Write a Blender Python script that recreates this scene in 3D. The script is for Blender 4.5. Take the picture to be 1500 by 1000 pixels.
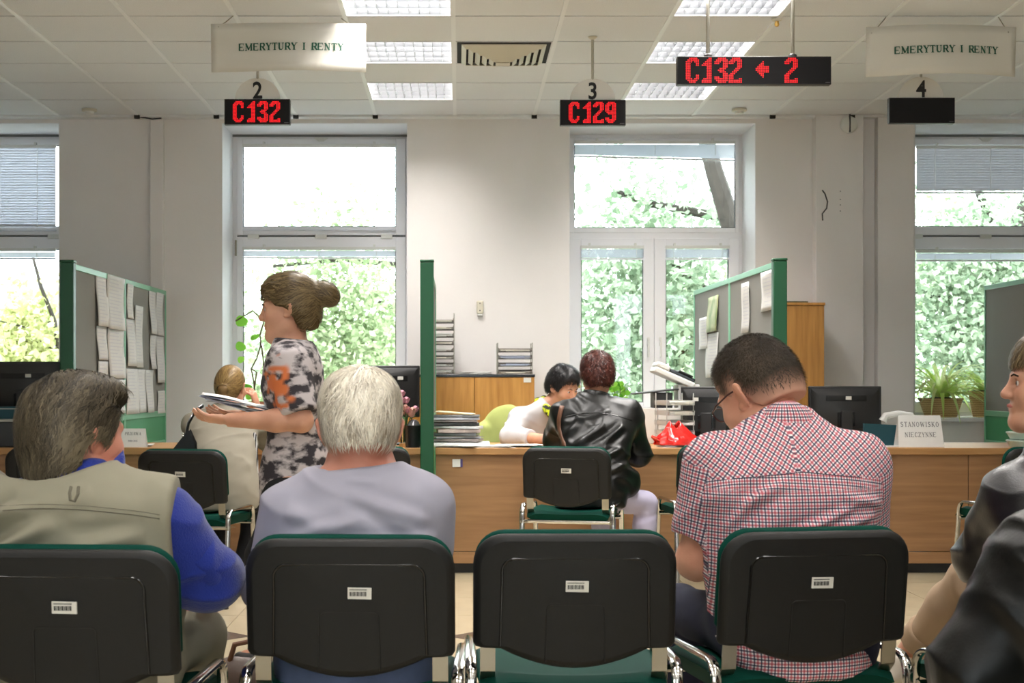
import bpy, math, random
import numpy as np
from mathutils import Vector, Matrix, Euler
random.seed(7); np.random.seed(7)
SC = bpy.context.scene
for _o in list(bpy.data.objects): bpy.data.objects.remove(_o)
COL = SC.collection
PI = math.pi
def R(d): return d*PI/180

# ------------------------------------------------------------ camera, sky, exposure
FPX, VX, VY, EYE = 2147.0, 672.0, 558.0, 1.17
cam_d = bpy.data.cameras.new('camera'); cam = bpy.data.objects.new('camera', cam_d); COL.objects.link(cam)
cam.location = (0, 0, EYE); cam.rotation_euler = (R(90), 0, 0)
cam_d.sensor_width = 36; cam_d.lens = 36*FPX/1500
cam_d.shift_x = (750-VX)/1500; cam_d.shift_y = (VY-500)/1500
cam_d.clip_start = 0.05; cam_d.clip_end = 300
cam_d.dof.use_dof = True; cam_d.dof.focus_distance = 5.4; cam_d.dof.aperture_fstop = 9
SC.camera = cam
SC.view_settings.view_transform = 'Standard'; SC.view_settings.look = 'None'
SC.view_settings.exposure = 0.75; SC.view_settings.gamma = 1.0; SC.view_settings.use_curve_mapping = False
SC.cycles.max_bounces = 7; SC.cycles.diffuse_bounces = 4; SC.cycles.transparent_max_bounces = 16
SC.cycles.sample_clamp_indirect = 6
SKY_STRENGTH = 5.8
LAMP_W, LAMP_FRONT_W = 37.0, 11.0
W = bpy.data.worlds.new('overcast_sky'); SC.world = W; W.use_nodes = True
_n = W.node_tree.nodes; _l = W.node_tree.links
_bg = _n['Background']; _bg.inputs[0].default_value = (0.88, 0.925, 1.0, 1); _bg.inputs[1].default_value = SKY_STRENGTH

# ------------------------------------------------------------ helpers
def P(px, py, Y):
    return Vector(((px-VX)/FPX*Y, Y, EYE+(VY-py)/FPX*Y))
def PX(px, Y): return (px-VX)/FPX*Y
def PZ(py, Y): return EYE+(VY-py)/FPX*Y
def lin(c):
    c = c/255.0
    return c/12.92 if c <= 0.04045 else ((c+0.055)/1.055)**2.4
def C(r, g, b): return (lin(r), lin(g), lin(b), 1)

MATS = {}
def mat(name, col, rough=0.6, metal=0.0, spec=0.5, noise=0.0, nscale=40, bump=0.0, bscale=200, stretch=None,
        emit=None, estr=1.0, col2=None, sheen=0.0, coat=0.0, coords='Object'):
    if name in MATS: return MATS[name]
    m = bpy.data.materials.new(name); m.use_nodes = True; MATS[name] = m
    nt = m.node_tree; b = nt.nodes['Principled BSDF']
    b.inputs['Base Color'].default_value = col; b.inputs['Roughness'].default_value = rough
    b.inputs['Metallic'].default_value = metal; b.inputs['Specular IOR Level'].default_value = spec
    b.inputs['Sheen Weight'].default_value = sheen; b.inputs['Coat Weight'].default_value = coat
    tc = nt.nodes.new('ShaderNodeTexCoord'); mp = nt.nodes.new('ShaderNodeMapping')
    nt.links.new(tc.outputs[coords], mp.inputs[0])
    if stretch: mp.inputs['Scale'].default_value = stretch
    if noise > 0 or col2:
        n = nt.nodes.new('ShaderNodeTexNoise'); n.inputs['Scale'].default_value = nscale; n.inputs['Detail'].default_value = 5
        nt.links.new(mp.outputs[0], n.inputs['Vector'])
        r = nt.nodes.new('ShaderNodeMapRange'); r.inputs['From Min'].default_value = .3; r.inputs['From Max'].default_value = .7
        nt.links.new(n.outputs['Fac'], r.inputs['Value'])
        mx = nt.nodes.new('ShaderNodeMix'); mx.data_type = 'RGBA'
        c2 = col2 if col2 else tuple([max(0, c*(1-noise)) for c in col[:3]]+[1])
        mx.inputs[6].default_value = col; mx.inputs[7].default_value = c2
        nt.links.new(r.outputs[0], mx.inputs[0]); nt.links.new(mx.outputs[2], b.inputs['Base Color'])
    if bump > 0:
        n2 = nt.nodes.new('ShaderNodeTexNoise'); n2.inputs['Scale'].default_value = bscale; n2.inputs['Detail'].default_value = 3
        nt.links.new(mp.outputs[0], n2.inputs['Vector'])
        bp = nt.nodes.new('ShaderNodeBump'); bp.inputs['Strength'].default_value = bump; bp.inputs['Distance'].default_value = .004
        nt.links.new(n2.outputs['Fac'], bp.inputs['Height']); nt.links.new(bp.outputs[0], b.inputs['Normal'])
    if emit:
        b.inputs['Emission Color'].default_value = emit; b.inputs['Emission Strength'].default_value = estr
    return m

class MB:
    def __init__(s): s.v = []; s.f = []; s.mi = []; s.m = 0
    def add(s, vs, fs):
        o = len(s.v); s.v += [tuple(v) for v in vs]; s.f += [tuple(i+o for i in f) for f in fs]; s.mi += [s.m]*len(fs); return s
    def box(s, x0, x1, y0, y1, z0, z1, M=None):
        vs = [Vector((x, y, z)) for x in (x0, x1) for y in (y0, y1) for z in (z0, z1)]
        if M is not None: vs = [M @ v for v in vs]
        return s.add(vs, [(0,1,3,2),(4,6,7,5),(0,4,5,1),(2,3,7,6),(0,2,6,4),(1,5,7,3)])
    def prism(s, pts, d0, d1, axis='y', M=None):
        # polygon in (a,b) extruded from d0 to d1 along axis
        def mk(a, b, d):
            v = {'y': Vector((a, d, b)), 'x': Vector((d, a, b)), 'z': Vector((a, b, d))}[axis]
            return M @ v if M is not None else v
        n = len(pts)
        vs = [mk(a, b, d0) for a, b in pts]+[mk(a, b, d1) for a, b in pts]
        return s.add(vs, [tuple(range(n)), tuple(range(2*n-1, n-1, -1))]+[(i, (i+1) % n+n*0, (i+1) % n+n, i+n) for i in range(n)])
    def tube(s, path, r, n=8, cap=True, sy=1.0, closed=False, up=None):
        path = [Vector(p) for p in path]; rs = r if isinstance(r, (list, tuple)) else [r]*len(path)
        vs = []; fs = []; N = len(path); prev = None
        for i, p in enumerate(path):
            if closed: t = path[(i+1) % N]-path[i-1]
            else: t = path[min(i+1, N-1)]-path[max(i-1, 0)]
            t.normalize()
            if prev is None:
                a = Vector(up) if up else (Vector((0, 0, 1)) if abs(t.z) < .9 else Vector((1, 0, 0)))
            else: a = prev
            b = a-t*a.dot(t)
            if b.length < 1e-6: b = t.orthogonal()
            b.normalize(); prev = b; c = t.cross(b)
            for k in range(n):
                an = 2*PI*k/n; vs.append(p+(b*math.cos(an)+c*math.sin(an)*sy)*rs[i])
        for i in range(N if closed else N-1):
            j = (i+1) % N
            for k in range(n): fs.append((i*n+k, i*n+(k+1) % n, j*n+(k+1) % n, j*n+k))
        if cap and not closed: fs += [tuple(range(n-1, -1, -1)), tuple(range((N-1)*n, N*n))]
        return s.add(vs, fs)
    def lathe(s, prof, c=(0, 0, 0), n=20, M=None):
        vs = []; fs = []
        for r_, z in prof:
            for k in range(n):
                a = 2*PI*k/n; v = Vector((c[0]+r_*math.cos(a), c[1]+r_*math.sin(a), c[2]+z)); vs.append(M @ v if M is not None else v)
        for i in range(len(prof)-1):
            for k in range(n): fs.append((i*n+k, i*n+(k+1) % n, (i+1)*n+(k+1) % n, (i+1)*n+k))
        fs += [tuple(range(n-1, -1, -1)), tuple(range((len(prof)-1)*n, len(prof)*n))]
        return s.add(vs, fs)
    def ball(s, c, r, n=10, m=6, sc=(1, 1, 1)):
        vs = [(c[0], c[1], c[2]-r*sc[2])]
        for i in range(1, m):
            ph = -PI/2+PI*i/m
            for k in range(n):
                a = 2*PI*k/n; vs.append((c[0]+r*sc[0]*math.cos(ph)*math.cos(a), c[1]+r*sc[1]*math.cos(ph)*math.sin(a), c[2]+r*sc[2]*math.sin(ph)))
        vs.append((c[0], c[1], c[2]+r*sc[2])); L = len(vs)-1; fs = []
        for k in range(n):
            fs.append((0, 1+(k+1) % n, 1+k)); fs.append((L, L-n+k, L-n+(k+1) % n))
            for i in range(m-2): fs.append((1+i*n+k, 1+i*n+(k+1) % n, 1+(i+1)*n+(k+1) % n, 1+(i+1)*n+k))
        return s.add(vs, fs)
    def grid(s, fn, nu, nv):
        vs = [fn(i/nu, j/nv) for j in range(nv+1) for i in range(nu+1)]
        return s.add(vs, [(j*(nu+1)+i, j*(nu+1)+i+1, (j+1)*(nu+1)+i+1, (j+1)*(nu+1)+i) for j in range(nv) for i in range(nu)])
    def mesh(s, name, mats, smooth=False, ang=35):
        me = bpy.data.meshes.new(name); me.from_pydata(s.v, [], s.f)
        for m in (mats if isinstance(mats, (list, tuple)) else [mats]): me.materials.append(m)
        if any(s.mi): me.polygons.foreach_set('material_index', s.mi)
        if smooth:
            me.polygons.foreach_set('use_smooth', [True]*len(me.polygons))
            if ang: me.set_sharp_from_angle(angle=R(ang))
        me.update(); return me

def obj(name, mb, mats, parent=None, smooth=False, bevel=0, ang=35, solid=0, seg=2):
    me = mb.mesh(name, mats, smooth or bevel > 0, ang) if isinstance(mb, MB) else mb
    o = bpy.data.objects.new(name, me); COL.objects.link(o)
    if parent: o.parent = parent
    if solid:
        md = o.modifiers.new('solid', 'SOLIDIFY'); md.thickness = solid; md.offset = 0
    if bevel > 0:
        md = o.modifiers.new('bevel', 'BEVEL'); md.width = bevel; md.segments = seg; md.limit_method = 'ANGLE'; md.angle_limit = R(40)
        md.harden_normals = False
    return o
def tag(o, label=None, cat=None, group=None, kind=None):
    if label: o['label'] = label
    if cat: o['category'] = cat
    if group: o['group'] = group
    if kind: o['kind'] = kind
    return o
def thing(name, label, cat, loc=(0, 0, 0), rz=0, group=None):
    o = bpy.data.objects.new(name, None); COL.objects.link(o); o.empty_display_size = .1
    o.location = loc; o.rotation_euler = (0, 0, rz)
    return tag(o, label, cat, group)
def children(o): return [c for c in bpy.data.objects if c.parent == o]
def copy_tree(o, parent=None):
    c = o.copy(); COL.objects.link(c); c.parent = parent
    for ch in children(o): copy_tree(ch, c)
    return c
def local(o, mb):   # shift a mesh given in world coordinates so it sits on its own empty
    inv = (Matrix.Translation(o.location) @ Euler(o.rotation_euler).to_matrix().to_4x4()).inverted()
    mb.v = [tuple(inv @ Vector(v)) for v in mb.v]; return mb

# ------------------------------------------------------------ materials
def wood(name, c1, c2, axis='z', scale=3.0, rough=.45):
    if name in MATS: return MATS[name]
    st = {'z': (14, 14, 1.0), 'x': (1.0, 14, 14)}[axis]
    m = mat(name, c1, rough=rough, col2=c2, nscale=scale, stretch=st, bump=.05, bscale=scale*4)
    return m
M_wall = mat('painted_plaster', C(236, 232, 230), rough=.85, noise=.03, nscale=3, bump=.12, bscale=60)
M_reveal = mat('white_reveal', C(236, 236, 238), rough=.7)
M_ceil = mat('mineral_tile', C(238, 239, 241), rough=.9, noise=.13, nscale=190, bump=.35, bscale=170)
M_tbar = mat('white_tbar', C(240, 241, 242), rough=.5)
M_void = mat('dark_void', C(40, 38, 36), rough=.9)
M_pvc = mat('white_pvc', C(244, 244, 248), rough=.35)
M_seal = mat('rubber_seal', C(60, 62, 66), rough=.6)
M_floor = mat('beige_floor_tile', C(188, 174, 146), rough=.25, noise=.12, nscale=5, spec=.5)
M_fdark = mat('brown_floor_tile', C(98, 84, 74), rough=.25, noise=.15, nscale=9)
M_grout = mat('floor_grout', C(150, 138, 116), rough=.8)
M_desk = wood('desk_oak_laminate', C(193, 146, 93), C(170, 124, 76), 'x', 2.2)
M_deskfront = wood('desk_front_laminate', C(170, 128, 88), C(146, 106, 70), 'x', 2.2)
M_beech = wood('cabinet_veneer', C(206, 150, 74), C(176, 120, 52), 'z', 2.6, .35)
M_black = mat('black_plastic', C(33, 33, 34), rough=.42, noise=.1, nscale=80, bump=.05, bscale=900)
M_shell = mat('black_chair_shell', C(19, 19, 18), rough=.55, spec=.4, noise=.1, nscale=60, bump=.15, bscale=700)
M_blackg = mat('black_gloss', C(14, 14, 16), rough=.2)
M_green = mat('green_post', C(12, 76, 45), rough=.42)
M_green2 = mat('green_laminate', C(64, 152, 104), rough=.5)
M_greenl = mat('green_trim', C(120, 186, 150), rough=.4)
M_fab = mat('grey_board_fabric', C(150, 150, 144), rough=.95, noise=.12, nscale=300, bump=.3, bscale=700)
M_chrome = mat('chrome', C(206, 204, 200), rough=.12, metal=1.0)
M_steel = mat('brushed_steel', C(176, 172, 160), rough=.32, metal=1.0)
M_vinyl = mat('green_vinyl', C(16, 64, 54), rough=.5, spec=.025, bump=.12, bscale=350)
M_paper = mat('white_paper', C(236, 236, 234), rough=.85, noise=.03, nscale=20)
M_card = mat('cream_card', C(228, 224, 212), rough=.8)
M_ink = mat('black_ink', C(24, 24, 26), rough=.7)
M_inkg = mat('green_ink', C(20, 84, 62), rough=.7)
M_inkgrey = mat('grey_ink', C(110, 112, 116), rough=.7)
M_white = mat('white_plastic', C(226, 226, 222), rough=.4)
M_grey = mat('grey_plastic', C(176, 176, 170), rough=.45)
M_label = mat('inventory_label', C(222, 220, 212), rough=.5)

# ------------------------------------------------------------ room shell
YW, YF, ZC = 11.18, 11.70, 3.18
OPEN = [(-4.46, PX(87, YW)), (PX(325, YW), PX(597, YW)), (PX(834, YW), PX(1107, YW)), (PX(1340, YW), 4.92)]
ZT, ZS = 3.138, 0.89
XL, XR, YB = -7.2, 7.6, -3.2
# far wall, with four openings
wb = MB(); xs = [XL-.2]
for a, b in OPEN: wb.box(xs[-1], a, YW, YW+.8, -.1, 3.42); xs.append(b)
wb.box(xs[-1], XR+.2, YW, YW+.8, -.1, 3.42)
for a, b in OPEN:
    wb.box(a, b, YW, YW+.8, -.1, ZS-.03); wb.box(a, b, YW, YW+.8, ZT, 3.42)
wall = obj('wall_back', wb, M_wall); tag(wall, kind='structure')
rv = MB()
for a, b in OPEN:
    e = .004
    rv.box(a, a+e, YW-.001, YF, ZS, ZT); rv.box(b-e, b, YW-.001, YF, ZS, ZT); rv.box(a, b, YW-.001, YF, ZT-e, ZT)
obj('window_reveal', rv, M_reveal, wall)
cl = MB(); cl.box(PX(1195, 11.07), PX(1265, 11.07), 11.07, YW, 0, ZC)
tag(obj('trim_1', cl, M_wall, bevel=.004), kind='structure')
for i, (a, b, d) in enumerate([(220, 239, .06), (1286, 1339, .09)]):
    t = MB().box(PX(a, YW-d), PX(b, YW-d), YW-d, YW, 0, ZC)
    tag(obj('trim_%d' % (i+2), t, M_wall, bevel=.003), kind='structure')
tag(obj('wall_left', MB().box(XL-.2, XL, YB, YW, -.1, 3.42), M_wall), kind='structure')
tag(obj('wall_right', MB().box(XR, XR+.2, YB, YW, -.1, 3.42), M_wall), kind='structure')
FILL_OPEN = [(-4.2, -2.8), (-.7, .7), (2.8, 4.2)]; wf = MB(); xs = [XL-.2]  # openings added behind the viewer for soft daylight fill
for a, b in FILL_OPEN: wf.box(xs[-1], a, YB-.2, YB, -.1, 3.42); wf.box(a, b, YB-.2, YB, -.1, 1.0); wf.box(a, b, YB-.2, YB, 2.8, 3.42); xs.append(b)
wf.box(xs[-1], XR+.2, YB-.2, YB, -.1, 3.42)
tag(obj('wall_front', wf, M_wall), kind='structure')
tag(obj('trim_4', MB().box(XL, XR, YW-.1, YW, ZC-.014, ZC+.02), M_tbar, bevel=.003), kind='structure')
# ceiling
ceil = obj('ceiling', MB().box(XL-.2, XR+.2, YB-.2, YW+.8, 3.42, 3.5), M_void); tag(ceil, kind='structure')
XG, YG, T = -.03, 11.08, .6
def lx(k): return XG+T*k
def ly(r): return YG-T*r
LIGHTS = [(-1, r) for r in range(1, 24, 2)]+[(2, r) for r in range(1, 24, 2)]+[(k, r) for k in (-4, 5, -7, 8) for r in (9, 13, 17, 21)]  # side runs and unseen nearer rows are added to light the foreground
VENT = (0, 3)
tile_me = MB().box(.012, T-.012, .009, T-.009, 0, .015).mesh('ceiling_tile', M_ceil)
rest = MB(); kx0, kx1 = -12, 12
for k in range(kx0, kx1+1):
    for r in range(0, 24):
        if (k, r) in LIGHTS: continue
        if -8 <= k <= 8 and r <= 6:
            o = bpy.data.objects.new('ceiling_tile', tile_me); COL.objects.link(o); o.parent = ceil
            o.location = (lx(k), ly(r+1), ZC+random.uniform(0, .0015))
        else: rest.box(lx(k)+.012, lx(k+1)-.012, ly(r+1)+.009, ly(r)-.009, ZC, ZC+.015)
o = obj('tile_field', rest, M_ceil, ceil); o['kind'] = 'stuff'
gb = MB()
for k in range(kx0, kx1+2): gb.box(lx(k)-.0125, lx(k)+.0125, YB, YG, ZC-.004, ZC+.03)
obj('ceiling_grid', gb, M_tbar, ceil)
gb = MB()
for r in range(0, 25): gb.box(XL, XR, ly(r)-.012, ly(r)+.012, ZC+.005, ZC+.03)
obj('cross_joint', gb, mat('joint_shade', C(84, 84, 82), rough=.9), ceil)  # dark strips painted in as the shadow reveal between tile rows
gc = MB()
for k in (-4, -3, -2, -1, 1, 4, 5): gc.box(lx(k)-.02, lx(k)+.02, YW-.125, YW-.1, ZC-.028, ZC-.002)
obj('grid_clip', gc, M_void, ceil)
# floor
fl = obj('floor', MB().box(XL-.2, XR+.2, YB-.2, YW+.8, -.12, -.004), M_grout); tag(fl, kind='structure')
ft = MB().box(.002, .598, .002, .598, -.008, 0).mesh('floor_tile', M_floor)
restf = MB()
FX0, FY0 = -1.1-.6*12, 6.72-.6*18
for i in range(26):
    for j in range(-1, 31):
        x, y = FX0+.6*i, FY0+.6*j
        if x < XL-.2 or x > XR or y > YW-.1: continue
        if -3 < x < 3.2 and 4.8 < y < 9: 
            o = bpy.data.objects.new('floor_tile', ft); COL.objects.link(o); o.parent = fl; o.location = (x, y, 0)
        else: restf.box(x+.002, x+.598, y+.002, min(y+.598, YW), -.008, 0)
o = obj('floor_tile_field', restf, M_floor, fl); o['kind'] = 'stuff'
dm = MB().prism([(-.15, 0), (0, -.15), (.15, 0), (0, .15)], -.002, .0008, 'z').mesh('floor_inset', M_fdark)
for i in range(-2, 7):
    for j in (0,):
        o = bpy.data.objects.new('floor_inset', dm); COL.objects.link(o); o.parent = fl; o.location = (-1.1+.6*i, 6.72+1.8*j, 0)

# ------------------------------------------------------------ louvred luminaires
M_house = mat('lamp_housing', C(225, 225, 225), rough=.4)
M_louv = mat('louvre_aluminium', C(150, 152, 156), rough=.35, metal=1.0)
M_tubeL = mat('lit_tube', (1, 1, 1, 1), emit=(1, .96, .9, 1), estr=9)
hs = MB(); w = .585; 
hs.box(.0075, .0155, .0075, .5925, 0, .09); hs.box(.5845, .5925, .0075, .5925, 0, .09)
hs.box(.0075, .5925, .0075, .0155, 0, .09); hs.box(.0075, .5925, .5845, .5925, 0, .09); hs.box(.0075, .5925, .0075, .5925, .09, .1)
hs_me = hs.mesh('housing', M_house)
lv = MB()
for i in range(5): y = .0155+.569/4*i; lv.prism([(y-.012, .052), (y-.0015, .004), (y+.0015, .004), (y+.012, .052)], .016, .584, 'x')
for i in range(1, 10): x = .0155+.569/10*i; lv.prism([(x-.007, .05), (x-.001, .006), (x+.001, .006), (x+.007, .05)], .016, .584, 'y')
lv_me = lv.mesh('louvre', M_louv)
tb = MB().tube([(.03, 0, 0), (.57, 0, 0)], .013, 8); tb_me = tb.mesh('tube', M_tubeL)
ldt = bpy.data.lights.new('luminaire_light', 'AREA'); ldt.shape = 'RECTANGLE'; ldt.size = .55; ldt.size_y = .55
ldt.energy = LAMP_W; ldt.color = (1.0, .95, .895)
ldf = ldt.copy(); ldf.name = 'front_fill_light'; ldf.energy = LAMP_FRONT_W
def lum_label(k, r):
    side = 'in the left run of lights, beside the air vent column' if k == -1 else 'in the right run of lights, near the long display'
    n = {1: 'nearest the window wall', 3: 'second from the window wall', 5: 'third from the window wall'}[r]
    return 'square louvred ceiling lamp %s, %s' % (side.split(',')[0], n)
for k, r in LIGHTS:
    t = thing('louvred_ceiling_lamp', lum_label(k, r) if r in (1, 3, 5) and k in (-1, 2) else 'unseen louvred lamp added to light the waiting area, outside the picture', 'ceiling lamp', (lx(k), ly(r+1), ZC), 0, 'louvred ceiling lamps')
    for n, me in (('housing', hs_me), ('louvre', lv_me)):
        o = bpy.data.objects.new(n, me); COL.objects.link(o); o.parent = t
    for i in range(4):
        o = bpy.data.objects.new('tube', tb_me); COL.objects.link(o); o.parent = t; o.location = (0, .087+.142*i, .072)
    L = bpy.data.objects.new('tube_light', ldt if r <= 7 else ldf); COL.objects.link(L); L.parent = t; L.location = (.3, .3, .056)
# air vent
vt = thing('air_vent', 'square four-way ceiling air vent with nested cream frames', 'air vent', (lx(0)+.3, ly(4)+.3, ZC))
M_cream = mat('cream_metal', C(214, 208, 190), rough=.5)
vb = MB().box(-.28, .28, -.28, .28, -.003, .003); obj('backing', vb, M_void, vt)
for i in range(5):
    a = .235-.042*i; h0, h1 = -.006-.010*i, -.028-.010*i
    rg = MB()
    o_, n_ = a+.018, a-.010
    vs = [(-o_, -o_, h0), (o_, -o_, h0), (o_, o_, h0), (-o_, o_, h0), (-n_, -n_, h1), (n_, -n_, h1), (n_, n_, h1), (-n_, n_, h1)]
    rg.add(vs, [(0, 1, 5, 4), (1, 2, 6, 5), (2, 3, 7, 6), (3, 0, 4, 7)])
    obj('vane', rg, M_cream, vt, solid=.004)
obj('centre_plate', MB().box(-.045, .045, -.045, .045, -.072, -.06), M_cream, vt, bevel=.004)
# smoke detectors and a small sprinkler
for px, py, lab in ((131, 159, 'small round smoke detector on the ceiling left of counter sign 2'), (1083, 159, 'small round smoke detector on the ceiling below the long display')):
    Y = 4317/(558-py); X = PX(px, Y)
    d = thing('smoke_detector', lab, 'smoke detector', (X, Y, ZC-.004))
    obj('base', MB().lathe([(.055, 0), (.055, -.015), (.04, -.018)], n=24), M_cream, d, smooth=True)
    obj('sensor', MB().lathe([(.036, -.018), (.03, -.035), (.012, -.038)], n=24), M_white, d, smooth=True)
Y = 4317/(558-27.); s_ = thing('sprinkler', 'tiny beige sprinkler nub on the ceiling between the display rods', 'sprinkler', (PX(1138, Y), Y, ZC-.004))
obj('rose', MB().lathe([(.03, 0), (.026, -.008), (.012, -.012)], n=16), M_cream, s_, smooth=True)
obj('head', MB().lathe([(.01, -.01), (.014, -.03), (.008, -.04)], n=12), mat('amber', C(200, 160, 80), rough=.4), s_, smooth=True)

# ------------------------------------------------------------ windows
def glass_mat():
    m = bpy.data.materials.new('window_glass'); m.use_nodes = True; nt = m.node_tree; nt.nodes.clear()
    o = nt.nodes.new('ShaderNodeOutputMaterial'); mx = nt.nodes.new('ShaderNodeMixShader'); fr = nt.nodes.new('ShaderNodeFresnel')
    fr.inputs[0].default_value = 1.45
    t = nt.nodes.new('ShaderNodeBsdfTransparent'); t.inputs[0].default_value = (.93, .97, .95, 1)
    g = nt.nodes.new('ShaderNodeBsdfGlossy'); g.inputs['Roughness'].default_value = .02
    nt.links.new(fr.outputs[0], mx.inputs[0]); nt.links.new(t.outputs[0], mx.inputs[1]); nt.links.new(g.outputs[0], mx.inputs[2]); nt.links.new(mx.outputs[0], o.inputs[0])
    return m
M_glass = glass_mat()
def frame_ring(x0, x1, z0, z1, t, y0, y1):
    b = MB(); b.box(x0, x0+t, y0, y1, z0, z1); b.box(x1-t, x1, y0, y1, z0, z1); b.box(x0+t, x1-t, y0, y1, z0, z0+t); b.box(x0+t, x1-t, y0, y1, z1-t, z1); return b
def sash(win, x0, x1, z0, z1, gx0, gx1, gz0, gz1):
    b = MB()
    y0, y1 = YF-.012, YF+.05
    b.box(x0, gx0, y0, y1, z0, z1); b.box(gx1, x1, y0, y1, z0, z1); b.box(gx0, gx1, y0, y1, z0, gz0); b.box(gx0, gx1, y0, y1, gz1, z1)
    s = obj('sash', b, M_pvc, win, bevel=.004)
    obj('seal', frame_ring(gx0, gx1, gz0, gz1, .006, YF+.002, YF+.02), M_seal, s)
    obj('pane', MB().box(gx0-.004, gx1+.004, YF+.02, YF+.024, gz0-.004, gz1+.004), M_glass, s)
    return s
sf = F_ = FPX/YF
def zf(py): return EYE+(VY-py)/FPX*YF
def xf(px): return (px-VX)/FPX*YF
WIN = []
for i, (a, b) in enumerate(OPEN):
    w = obj('window_%d' % (i+1), frame_ring(a, b, ZS, ZT, .035, YF+.0, YF+.09), M_pvc, bevel=.003); tag(w, kind='structure'); WIN.append(w)
    gx0, gx1 = a+.087, b-.105
    if i == 2:
        sash(w, a+.03, b-.03, zf(341), ZT-.03, xf(841), xf(1077), zf(334), zf(208))
        obj('transom', MB().box(a+.03, b-.03, YF-.004, YF+.06, zf(349), zf(341)), M_pvc, w)
        sash(w, a+.03, xf(958)-.001, ZS+.03, zf(349), xf(851), xf(942), ZS+.11, zf(361))
        sash(w, xf(958)+.001, b-.03, ZS+.03, zf(349), xf(975), xf(1067), ZS+.11, zf(361))
        for hx in (949, 967):
            h = MB().box(xf(hx)-.01, xf(hx)+.01, YF-.03, YF-.012, 1.45, 1.52); h.box(xf(hx)-.008, xf(hx)+.008, YF-.05, YF-.03, 1.36, 1.5)
            obj('handle', h, M_white, w, bevel=.003)
    else:
        if i == 1: gx0, gx1 = xf(356), xf(580)
        obj('transom', MB().box(a+.03, b-.03, YF+.02, YF+.06, zf(352), zf(340)), mat('shadow_gap', C(120, 122, 124), rough=.8), w)  # backing box coloured grey as the shaded slit between sashes
        sash(w, a+.035, b-.035, zf(345)+.004, ZT-.034, gx0, gx1, zf(332), zf(213))
        sash(w, a+.035, b-.035, ZS+.03, zf(347), gx0, gx1, ZS+.11, zf(365))
        obj('top_shadow_line', MB().box(a, b, YF-.02, YF+.0, ZT-.02, ZT), mat('shadow_gap', C(120, 122, 124), rough=.8), w)  # grey strip painted in for the shadow line above the sash
        for f_ in (.12, .5, .87):
            x = a+(b-a)*f_
            obj('hinge', MB().box(x-.045, x+.045, YF-.03, YF-.012, zf(350), zf(343.5)), M_white, w, bevel=.003)
        obj('pull_handle', MB().prism([(-.05, .012), (.05, .012), (.02, -.012), (-.02, -.012)], YF-.035, YF-.012, 'y', Matrix.Translation(((a+b)/2, 0, zf(205)))), M_white, w, bevel=.003)
        if i == 1:
            hb = MB().tube([(a+.03, YF-.02, zf(375)), (a+.03, YF-.02, zf(352))], .008, 8); obj('side_hinge', hb, M_steel, w)
for i, (a, b) in enumerate(OPEN):
    s = obj('trim_%d' % (i+5), MB().box(a-.03, b+.03, YW-.04, YF, ZS-.032, ZS), M_reveal, bevel=.006); tag(s, kind='structure')
for i, (a, b) in enumerate(FILL_OPEN):  # made-up windows, never in view, that let in fill daylight
    w = obj('window_%d' % (i+5), MB().box(a, a+.06, YB-.15, YB-.08, 1.0, 2.8).box(b-.06, b, YB-.15, YB-.08, 1.0, 2.8).box(a, b, YB-.15, YB-.08, 1.0, 1.06).box(a, b, YB-.15, YB-.08, 2.74, 2.8).box((a+b)/2-.04, (a+b)/2+.04, YB-.15, YB-.08, 1.06, 2.74), M_pvc); tag(w, kind='structure')
    obj('pane', MB().box(a+.05, b-.05, YB-.12, YB-.116, 1.05, 2.75), M_glass, w)
# venetian blinds
M_slat = mat('blind_slat', C(232, 235, 244), rough=.4)
def blind(label, x0, x1, ztop, drop, tilt, pitch=.021, skew=0.0, stack=False):
    t = thing('venetian_blind', label, 'blind', ((x0+x1)/2, YF-.03, ztop), 0, 'venetian blinds in the windows')
    w = (x1-x0)/2
    obj('headrail', MB().box(-w, w, -.012, .012, -.025, 0), M_white, t, bevel=.002)
    sb = MB(); n = max(2, int(drop/pitch)); 
    for i in range(n):
        z = -.032-i*pitch; hw = .0125; ca, sa = math.cos(R(tilt))*hw, math.sin(R(tilt))*hw
        zl, zr = z+0, z+skew*(i/n)
        sb.add([(-w+.004, -ca, zl+sa), (w-.004, -ca, zr+sa), (w-.004, 0, zr+.0015), (-w+.004, 0, zl+.0015), (-w+.004, ca, zl-sa), (w-.004, ca, zr-sa)], [(0, 1, 2, 3), (3, 2, 5, 4)])
    o = obj('slats', sb, M_slat, t); o['kind'] = 'stuff'
    obj('bottom_rail', MB().add([(-w, -.012, -.032-drop-.012), (w, -.012, -.032-drop-.012+skew), (w, .012, -.032-drop-.012+skew), (-w, .012, -.032-drop-.012), (-w, -.012, -.032-drop), (w, -.012, -.032-drop+skew), (w, .012, -.032-drop+skew), (-w, .012, -.032-drop)],
        [(0, 1, 2, 3), (4, 7, 6, 5), (0, 4, 5, 1), (2, 6, 7, 3), (0, 3, 7, 4), (1, 5, 6, 2)]), M_slat, t)
    for f_ in (-.75, 0, .75):
        if w < .4 and f_ == 0: continue
        obj('ladder_cord', MB().tube([(w*f_, -.016, -.01), (w*f_, -.016, -.032-drop)], .0018, 5), M_white, t)
    for f_ in (-.72, .72): obj('bracket', MB().box(w*f_-.008, w*f_+.008, -.02, .015, -.012, .018), M_white, t)
    return t
blind('lowered venetian blind with open slats, top sash of the far left window', OPEN[0][0]+.08, xf(84), zf(213), zf(213)-zf(331), 55)
blind('raised blind bunched at the top of the lower sash, far left window', OPEN[0][0]+.08, xf(87)-.02, zf(364), .045, 5, .004)
blind('lowered blind with nearly level slats in the top sash above the walking woman', xf(356), xf(580), zf(212), zf(212)-zf(330), 1)
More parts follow.
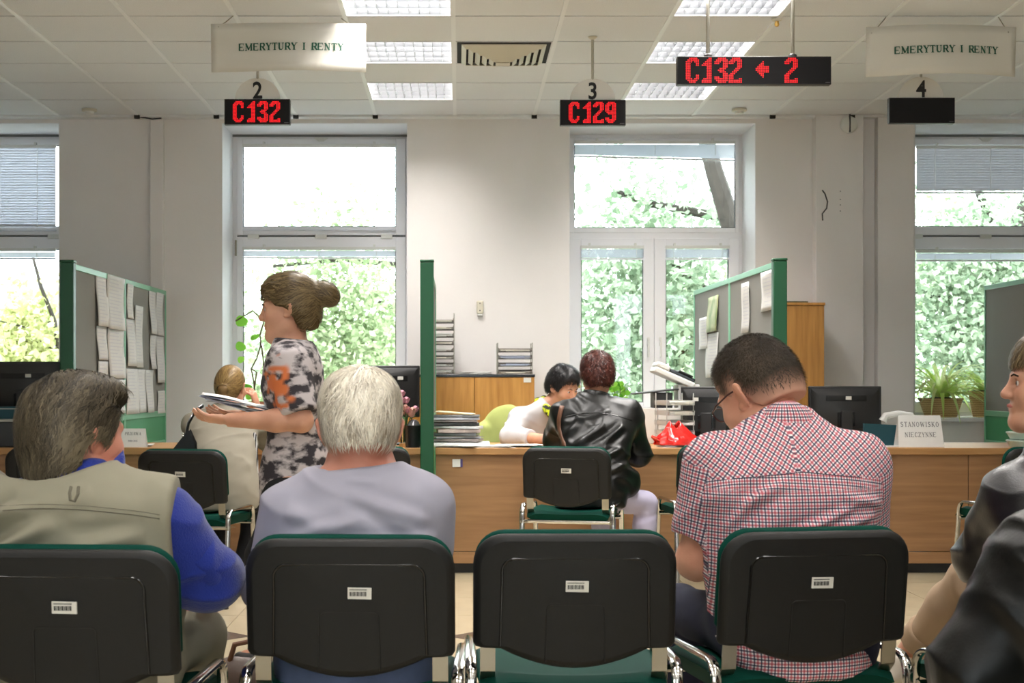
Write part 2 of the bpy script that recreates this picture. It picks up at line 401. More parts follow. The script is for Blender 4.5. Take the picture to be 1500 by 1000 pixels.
blind('raised blind bunched at the top of the lower sash behind the walking woman', xf(356), xf(580), zf(362), .05, 5, .004)
blind('raised blind hanging slightly crooked across the top sash of the central window', xf(841), xf(1076), zf(207), .085, 5, .0045, -.035)
blind('short raised blind on the narrow left sash of the central window', xf(850), xf(943), zf(360), .07, 5, .0045)
blind('short raised blind on the narrow right sash of the central window', xf(974), xf(1068), zf(360), .07, 5, .0045)
blind('half lowered closed blind above the sill plants, right hand window', xf(1340), OPEN[3][1]-.1, zf(214), zf(214)-zf(276), 72)
blind('raised blind bunched above the spider plants in the lower sash of the right hand window', xf(1340), OPEN[3][1]-.1, zf(366), .05, 5, .004)

# ------------------------------------------------------------ outside: ground, trees, house
g_ = obj('ground', MB().box(-30, 32, YW+.8, 60, -.9, -.5), mat('pale_bounce_ground', C(206, 204, 192), rough=.95, noise=.2, nscale=3)); tag(g_, kind='structure')  # unseen ground, made pale to bounce daylight up to the ceiling
def leaf_mat(name, c1, c2, tr=.45):
    m = bpy.data.materials.new(name); m.use_nodes = True; nt = m.node_tree; nt.nodes.clear()
    o = nt.nodes.new('ShaderNodeOutputMaterial'); at = nt.nodes.new('ShaderNodeAttribute'); at.attribute_name = 'tone'
    mx = nt.nodes.new('ShaderNodeMix'); mx.data_type = 'RGBA'; mx.inputs[6].default_value = c1; mx.inputs[7].default_value = c2
    nt.links.new(at.outputs['Fac'], mx.inputs[0])
    d = nt.nodes.new('ShaderNodeBsdfDiffuse'); t = nt.nodes.new('ShaderNodeBsdfTranslucent'); a = nt.nodes.new('ShaderNodeMixShader'); a.inputs[0].default_value = tr
    nt.links.new(mx.outputs[2], d.inputs[0]); nt.links.new(mx.outputs[2], t.inputs[0]); nt.links.new(d.outputs[0], a.inputs[1]); nt.links.new(t.outputs[0], a.inputs[2])
    nt.links.new(a.outputs[0], o.inputs[0]); return m
M_leafA = leaf_mat('maple_leaf', C(116, 136, 96), C(198, 208, 172))
M_leafB = leaf_mat('pale_leaf', C(160, 168, 112), C(222, 222, 176))
M_leafC = leaf_mat('blue_green_leaf', C(112, 134, 106), C(196, 208, 184))
M_bark = mat('bark', C(62, 56, 50), rough=.95, noise=.4, nscale=12, bump=.6, bscale=20)
def leaves_mesh(name, blobs, n, size, material, rng):
    cs = []; 
    tot = sum(b[3] for b in blobs)
    for (c, r, sq, wgt) in blobs:
        k = int(n*wgt/tot); d = rng.normal(size=(k, 3)); d /= np.linalg.norm(d, axis=1)[:, None]
        rad = r*(rng.uniform(.25, 1, k)**.6); p = np.array(c)+d*rad[:, None]*np.array([1, sq, .85]); cs.append(p)
    p = np.concatenate(cs)
    # clump the leaves into twigs
    tw = p[rng.integers(0, len(p), len(p)//9)]; idx = rng.integers(0, len(tw), len(p)); p = p*.35+tw[idx]*.65+rng.normal(scale=size*.6, size=p.shape)
    n = len(p); nrm = rng.normal(size=(n, 3))*.8+np.array([0, -.5, .7]); nrm /= np.linalg.norm(nrm, axis=1)[:, None]
    a = np.cross(nrm, rng.normal(size=(n, 3))); a /= np.linalg.norm(a, axis=1)[:, None]; b = np.cross(nrm, a)
    s = size*rng.uniform(.6, 1.3, n)[:, None]
    V = np.stack([p-a*s*.6, p-a*s*.1+b*s*.38-nrm*s*.1, p+a*s*.6, p-a*s*.1-b*s*.38-nrm*s*.1], 1).reshape(-1, 3)
    idx = np.arange(n)*4; Fc = np.stack([idx, idx+1, idx+2, idx+3], 1)
    me = bpy.data.meshes.new(name); me.from_pydata(V.tolist(), [], Fc.tolist()); me.materials.append(material)
    at = me.attributes.new('tone', 'FLOAT', 'FACE'); at.data.foreach_set('value', rng.uniform(0, 1, n).astype(np.float32))
    return me
def tree(label, trunk, tr, branches, blobs, n, size, material, seed):
    rng = np.random.default_rng(seed); t = thing('leafy_tree', label, 'tree', (trunk[0][0], trunk[0][1], -.5), 0, 'trees outside the windows')
    L = Vector(t.location)
    obj('trunk', local(t, MB().tube(trunk, [tr*(1-.6*i/len(trunk)) for i in range(len(trunk))], 9)), M_bark, t, smooth=True)
    for br in branches: obj('branch', local(t, MB().tube(br, [tr*.42*(1-.7*i/len(br)) for i in range(len(br))], 6)), M_bark, t, smooth=True)
    bl = [(tuple(Vector(c)-L), r, sq, w) for c, r, sq, w in blobs]
    o = obj('foliage', leaves_mesh('foliage', bl, n, size, material, rng), None, t); o['kind'] = 'stuff'
    return t
def X(px, Y): return PX(px, Y)
def at(px, py, Y): return tuple(P(px, py, Y))
# central window tree with a leaning trunk
tree('maple with a leaning trunk behind the central window', [at(1120, 760, 15.4), at(1100, 430, 15.0), at(1068, 320, 14.7), at(1046, 250, 14.6), at(1028, 180, 14.6), at(1000, 40, 15)], .13,
     [[at(1100, 430, 16), at(1020, 420, 16), at(960, 360, 15.6)], [at(1068, 320, 16), at(960, 300, 15.8), at(900, 280, 15.6)], [at(1085, 400, 16), at(1000, 520, 15.7), at(940, 600, 15.5)]],
     [(at(870, 280, 15.5), .8, 1, 1.2), (at(960, 240, 16), .9, 1, 1), (at(1040, 300, 15.6), .8, 1, 1), (at(900, 430, 15.4), 1.0, 1, 1.6), (at(870, 560, 15.3), 1.0, 1, 1.8), (at(1010, 460, 15.6), .95, 1, 1.7), (at(980, 580, 15.4), .9, 1, 1.4), (at(930, 640, 15.8), 1.1, 1, 1.3), (at(1100, 400, 17), 1.1, 1, 1)], 9000, .085, M_leafC, 11)
tree('maple with a forked grey trunk behind the right hand window', [at(1425, 800, 15.5), at(1428, 500, 15.5), at(1440, 420, 15.5), at(1475, 360, 15.5), at(1530, 250, 15.5)], .15,
     [[at(1428, 500, 15.5), at(1400, 440, 15.3), at(1340, 425, 15)], [at(1440, 420, 15.5), at(1450, 320, 15.3), at(1400, 200, 15)]],
     [(at(1380, 320, 15), .8, 1, 1.3), (at(1460, 330, 15.2), .8, 1, 1.2), (at(1380, 430, 14.8), .8, 1, 1.3), (at(1480, 430, 15.4), .8, 1, 1.2), (at(1380, 530, 15), .8, 1, 1.4), (at(1460, 560, 15.2), .9, 1, 1.2), (at(1360, 610, 15), .8, 1, 1), (at(1540, 450, 15.6), 1.1, 1, 1.2)], 10500, .07, M_leafC, 12)
tree('pale leafed tree behind the window of the walking woman', [at(640, 800, 19), at(630, 500, 19), at(612, 400, 19), at(604, 350, 19)], .10,
     [[at(625, 470, 19), at(520, 430, 18.6), at(430, 435, 18.4)], [at(610, 390, 19), at(500, 380, 18.6), at(400, 390, 18.4)]],
     [(at(400, 460, 18), .9, 1, 1.5), (at(480, 520, 18), 1.0, 1, 1.8), (at(560, 470, 18), 1.0, 1, 1.7), (at(540, 400, 18.3), .8, 1, 1.0), (at(420, 400, 18.3), .6, 1, .7), (at(400, 560, 18), 1.0, 1, 1.4), (at(560, 570, 18), 1.0, 1, 1.4), (at(540, 270, 18.3), .95, 1, .9), (at(430, 280, 18.6), .7, 1, .35), (at(470, 620, 18), 1.2, 1, 1.6)], 8500, .08, M_leafA, 13)
tree('yellow green bush with thin bare stems behind the far left window', [at(110, 700, 14), at(80, 470, 14), at(60, 420, 14), at(48, 375, 14)], .025,
     [[at(80, 470, 14), at(40, 480, 14), at(0, 470, 14)], [at(90, 520, 14), at(60, 500, 14), at(10, 500, 14)]],
     [(at(60, 520, 14), .6, 1, 1.5), (at(10, 520, 14), .5, 1, 1.4), (at(70, 430, 14.2), .4, 1, .6), (at(10, 430, 14.4), .45, 1, .6), (at(20, 590, 14), .7, 1, 1.2)], 3200, .07, M_leafB, 14)
tree('tall dense tree standing farther off behind the central and right windows', [at(1200, 700, 26), at(1210, 450, 26), at(1190, 200, 26)], .3, [],
     [(at(1010, 480, 25), 2.0, 1, 1.5), (at(900, 600, 25), 2.0, 1, 1.3), (at(1380, 500, 25), 2.2, 1, 1.5), (at(1500, 350, 25), 2.2, 1, 1.2), (at(1380, 330, 26), 1.6, 1, .8), (at(1060, 330, 26), 1.5, 1, .8)], 7000, .13, M_leafA, 15)
tree('low hedge like tree behind the windows on the left', [at(300, 800, 24), at(300, 600, 24), at(310, 500, 24)], .2, [],
     [(at(420, 600, 24), 2.0, 1, 1.2), (at(560, 600, 24), 2.0, 1, 1.2), (at(600, 500, 25), 1.6, 1, .9), (at(40, 640, 24), 2., 1, 1)], 6000, .22, M_leafA, 16)
hs_ = thing('house', 'grey roofed house seen through the foliage of the far left window', 'house', (X(20, 30), 31, -.5))
hw_ = MB().box(-5, 3, -2, 4, 0, 1.9); obj('house_wall', hw_, mat('grey_render', C(190, 188, 186), rough=.9), hs_)
obj('house_roof', MB().prism([(-2.3, 1.9), (1, 3.9), (4.3, 1.9)], -5.3, 3.3, 'x'), mat('slate_roof', C(120, 116, 118), rough=.9, noise=.3, nscale=6), hs_)
# ------------------------------------------------------------ chairs
def rrect(x0, x1, z0, z1, rt, rb, n=7, sag=0.0, crown=0.0):
    pts = []
    for cx, cz, r, a0 in ((x1-rt, z1-rt, rt, 0), (x0+rt, z1-rt, rt, 90)):
        for i in range(n+1): a = R(a0+90*i/n); pts.append((cx+r*math.cos(a), cz+r*math.sin(a)))
    pts.append((x0, z0+rb*.6)); pts.append((x0+rb*.3, z0+rb*.12)); pts.append((x0+rb, z0))
    if sag:
        for i in range(0, 13): t = i/12; x = x0+.065+(x1-x0-.13)*t; pts.append((x, z0-sag*math.sin(PI*t)**.9))
    pts.append((x1-rb, z0)); pts.append((x1-rb*.3, z0+rb*.12)); pts.append((x1, z0+rb*.6))
    return pts
def slab(mb, pts, thick, M, depth0=0.0, curve=.02, rnd=.012):
    # a rounded-edge slab whose outline is pts (x,z); local y backwards = -; curved around the sitter
    cx = sum(p[0] for p in pts)/len(pts); cz = sum(p[1] for p in pts)/len(pts); n = len(pts)
    rings = [(1-.0, 0), (1, 0)]
    prof = [(rnd*1.6, depth0-thick), (rnd*.5, depth0-thick+rnd*.35), (0, depth0-thick+rnd*1.2), (0, depth0-rnd), (rnd*.5, depth0-rnd*.3), (rnd*1.6, depth0)]
    vs = []
    for inset, d in prof:
        for x, z in pts:
            dx, dz = x-cx, z-cz; L = math.hypot(dx, dz); s = max(0, 1-inset/L); X_, Z_ = cx+dx*s, cz+dz*s
            vs.append(M @ Vector((X_, d-curve*(1-(X_/.24)**2), Z_)))
    fs = []
    for r_ in range(len(prof)-1):
        for i in range(n): fs.append((r_*n+i, r_*n+(i+1) % n, (r_+1)*n+(i+1) % n, (r_+1)*n+i))
    # caps as strips between left and right using centre fans on inner rings
    for base, d in ((0, prof[0][1]), ((len(prof)-1)*n, prof[-1][1])):
        ring = list(range(base, base+n)); prev = ring
        for k, s in enumerate((.8, .55, .3, .1)):
            o = len(vs)
            for x, z in pts:
                X_, Z_ = cx+(x-cx)*s, cz+(z-cz)*s; vs.append(M @ Vector((X_, d-curve*(1-(X_/.24)**2), Z_)))
            cur = list(range(o, o+n))
            for i in range(n): fs.append((prev[i], prev[(i+1) % n], cur[(i+1) % n], cur[i]))
            prev = cur
        fs.append(tuple(prev))
    mb.add(vs, fs)
BT = Matrix.Translation((0, -.2, .5)) @ Euler((R(8), 0, 0)).to_matrix().to_4x4()
def make_chair(px_label=True):
    t = thing('visitor_chair', 'x', 'chair')
    sh = MB(); out = rrect(-.24, .24, .04, .318, .075, .022, sag=.045); slab(sh, out, .03, BT)
    shell = obj('back_shell', sh, M_shell, t, smooth=True, ang=60)
    # recess border and centre panel moulded on the rear face
    def ridge(path, r): 
        return MB().tube([BT @ Vector((x, -.0305-.02*(1-(x/.24)**2)+.001, z)) for x, z in path], r, 6)
    bp = []
    for a, b in ((-.176, .05), (-.172, .2), ): bp.append((a, b))
    for i in range(7): a = R(180-90*i/6); bp.append((-.142+.03*math.cos(a), .232+.03*math.sin(a)))
    for i in range(7): a = R(90-90*i/6); bp.append((.142+.03*math.cos(a), .232+.03*math.sin(a)))
    bp += [(.172, .2), (.176, .05)]
    obj('border_groove', ridge(bp, .0035), M_blackg, shell, smooth=True)
    cp = [(-.07, .014), (-.068, .13)]+[(-.056+.012*math.cos(R(180-90*i/3)), .142+.012*math.sin(R(180-90*i/3))) for i in range(4)]+[(.056+.012*math.cos(R(90-90*i/3)), .142+.012*math.sin(R(90-90*i/3))) for i in range(4)]+[(.068, .13), (.07, .014)]
    obj('centre_ridge', ridge(cp, .002), M_shell, shell, smooth=True)
    pad = MB(); slab(pad, [(x*.985, z*.985+.008) for x, z in rrect(-.24, .24, .06, .318, .075, .03, sag=.03)], .035, BT, depth0=.033, rnd=.014)
    obj('back_pad', pad, M_vinyl, t, smooth=True, ang=60)
    lb = MB().box(-.027, .027, -.0555, -.052, .186, .212, BT @ Matrix.Rotation(R(random.uniform(-4, 4)), 4, 'Y')); lab = obj('inventory_label', lb, M_label, t)
    bc = MB()
    for i in range(14): x = -.019+.0028*i; bc.box(x, x+.0013+.0008*(i % 3 == 0), -.0563, -.0555, .193, .203, BT)
    bc.box(-.02, .02, -.0562, -.0555, .207, .2085, BT); obj('barcode', bc, M_ink, lab)
    # seat: dished pad with waterfall edges
    def seat(u, v, top=True):
        x = -.235+.47*u; y = -.215+.46*v
        e = max(abs(2*u-1), abs(2*v-1)); cr = (abs(2*u-1)**6+abs(2*v-1)**6)
        z = .475-.018*(1-(2*u-1)**2)*(1 if v > .1 else .7)-.03*max(0, cr-.55)-.02*max(0, v-.85)/.15
        sx = 1-.06*abs(2*v-1)**4; return (x*sx, y, z)
    nu, nv = 18, 16; s = MB(); s.grid(seat, nu, nv)
    o_ = len(s.v); s.grid(lambda u, v: (seat(u, v)[0]*.93, -.19+.41*v, .418), nu, nv)
    b1 = [i for i in range(nu+1)]+[j*(nu+1)+nu for j in range(1, nv+1)]+[nv*(nu+1)+i for i in range(nu-1, -1, -1)]+[j*(nu+1) for j in range(nv-1, 0, -1)]
    n = len(b1); s.f += [(b1[(i+1) % n], b1[i], b1[i]+o_, b1[(i+1) % n]+o_) for i in range(n)]; s.mi += [0]*n
    obj('seat', s, M_vinyl, t, smooth=True, ang=50)
    for sd in (-1, 1):
        x = sd*.245
        pts = [(x+sd*.012, -.27, .0)]
        yz = [(-.235, .40)]+[(-.185+.05*math.cos(R(180-90*i/5)), .45+.05*math.sin(R(180-90*i/5))) for i in range(6)]+[(.12+.05*math.cos(R(90-90*i/5)), .45+.05*math.sin(R(90-90*i/5))) for i in range(6)]+[(.175, .40)]
        rear = [(x, -.27, 0), (x, -.235, .40)]; 
        arch = [(x, y, z) for y, z in yz]; front = [(x, .175, .40), (x, .225, 0)]
        obj('leg', MB().tube(rear, .014, 10, sy=.62, up=(1, 0, 0)), M_chrome, t, smooth=True)
        obj('leg', MB().tube(front, .014, 10, sy=.62, up=(1, 0, 0)), M_chrome, t, smooth=True)
        obj('side_arch', MB().tube(arch, .014, 10, sy=.62, up=(1, 0, 0)), M_chrome, t, smooth=True)
        for f_ in (rear[0], front[1]): obj('foot_cap', MB().lathe([(.015, 0), (.016, .02), (.014, .024)], c=(f_[0], f_[1], 0), n=10), M_black, t, smooth=True)
        bk = MB(); xx = sd*.205
        path = [BT @ Vector((xx, -.012, .07)), BT @ Vector((xx, -.012, -.02)), Vector((xx, -.165, .44)), Vector((xx, -.13, .408)), Vector((xx, -.05, .40))]
        for i in range(len(path)-1):
            a, b = path[i], path[i+1]; bk.add([a+Vector((-.018, 0, 0)), a+Vector((.018, 0, 0)), b+Vector((.018, 0, 0)), b+Vector((-.018, 0, 0))], [(0, 1, 2, 3)])
        obj('back_bracket', bk, M_steel, t, solid=.005)
    for y in (-.19, .16): obj('cross_tube', MB().tube([(-.245, y, .408), (.245, y, .408)], .011, 8), M_chrome, t, smooth=True)
    return t
chair0 = make_chair(); _used = [False]
def chair(x, y, deg, label, group=None):
    if not _used[0]: t = chair0; _used[0] = True
    else: t = copy_tree(chair0)
    t.location = (x, y, 0); t.rotation_euler = (0, 0, R(deg)); t['label'] = label; t['group'] = group or 'visitor chairs'; return t
G1, G2 = 'chairs of the waiting row', 'chairs drawn up to the counters'
CH_A = chair(-.825, 3.39, -3, 'black backed chair with green pad under the man in the khaki vest', G1)
CH_B = chair(-.240, 3.60, -2, 'black backed chair with green pad under the white haired man', G1)
CH_C = chair(.274, 3.71, 0, 'empty black backed chair with green seat in the middle of the waiting row', G1)
CH_D = chair(.815, 3.77, 10, 'black backed chair with green pad under the man in the checked shirt', G1)
CH_E = chair(1.44, 3.62, 20, 'chair with black back under the woman at the right edge', G1)
CH_F = chair(1.07, 2.42, 6, 'black backed chair in the bottom right corner, cut by the frame', G1)
CH_1 = chair(-1.39, 7.83, -10, 'black chair at the left counter in front of the blonde woman', G2)
CH_2 = chair(.635, 8.12, -13, 'black chair with green seat under the woman in the black leather jacket', G2)
CH_0 = chair(-2.2, 8.1, 3, 'chair at the left counter half hidden behind the man in the khaki vest', G2)
CH_3 = chair(-.5, 8.15, 0, 'chair at the counter mostly hidden behind the white haired man', G2)
CH_4 = chair(1.42, 8.35, 6, 'chair whose leg shows left of the man in the checked shirt', G2)
CH_5 = chair(3.08, 8.1, 14, 'empty chair at the right counter near the frame edge', G2)

for ch in children(CH_B):
    if ch.name.startswith('inventory_label'): ch.location.x = .022
# ------------------------------------------------------------ counters
YD = 8.9; DT = .765
def desk(label, x0, x1, seams=()):
    t = thing('service_counter', label, 'counter', ((x0+x1)/2, YD+.4, 0), 0, 'oak laminate service counters'); w = (x1-x0)/2
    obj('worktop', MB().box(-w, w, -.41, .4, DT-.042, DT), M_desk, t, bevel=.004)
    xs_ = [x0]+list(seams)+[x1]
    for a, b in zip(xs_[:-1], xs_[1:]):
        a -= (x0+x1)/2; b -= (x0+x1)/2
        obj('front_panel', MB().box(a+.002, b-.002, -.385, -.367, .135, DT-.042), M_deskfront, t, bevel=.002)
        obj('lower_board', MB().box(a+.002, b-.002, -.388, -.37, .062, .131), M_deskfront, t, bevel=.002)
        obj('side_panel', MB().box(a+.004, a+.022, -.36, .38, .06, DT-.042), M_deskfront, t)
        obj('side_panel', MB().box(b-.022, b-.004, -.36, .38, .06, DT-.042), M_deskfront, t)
    obj('plinth', MB().box(-w+.03, w-.03, -.34, .3, 0, .06), M_black, t)
    return t
desk('oak laminate counter at the left edge, under the printer', -3.6, -2.29, ())
desk('oak laminate counter on the left, under the break notice', -2.19, -.226, (-1.1,))
desk('oak laminate counter in the centre, between the green posts', -.142, 1.752, ())
desk('short oak laminate counter behind the right screen edge', 4.04, 4.9, ())
t = desk('oak laminate counter on the right, under the closed counter notice', 1.86, 3.90, (3.10,))
obj('plinth_block', MB().box(X(1330, 8.7)-2.88, X(1405, 8.7)-2.88, -.32, .1, 0, .07), mat('brown_plinth', C(96, 70, 56), rough=.6), t, bevel=.004)
# small sticker on centre counter
tk = thing('counter_sticker', 'small white and blue sticker on the front panel beside the middle green post', 'sticker', tuple(P(670, 678, 8.912)))
obj('card', MB().box(-.03, .03, -.003, .0, -.024, .024), M_paper, tk)
obj('blue_edge', MB().box(.018, .032, -.0035, .0005, -.025, .025), mat('blue_tape', C(80, 70, 130), rough=.5), tk)

# ------------------------------------------------------------ partitions
def partition(label, x0, y0, x1, y1, z1, post=.078, mids=(.5,), z0=.0, low=.93, postz=None):
    """runs from the near end (x0,y0) to the far end (x1,y1)"""
    t = thing('partition_screen', label, 'partition', (x0, y0, 0), math.atan2(-(x1-x0), (y1-y0)), 'partition screens between the counters')
    L = math.hypot(x1-x0, y1-y0); h = post/2
    obj('end_post', MB().box(-h, h, -.03, .03, 0, z1), M_green, t, bevel=.006)
    obj('post_cap', MB().box(-h-.002, h+.002, -.033, .033, z1, z1+.014), M_green, t, bevel=.004)
    ys = [0.03]+[L*m for m in mids]+[L]
    for a, b in zip(ys[:-1], ys[1:]):
        obj('board', MB().box(-.014, .014, a+.02, b-.02, low+.02, z1-.035), M_fab, t)
        obj('lower_panel', MB().box(-.012, .012, a+.02, b-.02, .72, low-.02), M_green2, t)
        obj('lower_leg_panel', MB().box(-.010, .010, a+.02, b-.02, .1, .70), M_green2, t)
        f = MB(); 
        f.box(-.02, .02, a, a+.022, 0.05, z1); f.box(-.02, .02, b-.022, b, .05, z1)
        f.box(-.02, .02, a+.022, b-.022, z1-.035, z1); f.box(-.02, .02, a+.022, b-.022, low-.02, low+.02); f.box(-.02, .02, a+.022, b-.022, .7, .73)
        obj('trim_frame', f, M_greenl, t, bevel=.003)
    return t
PA = partition('grey felt screen with green end post covered in pinned sheets, left side', -2.245, 8.42, -2.225, 11.05, 1.85)
PB = partition('green screen seen edge on between the left and centre counters', -.184, 8.52, -.184, 10.62, 1.86)
PC = partition('grey felt screen with dark green post behind the man in the checked shirt', 1.815, 8.3, 1.79, 11.05, 1.85)
PD = partition('grey felt screen with green edge at the right frame edge beside the woman', 3.95, 8.4, 3.98, 11.05, 1.888, mids=(.45,))
# pinned sheets
def sheet(label, group, part_x, side, y, z, w, h, m=M_paper, curl=.012, lines=True, tint=None):
    t = thing('pinned_sheet', label, 'paper', (part_x, y, z), 0, group); rng = random.Random(int(y*1000+z*777))
    c1, c2, ph = curl*rng.uniform(.5, 1.5), rng.uniform(-.3, .3), rng.uniform(0, 6)
    def f(u, v, off=0): return (side*(.004+off+c1*(1-v)**1.6*(.6+.4*math.sin(3*u+ph))+.004*math.sin(5*v+ph)), (u-.5)*w+c2*.02*(1-v), (v-1)*h)
    obj('page', MB().grid(lambda u, v: f(u, v), 6, 8), m, t, smooth=True, solid=.0008)
    if lines:
        lb = MB()
        for i in range(int(h/.022)):
            v = .93-i*.022/h
            if v < .08: break
            e = rng.uniform(.55, .9); a, b, c, d = f(.1, v, .0012), f(e, v, .0012), f(e, v-.006/h, .0012), f(.1, v-.006/h, .0012)
            m1 = f((.1+e)/2, v, .0012); m2 = f((.1+e)/2, v-.006/h, .0012)
            lb.add([a, m1, m2, d, b, c], [(0, 1, 2, 3), (1, 4, 5, 2)])
        obj('print', lb, mat('faint_ink', C(222, 222, 226), rough=.9), t)
    return t
def on_left(px0, px1, py0, py1): # pixel columns on the left screen -> y range; heights by depth
    xx = -2.235+.016; ya, yb = FPX*(-xx)/(VX-px0), FPX*(-xx)/(VX-px1); ym = (ya+yb)/2
    return ym, EYE+(VY-py0)/FPX*ym, abs(yb-ya), (py1-py0)/FPX*ym
cols = [(142, 157, 402, 478, 'tall crumpled sheet at the top of the first paper column on the left screen'),
        (158, 181, 405, 483, 'wide sheet top right on the near board of the left screen'),
        (143, 156, 478, 527, 'short sheet second from the top of the first paper column, left screen'),
        (159, 181, 482, 554, 'sheet under the wide top sheet on the near board, left screen'),
        (144, 157, 529, 600, 'sheet third down in the first paper column, left screen'),
        (158, 181, 556, 606, 'lowest wide sheet on the near board, left screen'),
        (185, 193, 416, 466, 'narrow folded sheet at the top left of the far board, left screen'),
        (185, 196, 468, 536, 'sheet hanging under the narrow folded one, far board of left screen'),
        (197, 207, 448, 538, 'long curled strip beside the bare felt, far board of left screen'),
        (185, 200, 540, 606, 'creased sheet at the bottom left of the far board, left screen'),
        (201, 211, 541, 604, 'sheet pinned with a clip low in the middle of the far board, left screen'),
        (212, 222, 542, 604, 'bottom sheet right of the clipped one, far board of left screen'),
        (217, 226, 426, 489, 'long sheet upper right on the far board, left screen'),
        (227, 236, 429, 491, 'narrow sheet in the top right corner of the left screen'),
        (218, 226, 491, 540, 'small sheet halfway down right side of the far board, left screen'),
        (227, 237, 493, 560, 'narrow sheet beside the far trim, halfway down the left screen'),
        (229, 238, 572, 605, 'small tilted sheet in the bottom right corner of the left screen')]
for a, b, c, d, lab in cols:
    y, z, w, h = on_left(a, b, c, d); w *= 1.12; sheet(lab, 'sheets pinned on the left screen', -2.245+.020*(y-8.42)/2.63+.0165, 1, y, z, w, h)
def on_right(px0, px1, py0, py1):
    xx = 1.80-.016; ya, yb = FPX*xx/(px1-VX), FPX*xx/(px0-VX); ym = (ya+yb)/2
    return ym, EYE+(VY-py0)/FPX*ym, abs(yb-ya), (py1-py0)/FPX*ym
M_photo = mat('landscape_print', C(196, 196, 150), rough=.5, col2=C(120, 150, 90), nscale=9)
for a, b, c, d, lab, m in [(1113, 1131, 397, 455, 'typed sheet in the top corner of the right screen next to its post', M_paper), (1086, 1097, 414, 487, 'long narrow list on the near board of the right screen', M_paper),
                        (1038, 1053, 434, 486, 'small green landscape print on the far board of the right screen', M_photo), (1027, 1038, 465, 511, 'small white sheet left of the landscape print, right screen', M_paper),
                        (1036, 1053, 488, 553, 'white sheet below the landscape print, right screen', M_paper)]:
    y, z, w, h = on_right(a, b, c, d); sheet(lab, 'sheets pinned on the right screen', 1.815-.025*(y-8.3)/2.75-.0165, -1, y, z, w, h, m, lines=m is M_paper)

# ------------------------------------------------------------ cabinets
def cabinet(name, label, x0, x1, y0, y1, z1, seams, top_m, top_h=.02):
    t = thing(name, label, 'cabinet', ((x0+x1)/2, (y0+y1)/2, 0)); w = (x1-x0)/2; d = (y1-y0)/2
    obj('body', MB().box(-w, w, -d+.02, d, .0, z1-top_h), M_beech, t)
    obj('top', MB().box(-w-.004, w+.004, -d-.004, d, z1-top_h, z1), top_m, t, bevel=.003)
    xs_ = [-w]+[s-(x0+x1)/2 for s in seams]+[w]
    for a, b in zip(xs_[:-1], xs_[1:]):
        dr = obj('door', MB().box(a+.003, b-.003, -d, -d+.019, .06, z1-top_h-.003), M_beech, t, bevel=.002)
        if name == 'sideboard': obj('handle', MB().tube([(b-.04, -d-.018, z1-.3), (b-.04, -d-.018, z1-.42)], .005, 6), M_steel, dr)
    return t
sb_ = cabinet('sideboard', 'oak sideboard with black top against the far wall behind the clerk', -.62, X(783, 10.7), 10.7, 11.12, PZ(548, 10.7), (-.30, X(695, 10.7)), M_blackg)
obj('inventory_label', MB().box(X(767, 10.7)-(-.62+X(783, 10.7))/2, X(778, 10.7)-(-.62+X(783, 10.7))/2, -.2135, -.209, PZ(560, 10.7), PZ(553, 10.7)), M_label, sb_)
tc_ = cabinet('tall_cabinet', 'tall oak cabinet standing behind the right screen', 1.86, X(1208, 10.6), 10.6, 11.05, PZ(443, 10.6), (), M_beech)
bd = thing('loose_board', 'thin dark board lying on top of the tall oak cabinet', 'board', (2.33, 10.75, PZ(443, 10.6)))
obj('board', MB().box(-.24, .2, -.12, .12, 0, .012, Matrix.Rotation(R(4), 4, 'Z')), mat('dark_olive_board', C(84, 84, 62), rough=.6), bd, bevel=.002)

# ------------------------------------------------------------ letter trays
def tray_stack(label, cx, y, z0, w, d, n, pitch, m, wire=True, fill=True, loc_rz=0):
    t = thing('letter_tray_stack', label, 'letter trays', (cx, y, z0), loc_rz, None); rng = random.Random(n*31+int(cx*100))
    for i in range(n):
        z = .006+i*pitch; b = MB()
        b.box(-w/2, w/2, -d/2, d/2, z, z+.003); b.box(-w/2, -w/2+.003, -d/2, d/2, z, z+.03); b.box(w/2-.003, w/2, -d/2, d/2, z, z+.03)
        b.box(-w/2, w/2, d/2-.003, d/2, z, z+.03); b.box(-w/2, -w*.28, -d/2, -d/2+.003, z, z+.018); b.box(w*.28, w/2, -d/2, -d/2+.003, z, z+.018)
        tr = obj('tray', b, m, t)
        if fill:
            h = rng.uniform(.008, .024); pb = MB(); k = max(2, int(h/.004))
            for j in range(k): 
                a = R(rng.uniform(-3, 3)); pb.box(-w/2+.012, w/2-.012, -d/2-.004*rng.random(), d/2-.01, z+.004+j*h/k, z+.004+(j+.8)*h/k, Matrix.Rotation(a, 4, 'Z'))
            obj('papers', pb, rng.choice([M_paper, M_card, M_paper, mat('blue_grey_paper', C(176, 184, 206), rough=.8)]), tr)
    for sx in (-1, 1):
        for sy in (-1, 1):
            obj('riser', MB().tube([(sx*(w/2+.004), sy*(d/2-.03), 0), (sx*(w/2+.004), sy*(d/2-.03), n*pitch+.02)], .0035, 6), M_steel if wire else m, t)
    return t
zs = PZ(548, 10.7)
tray_stack('tall stack of eight filled letter trays on the sideboard beside the green post', X(641, 10.8), 10.86, zs, .235, .28, 8, .0535, mat('smoke_tray', C(120, 112, 104), rough=.3))
tray_stack('short stack of four letter trays at the right end of the sideboard', X(754, 10.8), 10.86, zs, .245, .28, 4, .053, MATS['smoke_tray'])
pp = thing('paper_pile', 'low pile of white sheets on the sideboard between the tray stacks', 'paper', (X(697, 10.8), 10.85, zs))
b = MB(); rr = random.Random(3)
for i in range(7): b.box(-.11, .11, -.1, .1, i*.003, i*.003+.0025, Matrix.Rotation(R(rr.uniform(-6, 6)), 4, 'Z') @ Matrix.Translation((rr.uniform(-.01, .01), 0, 0)))
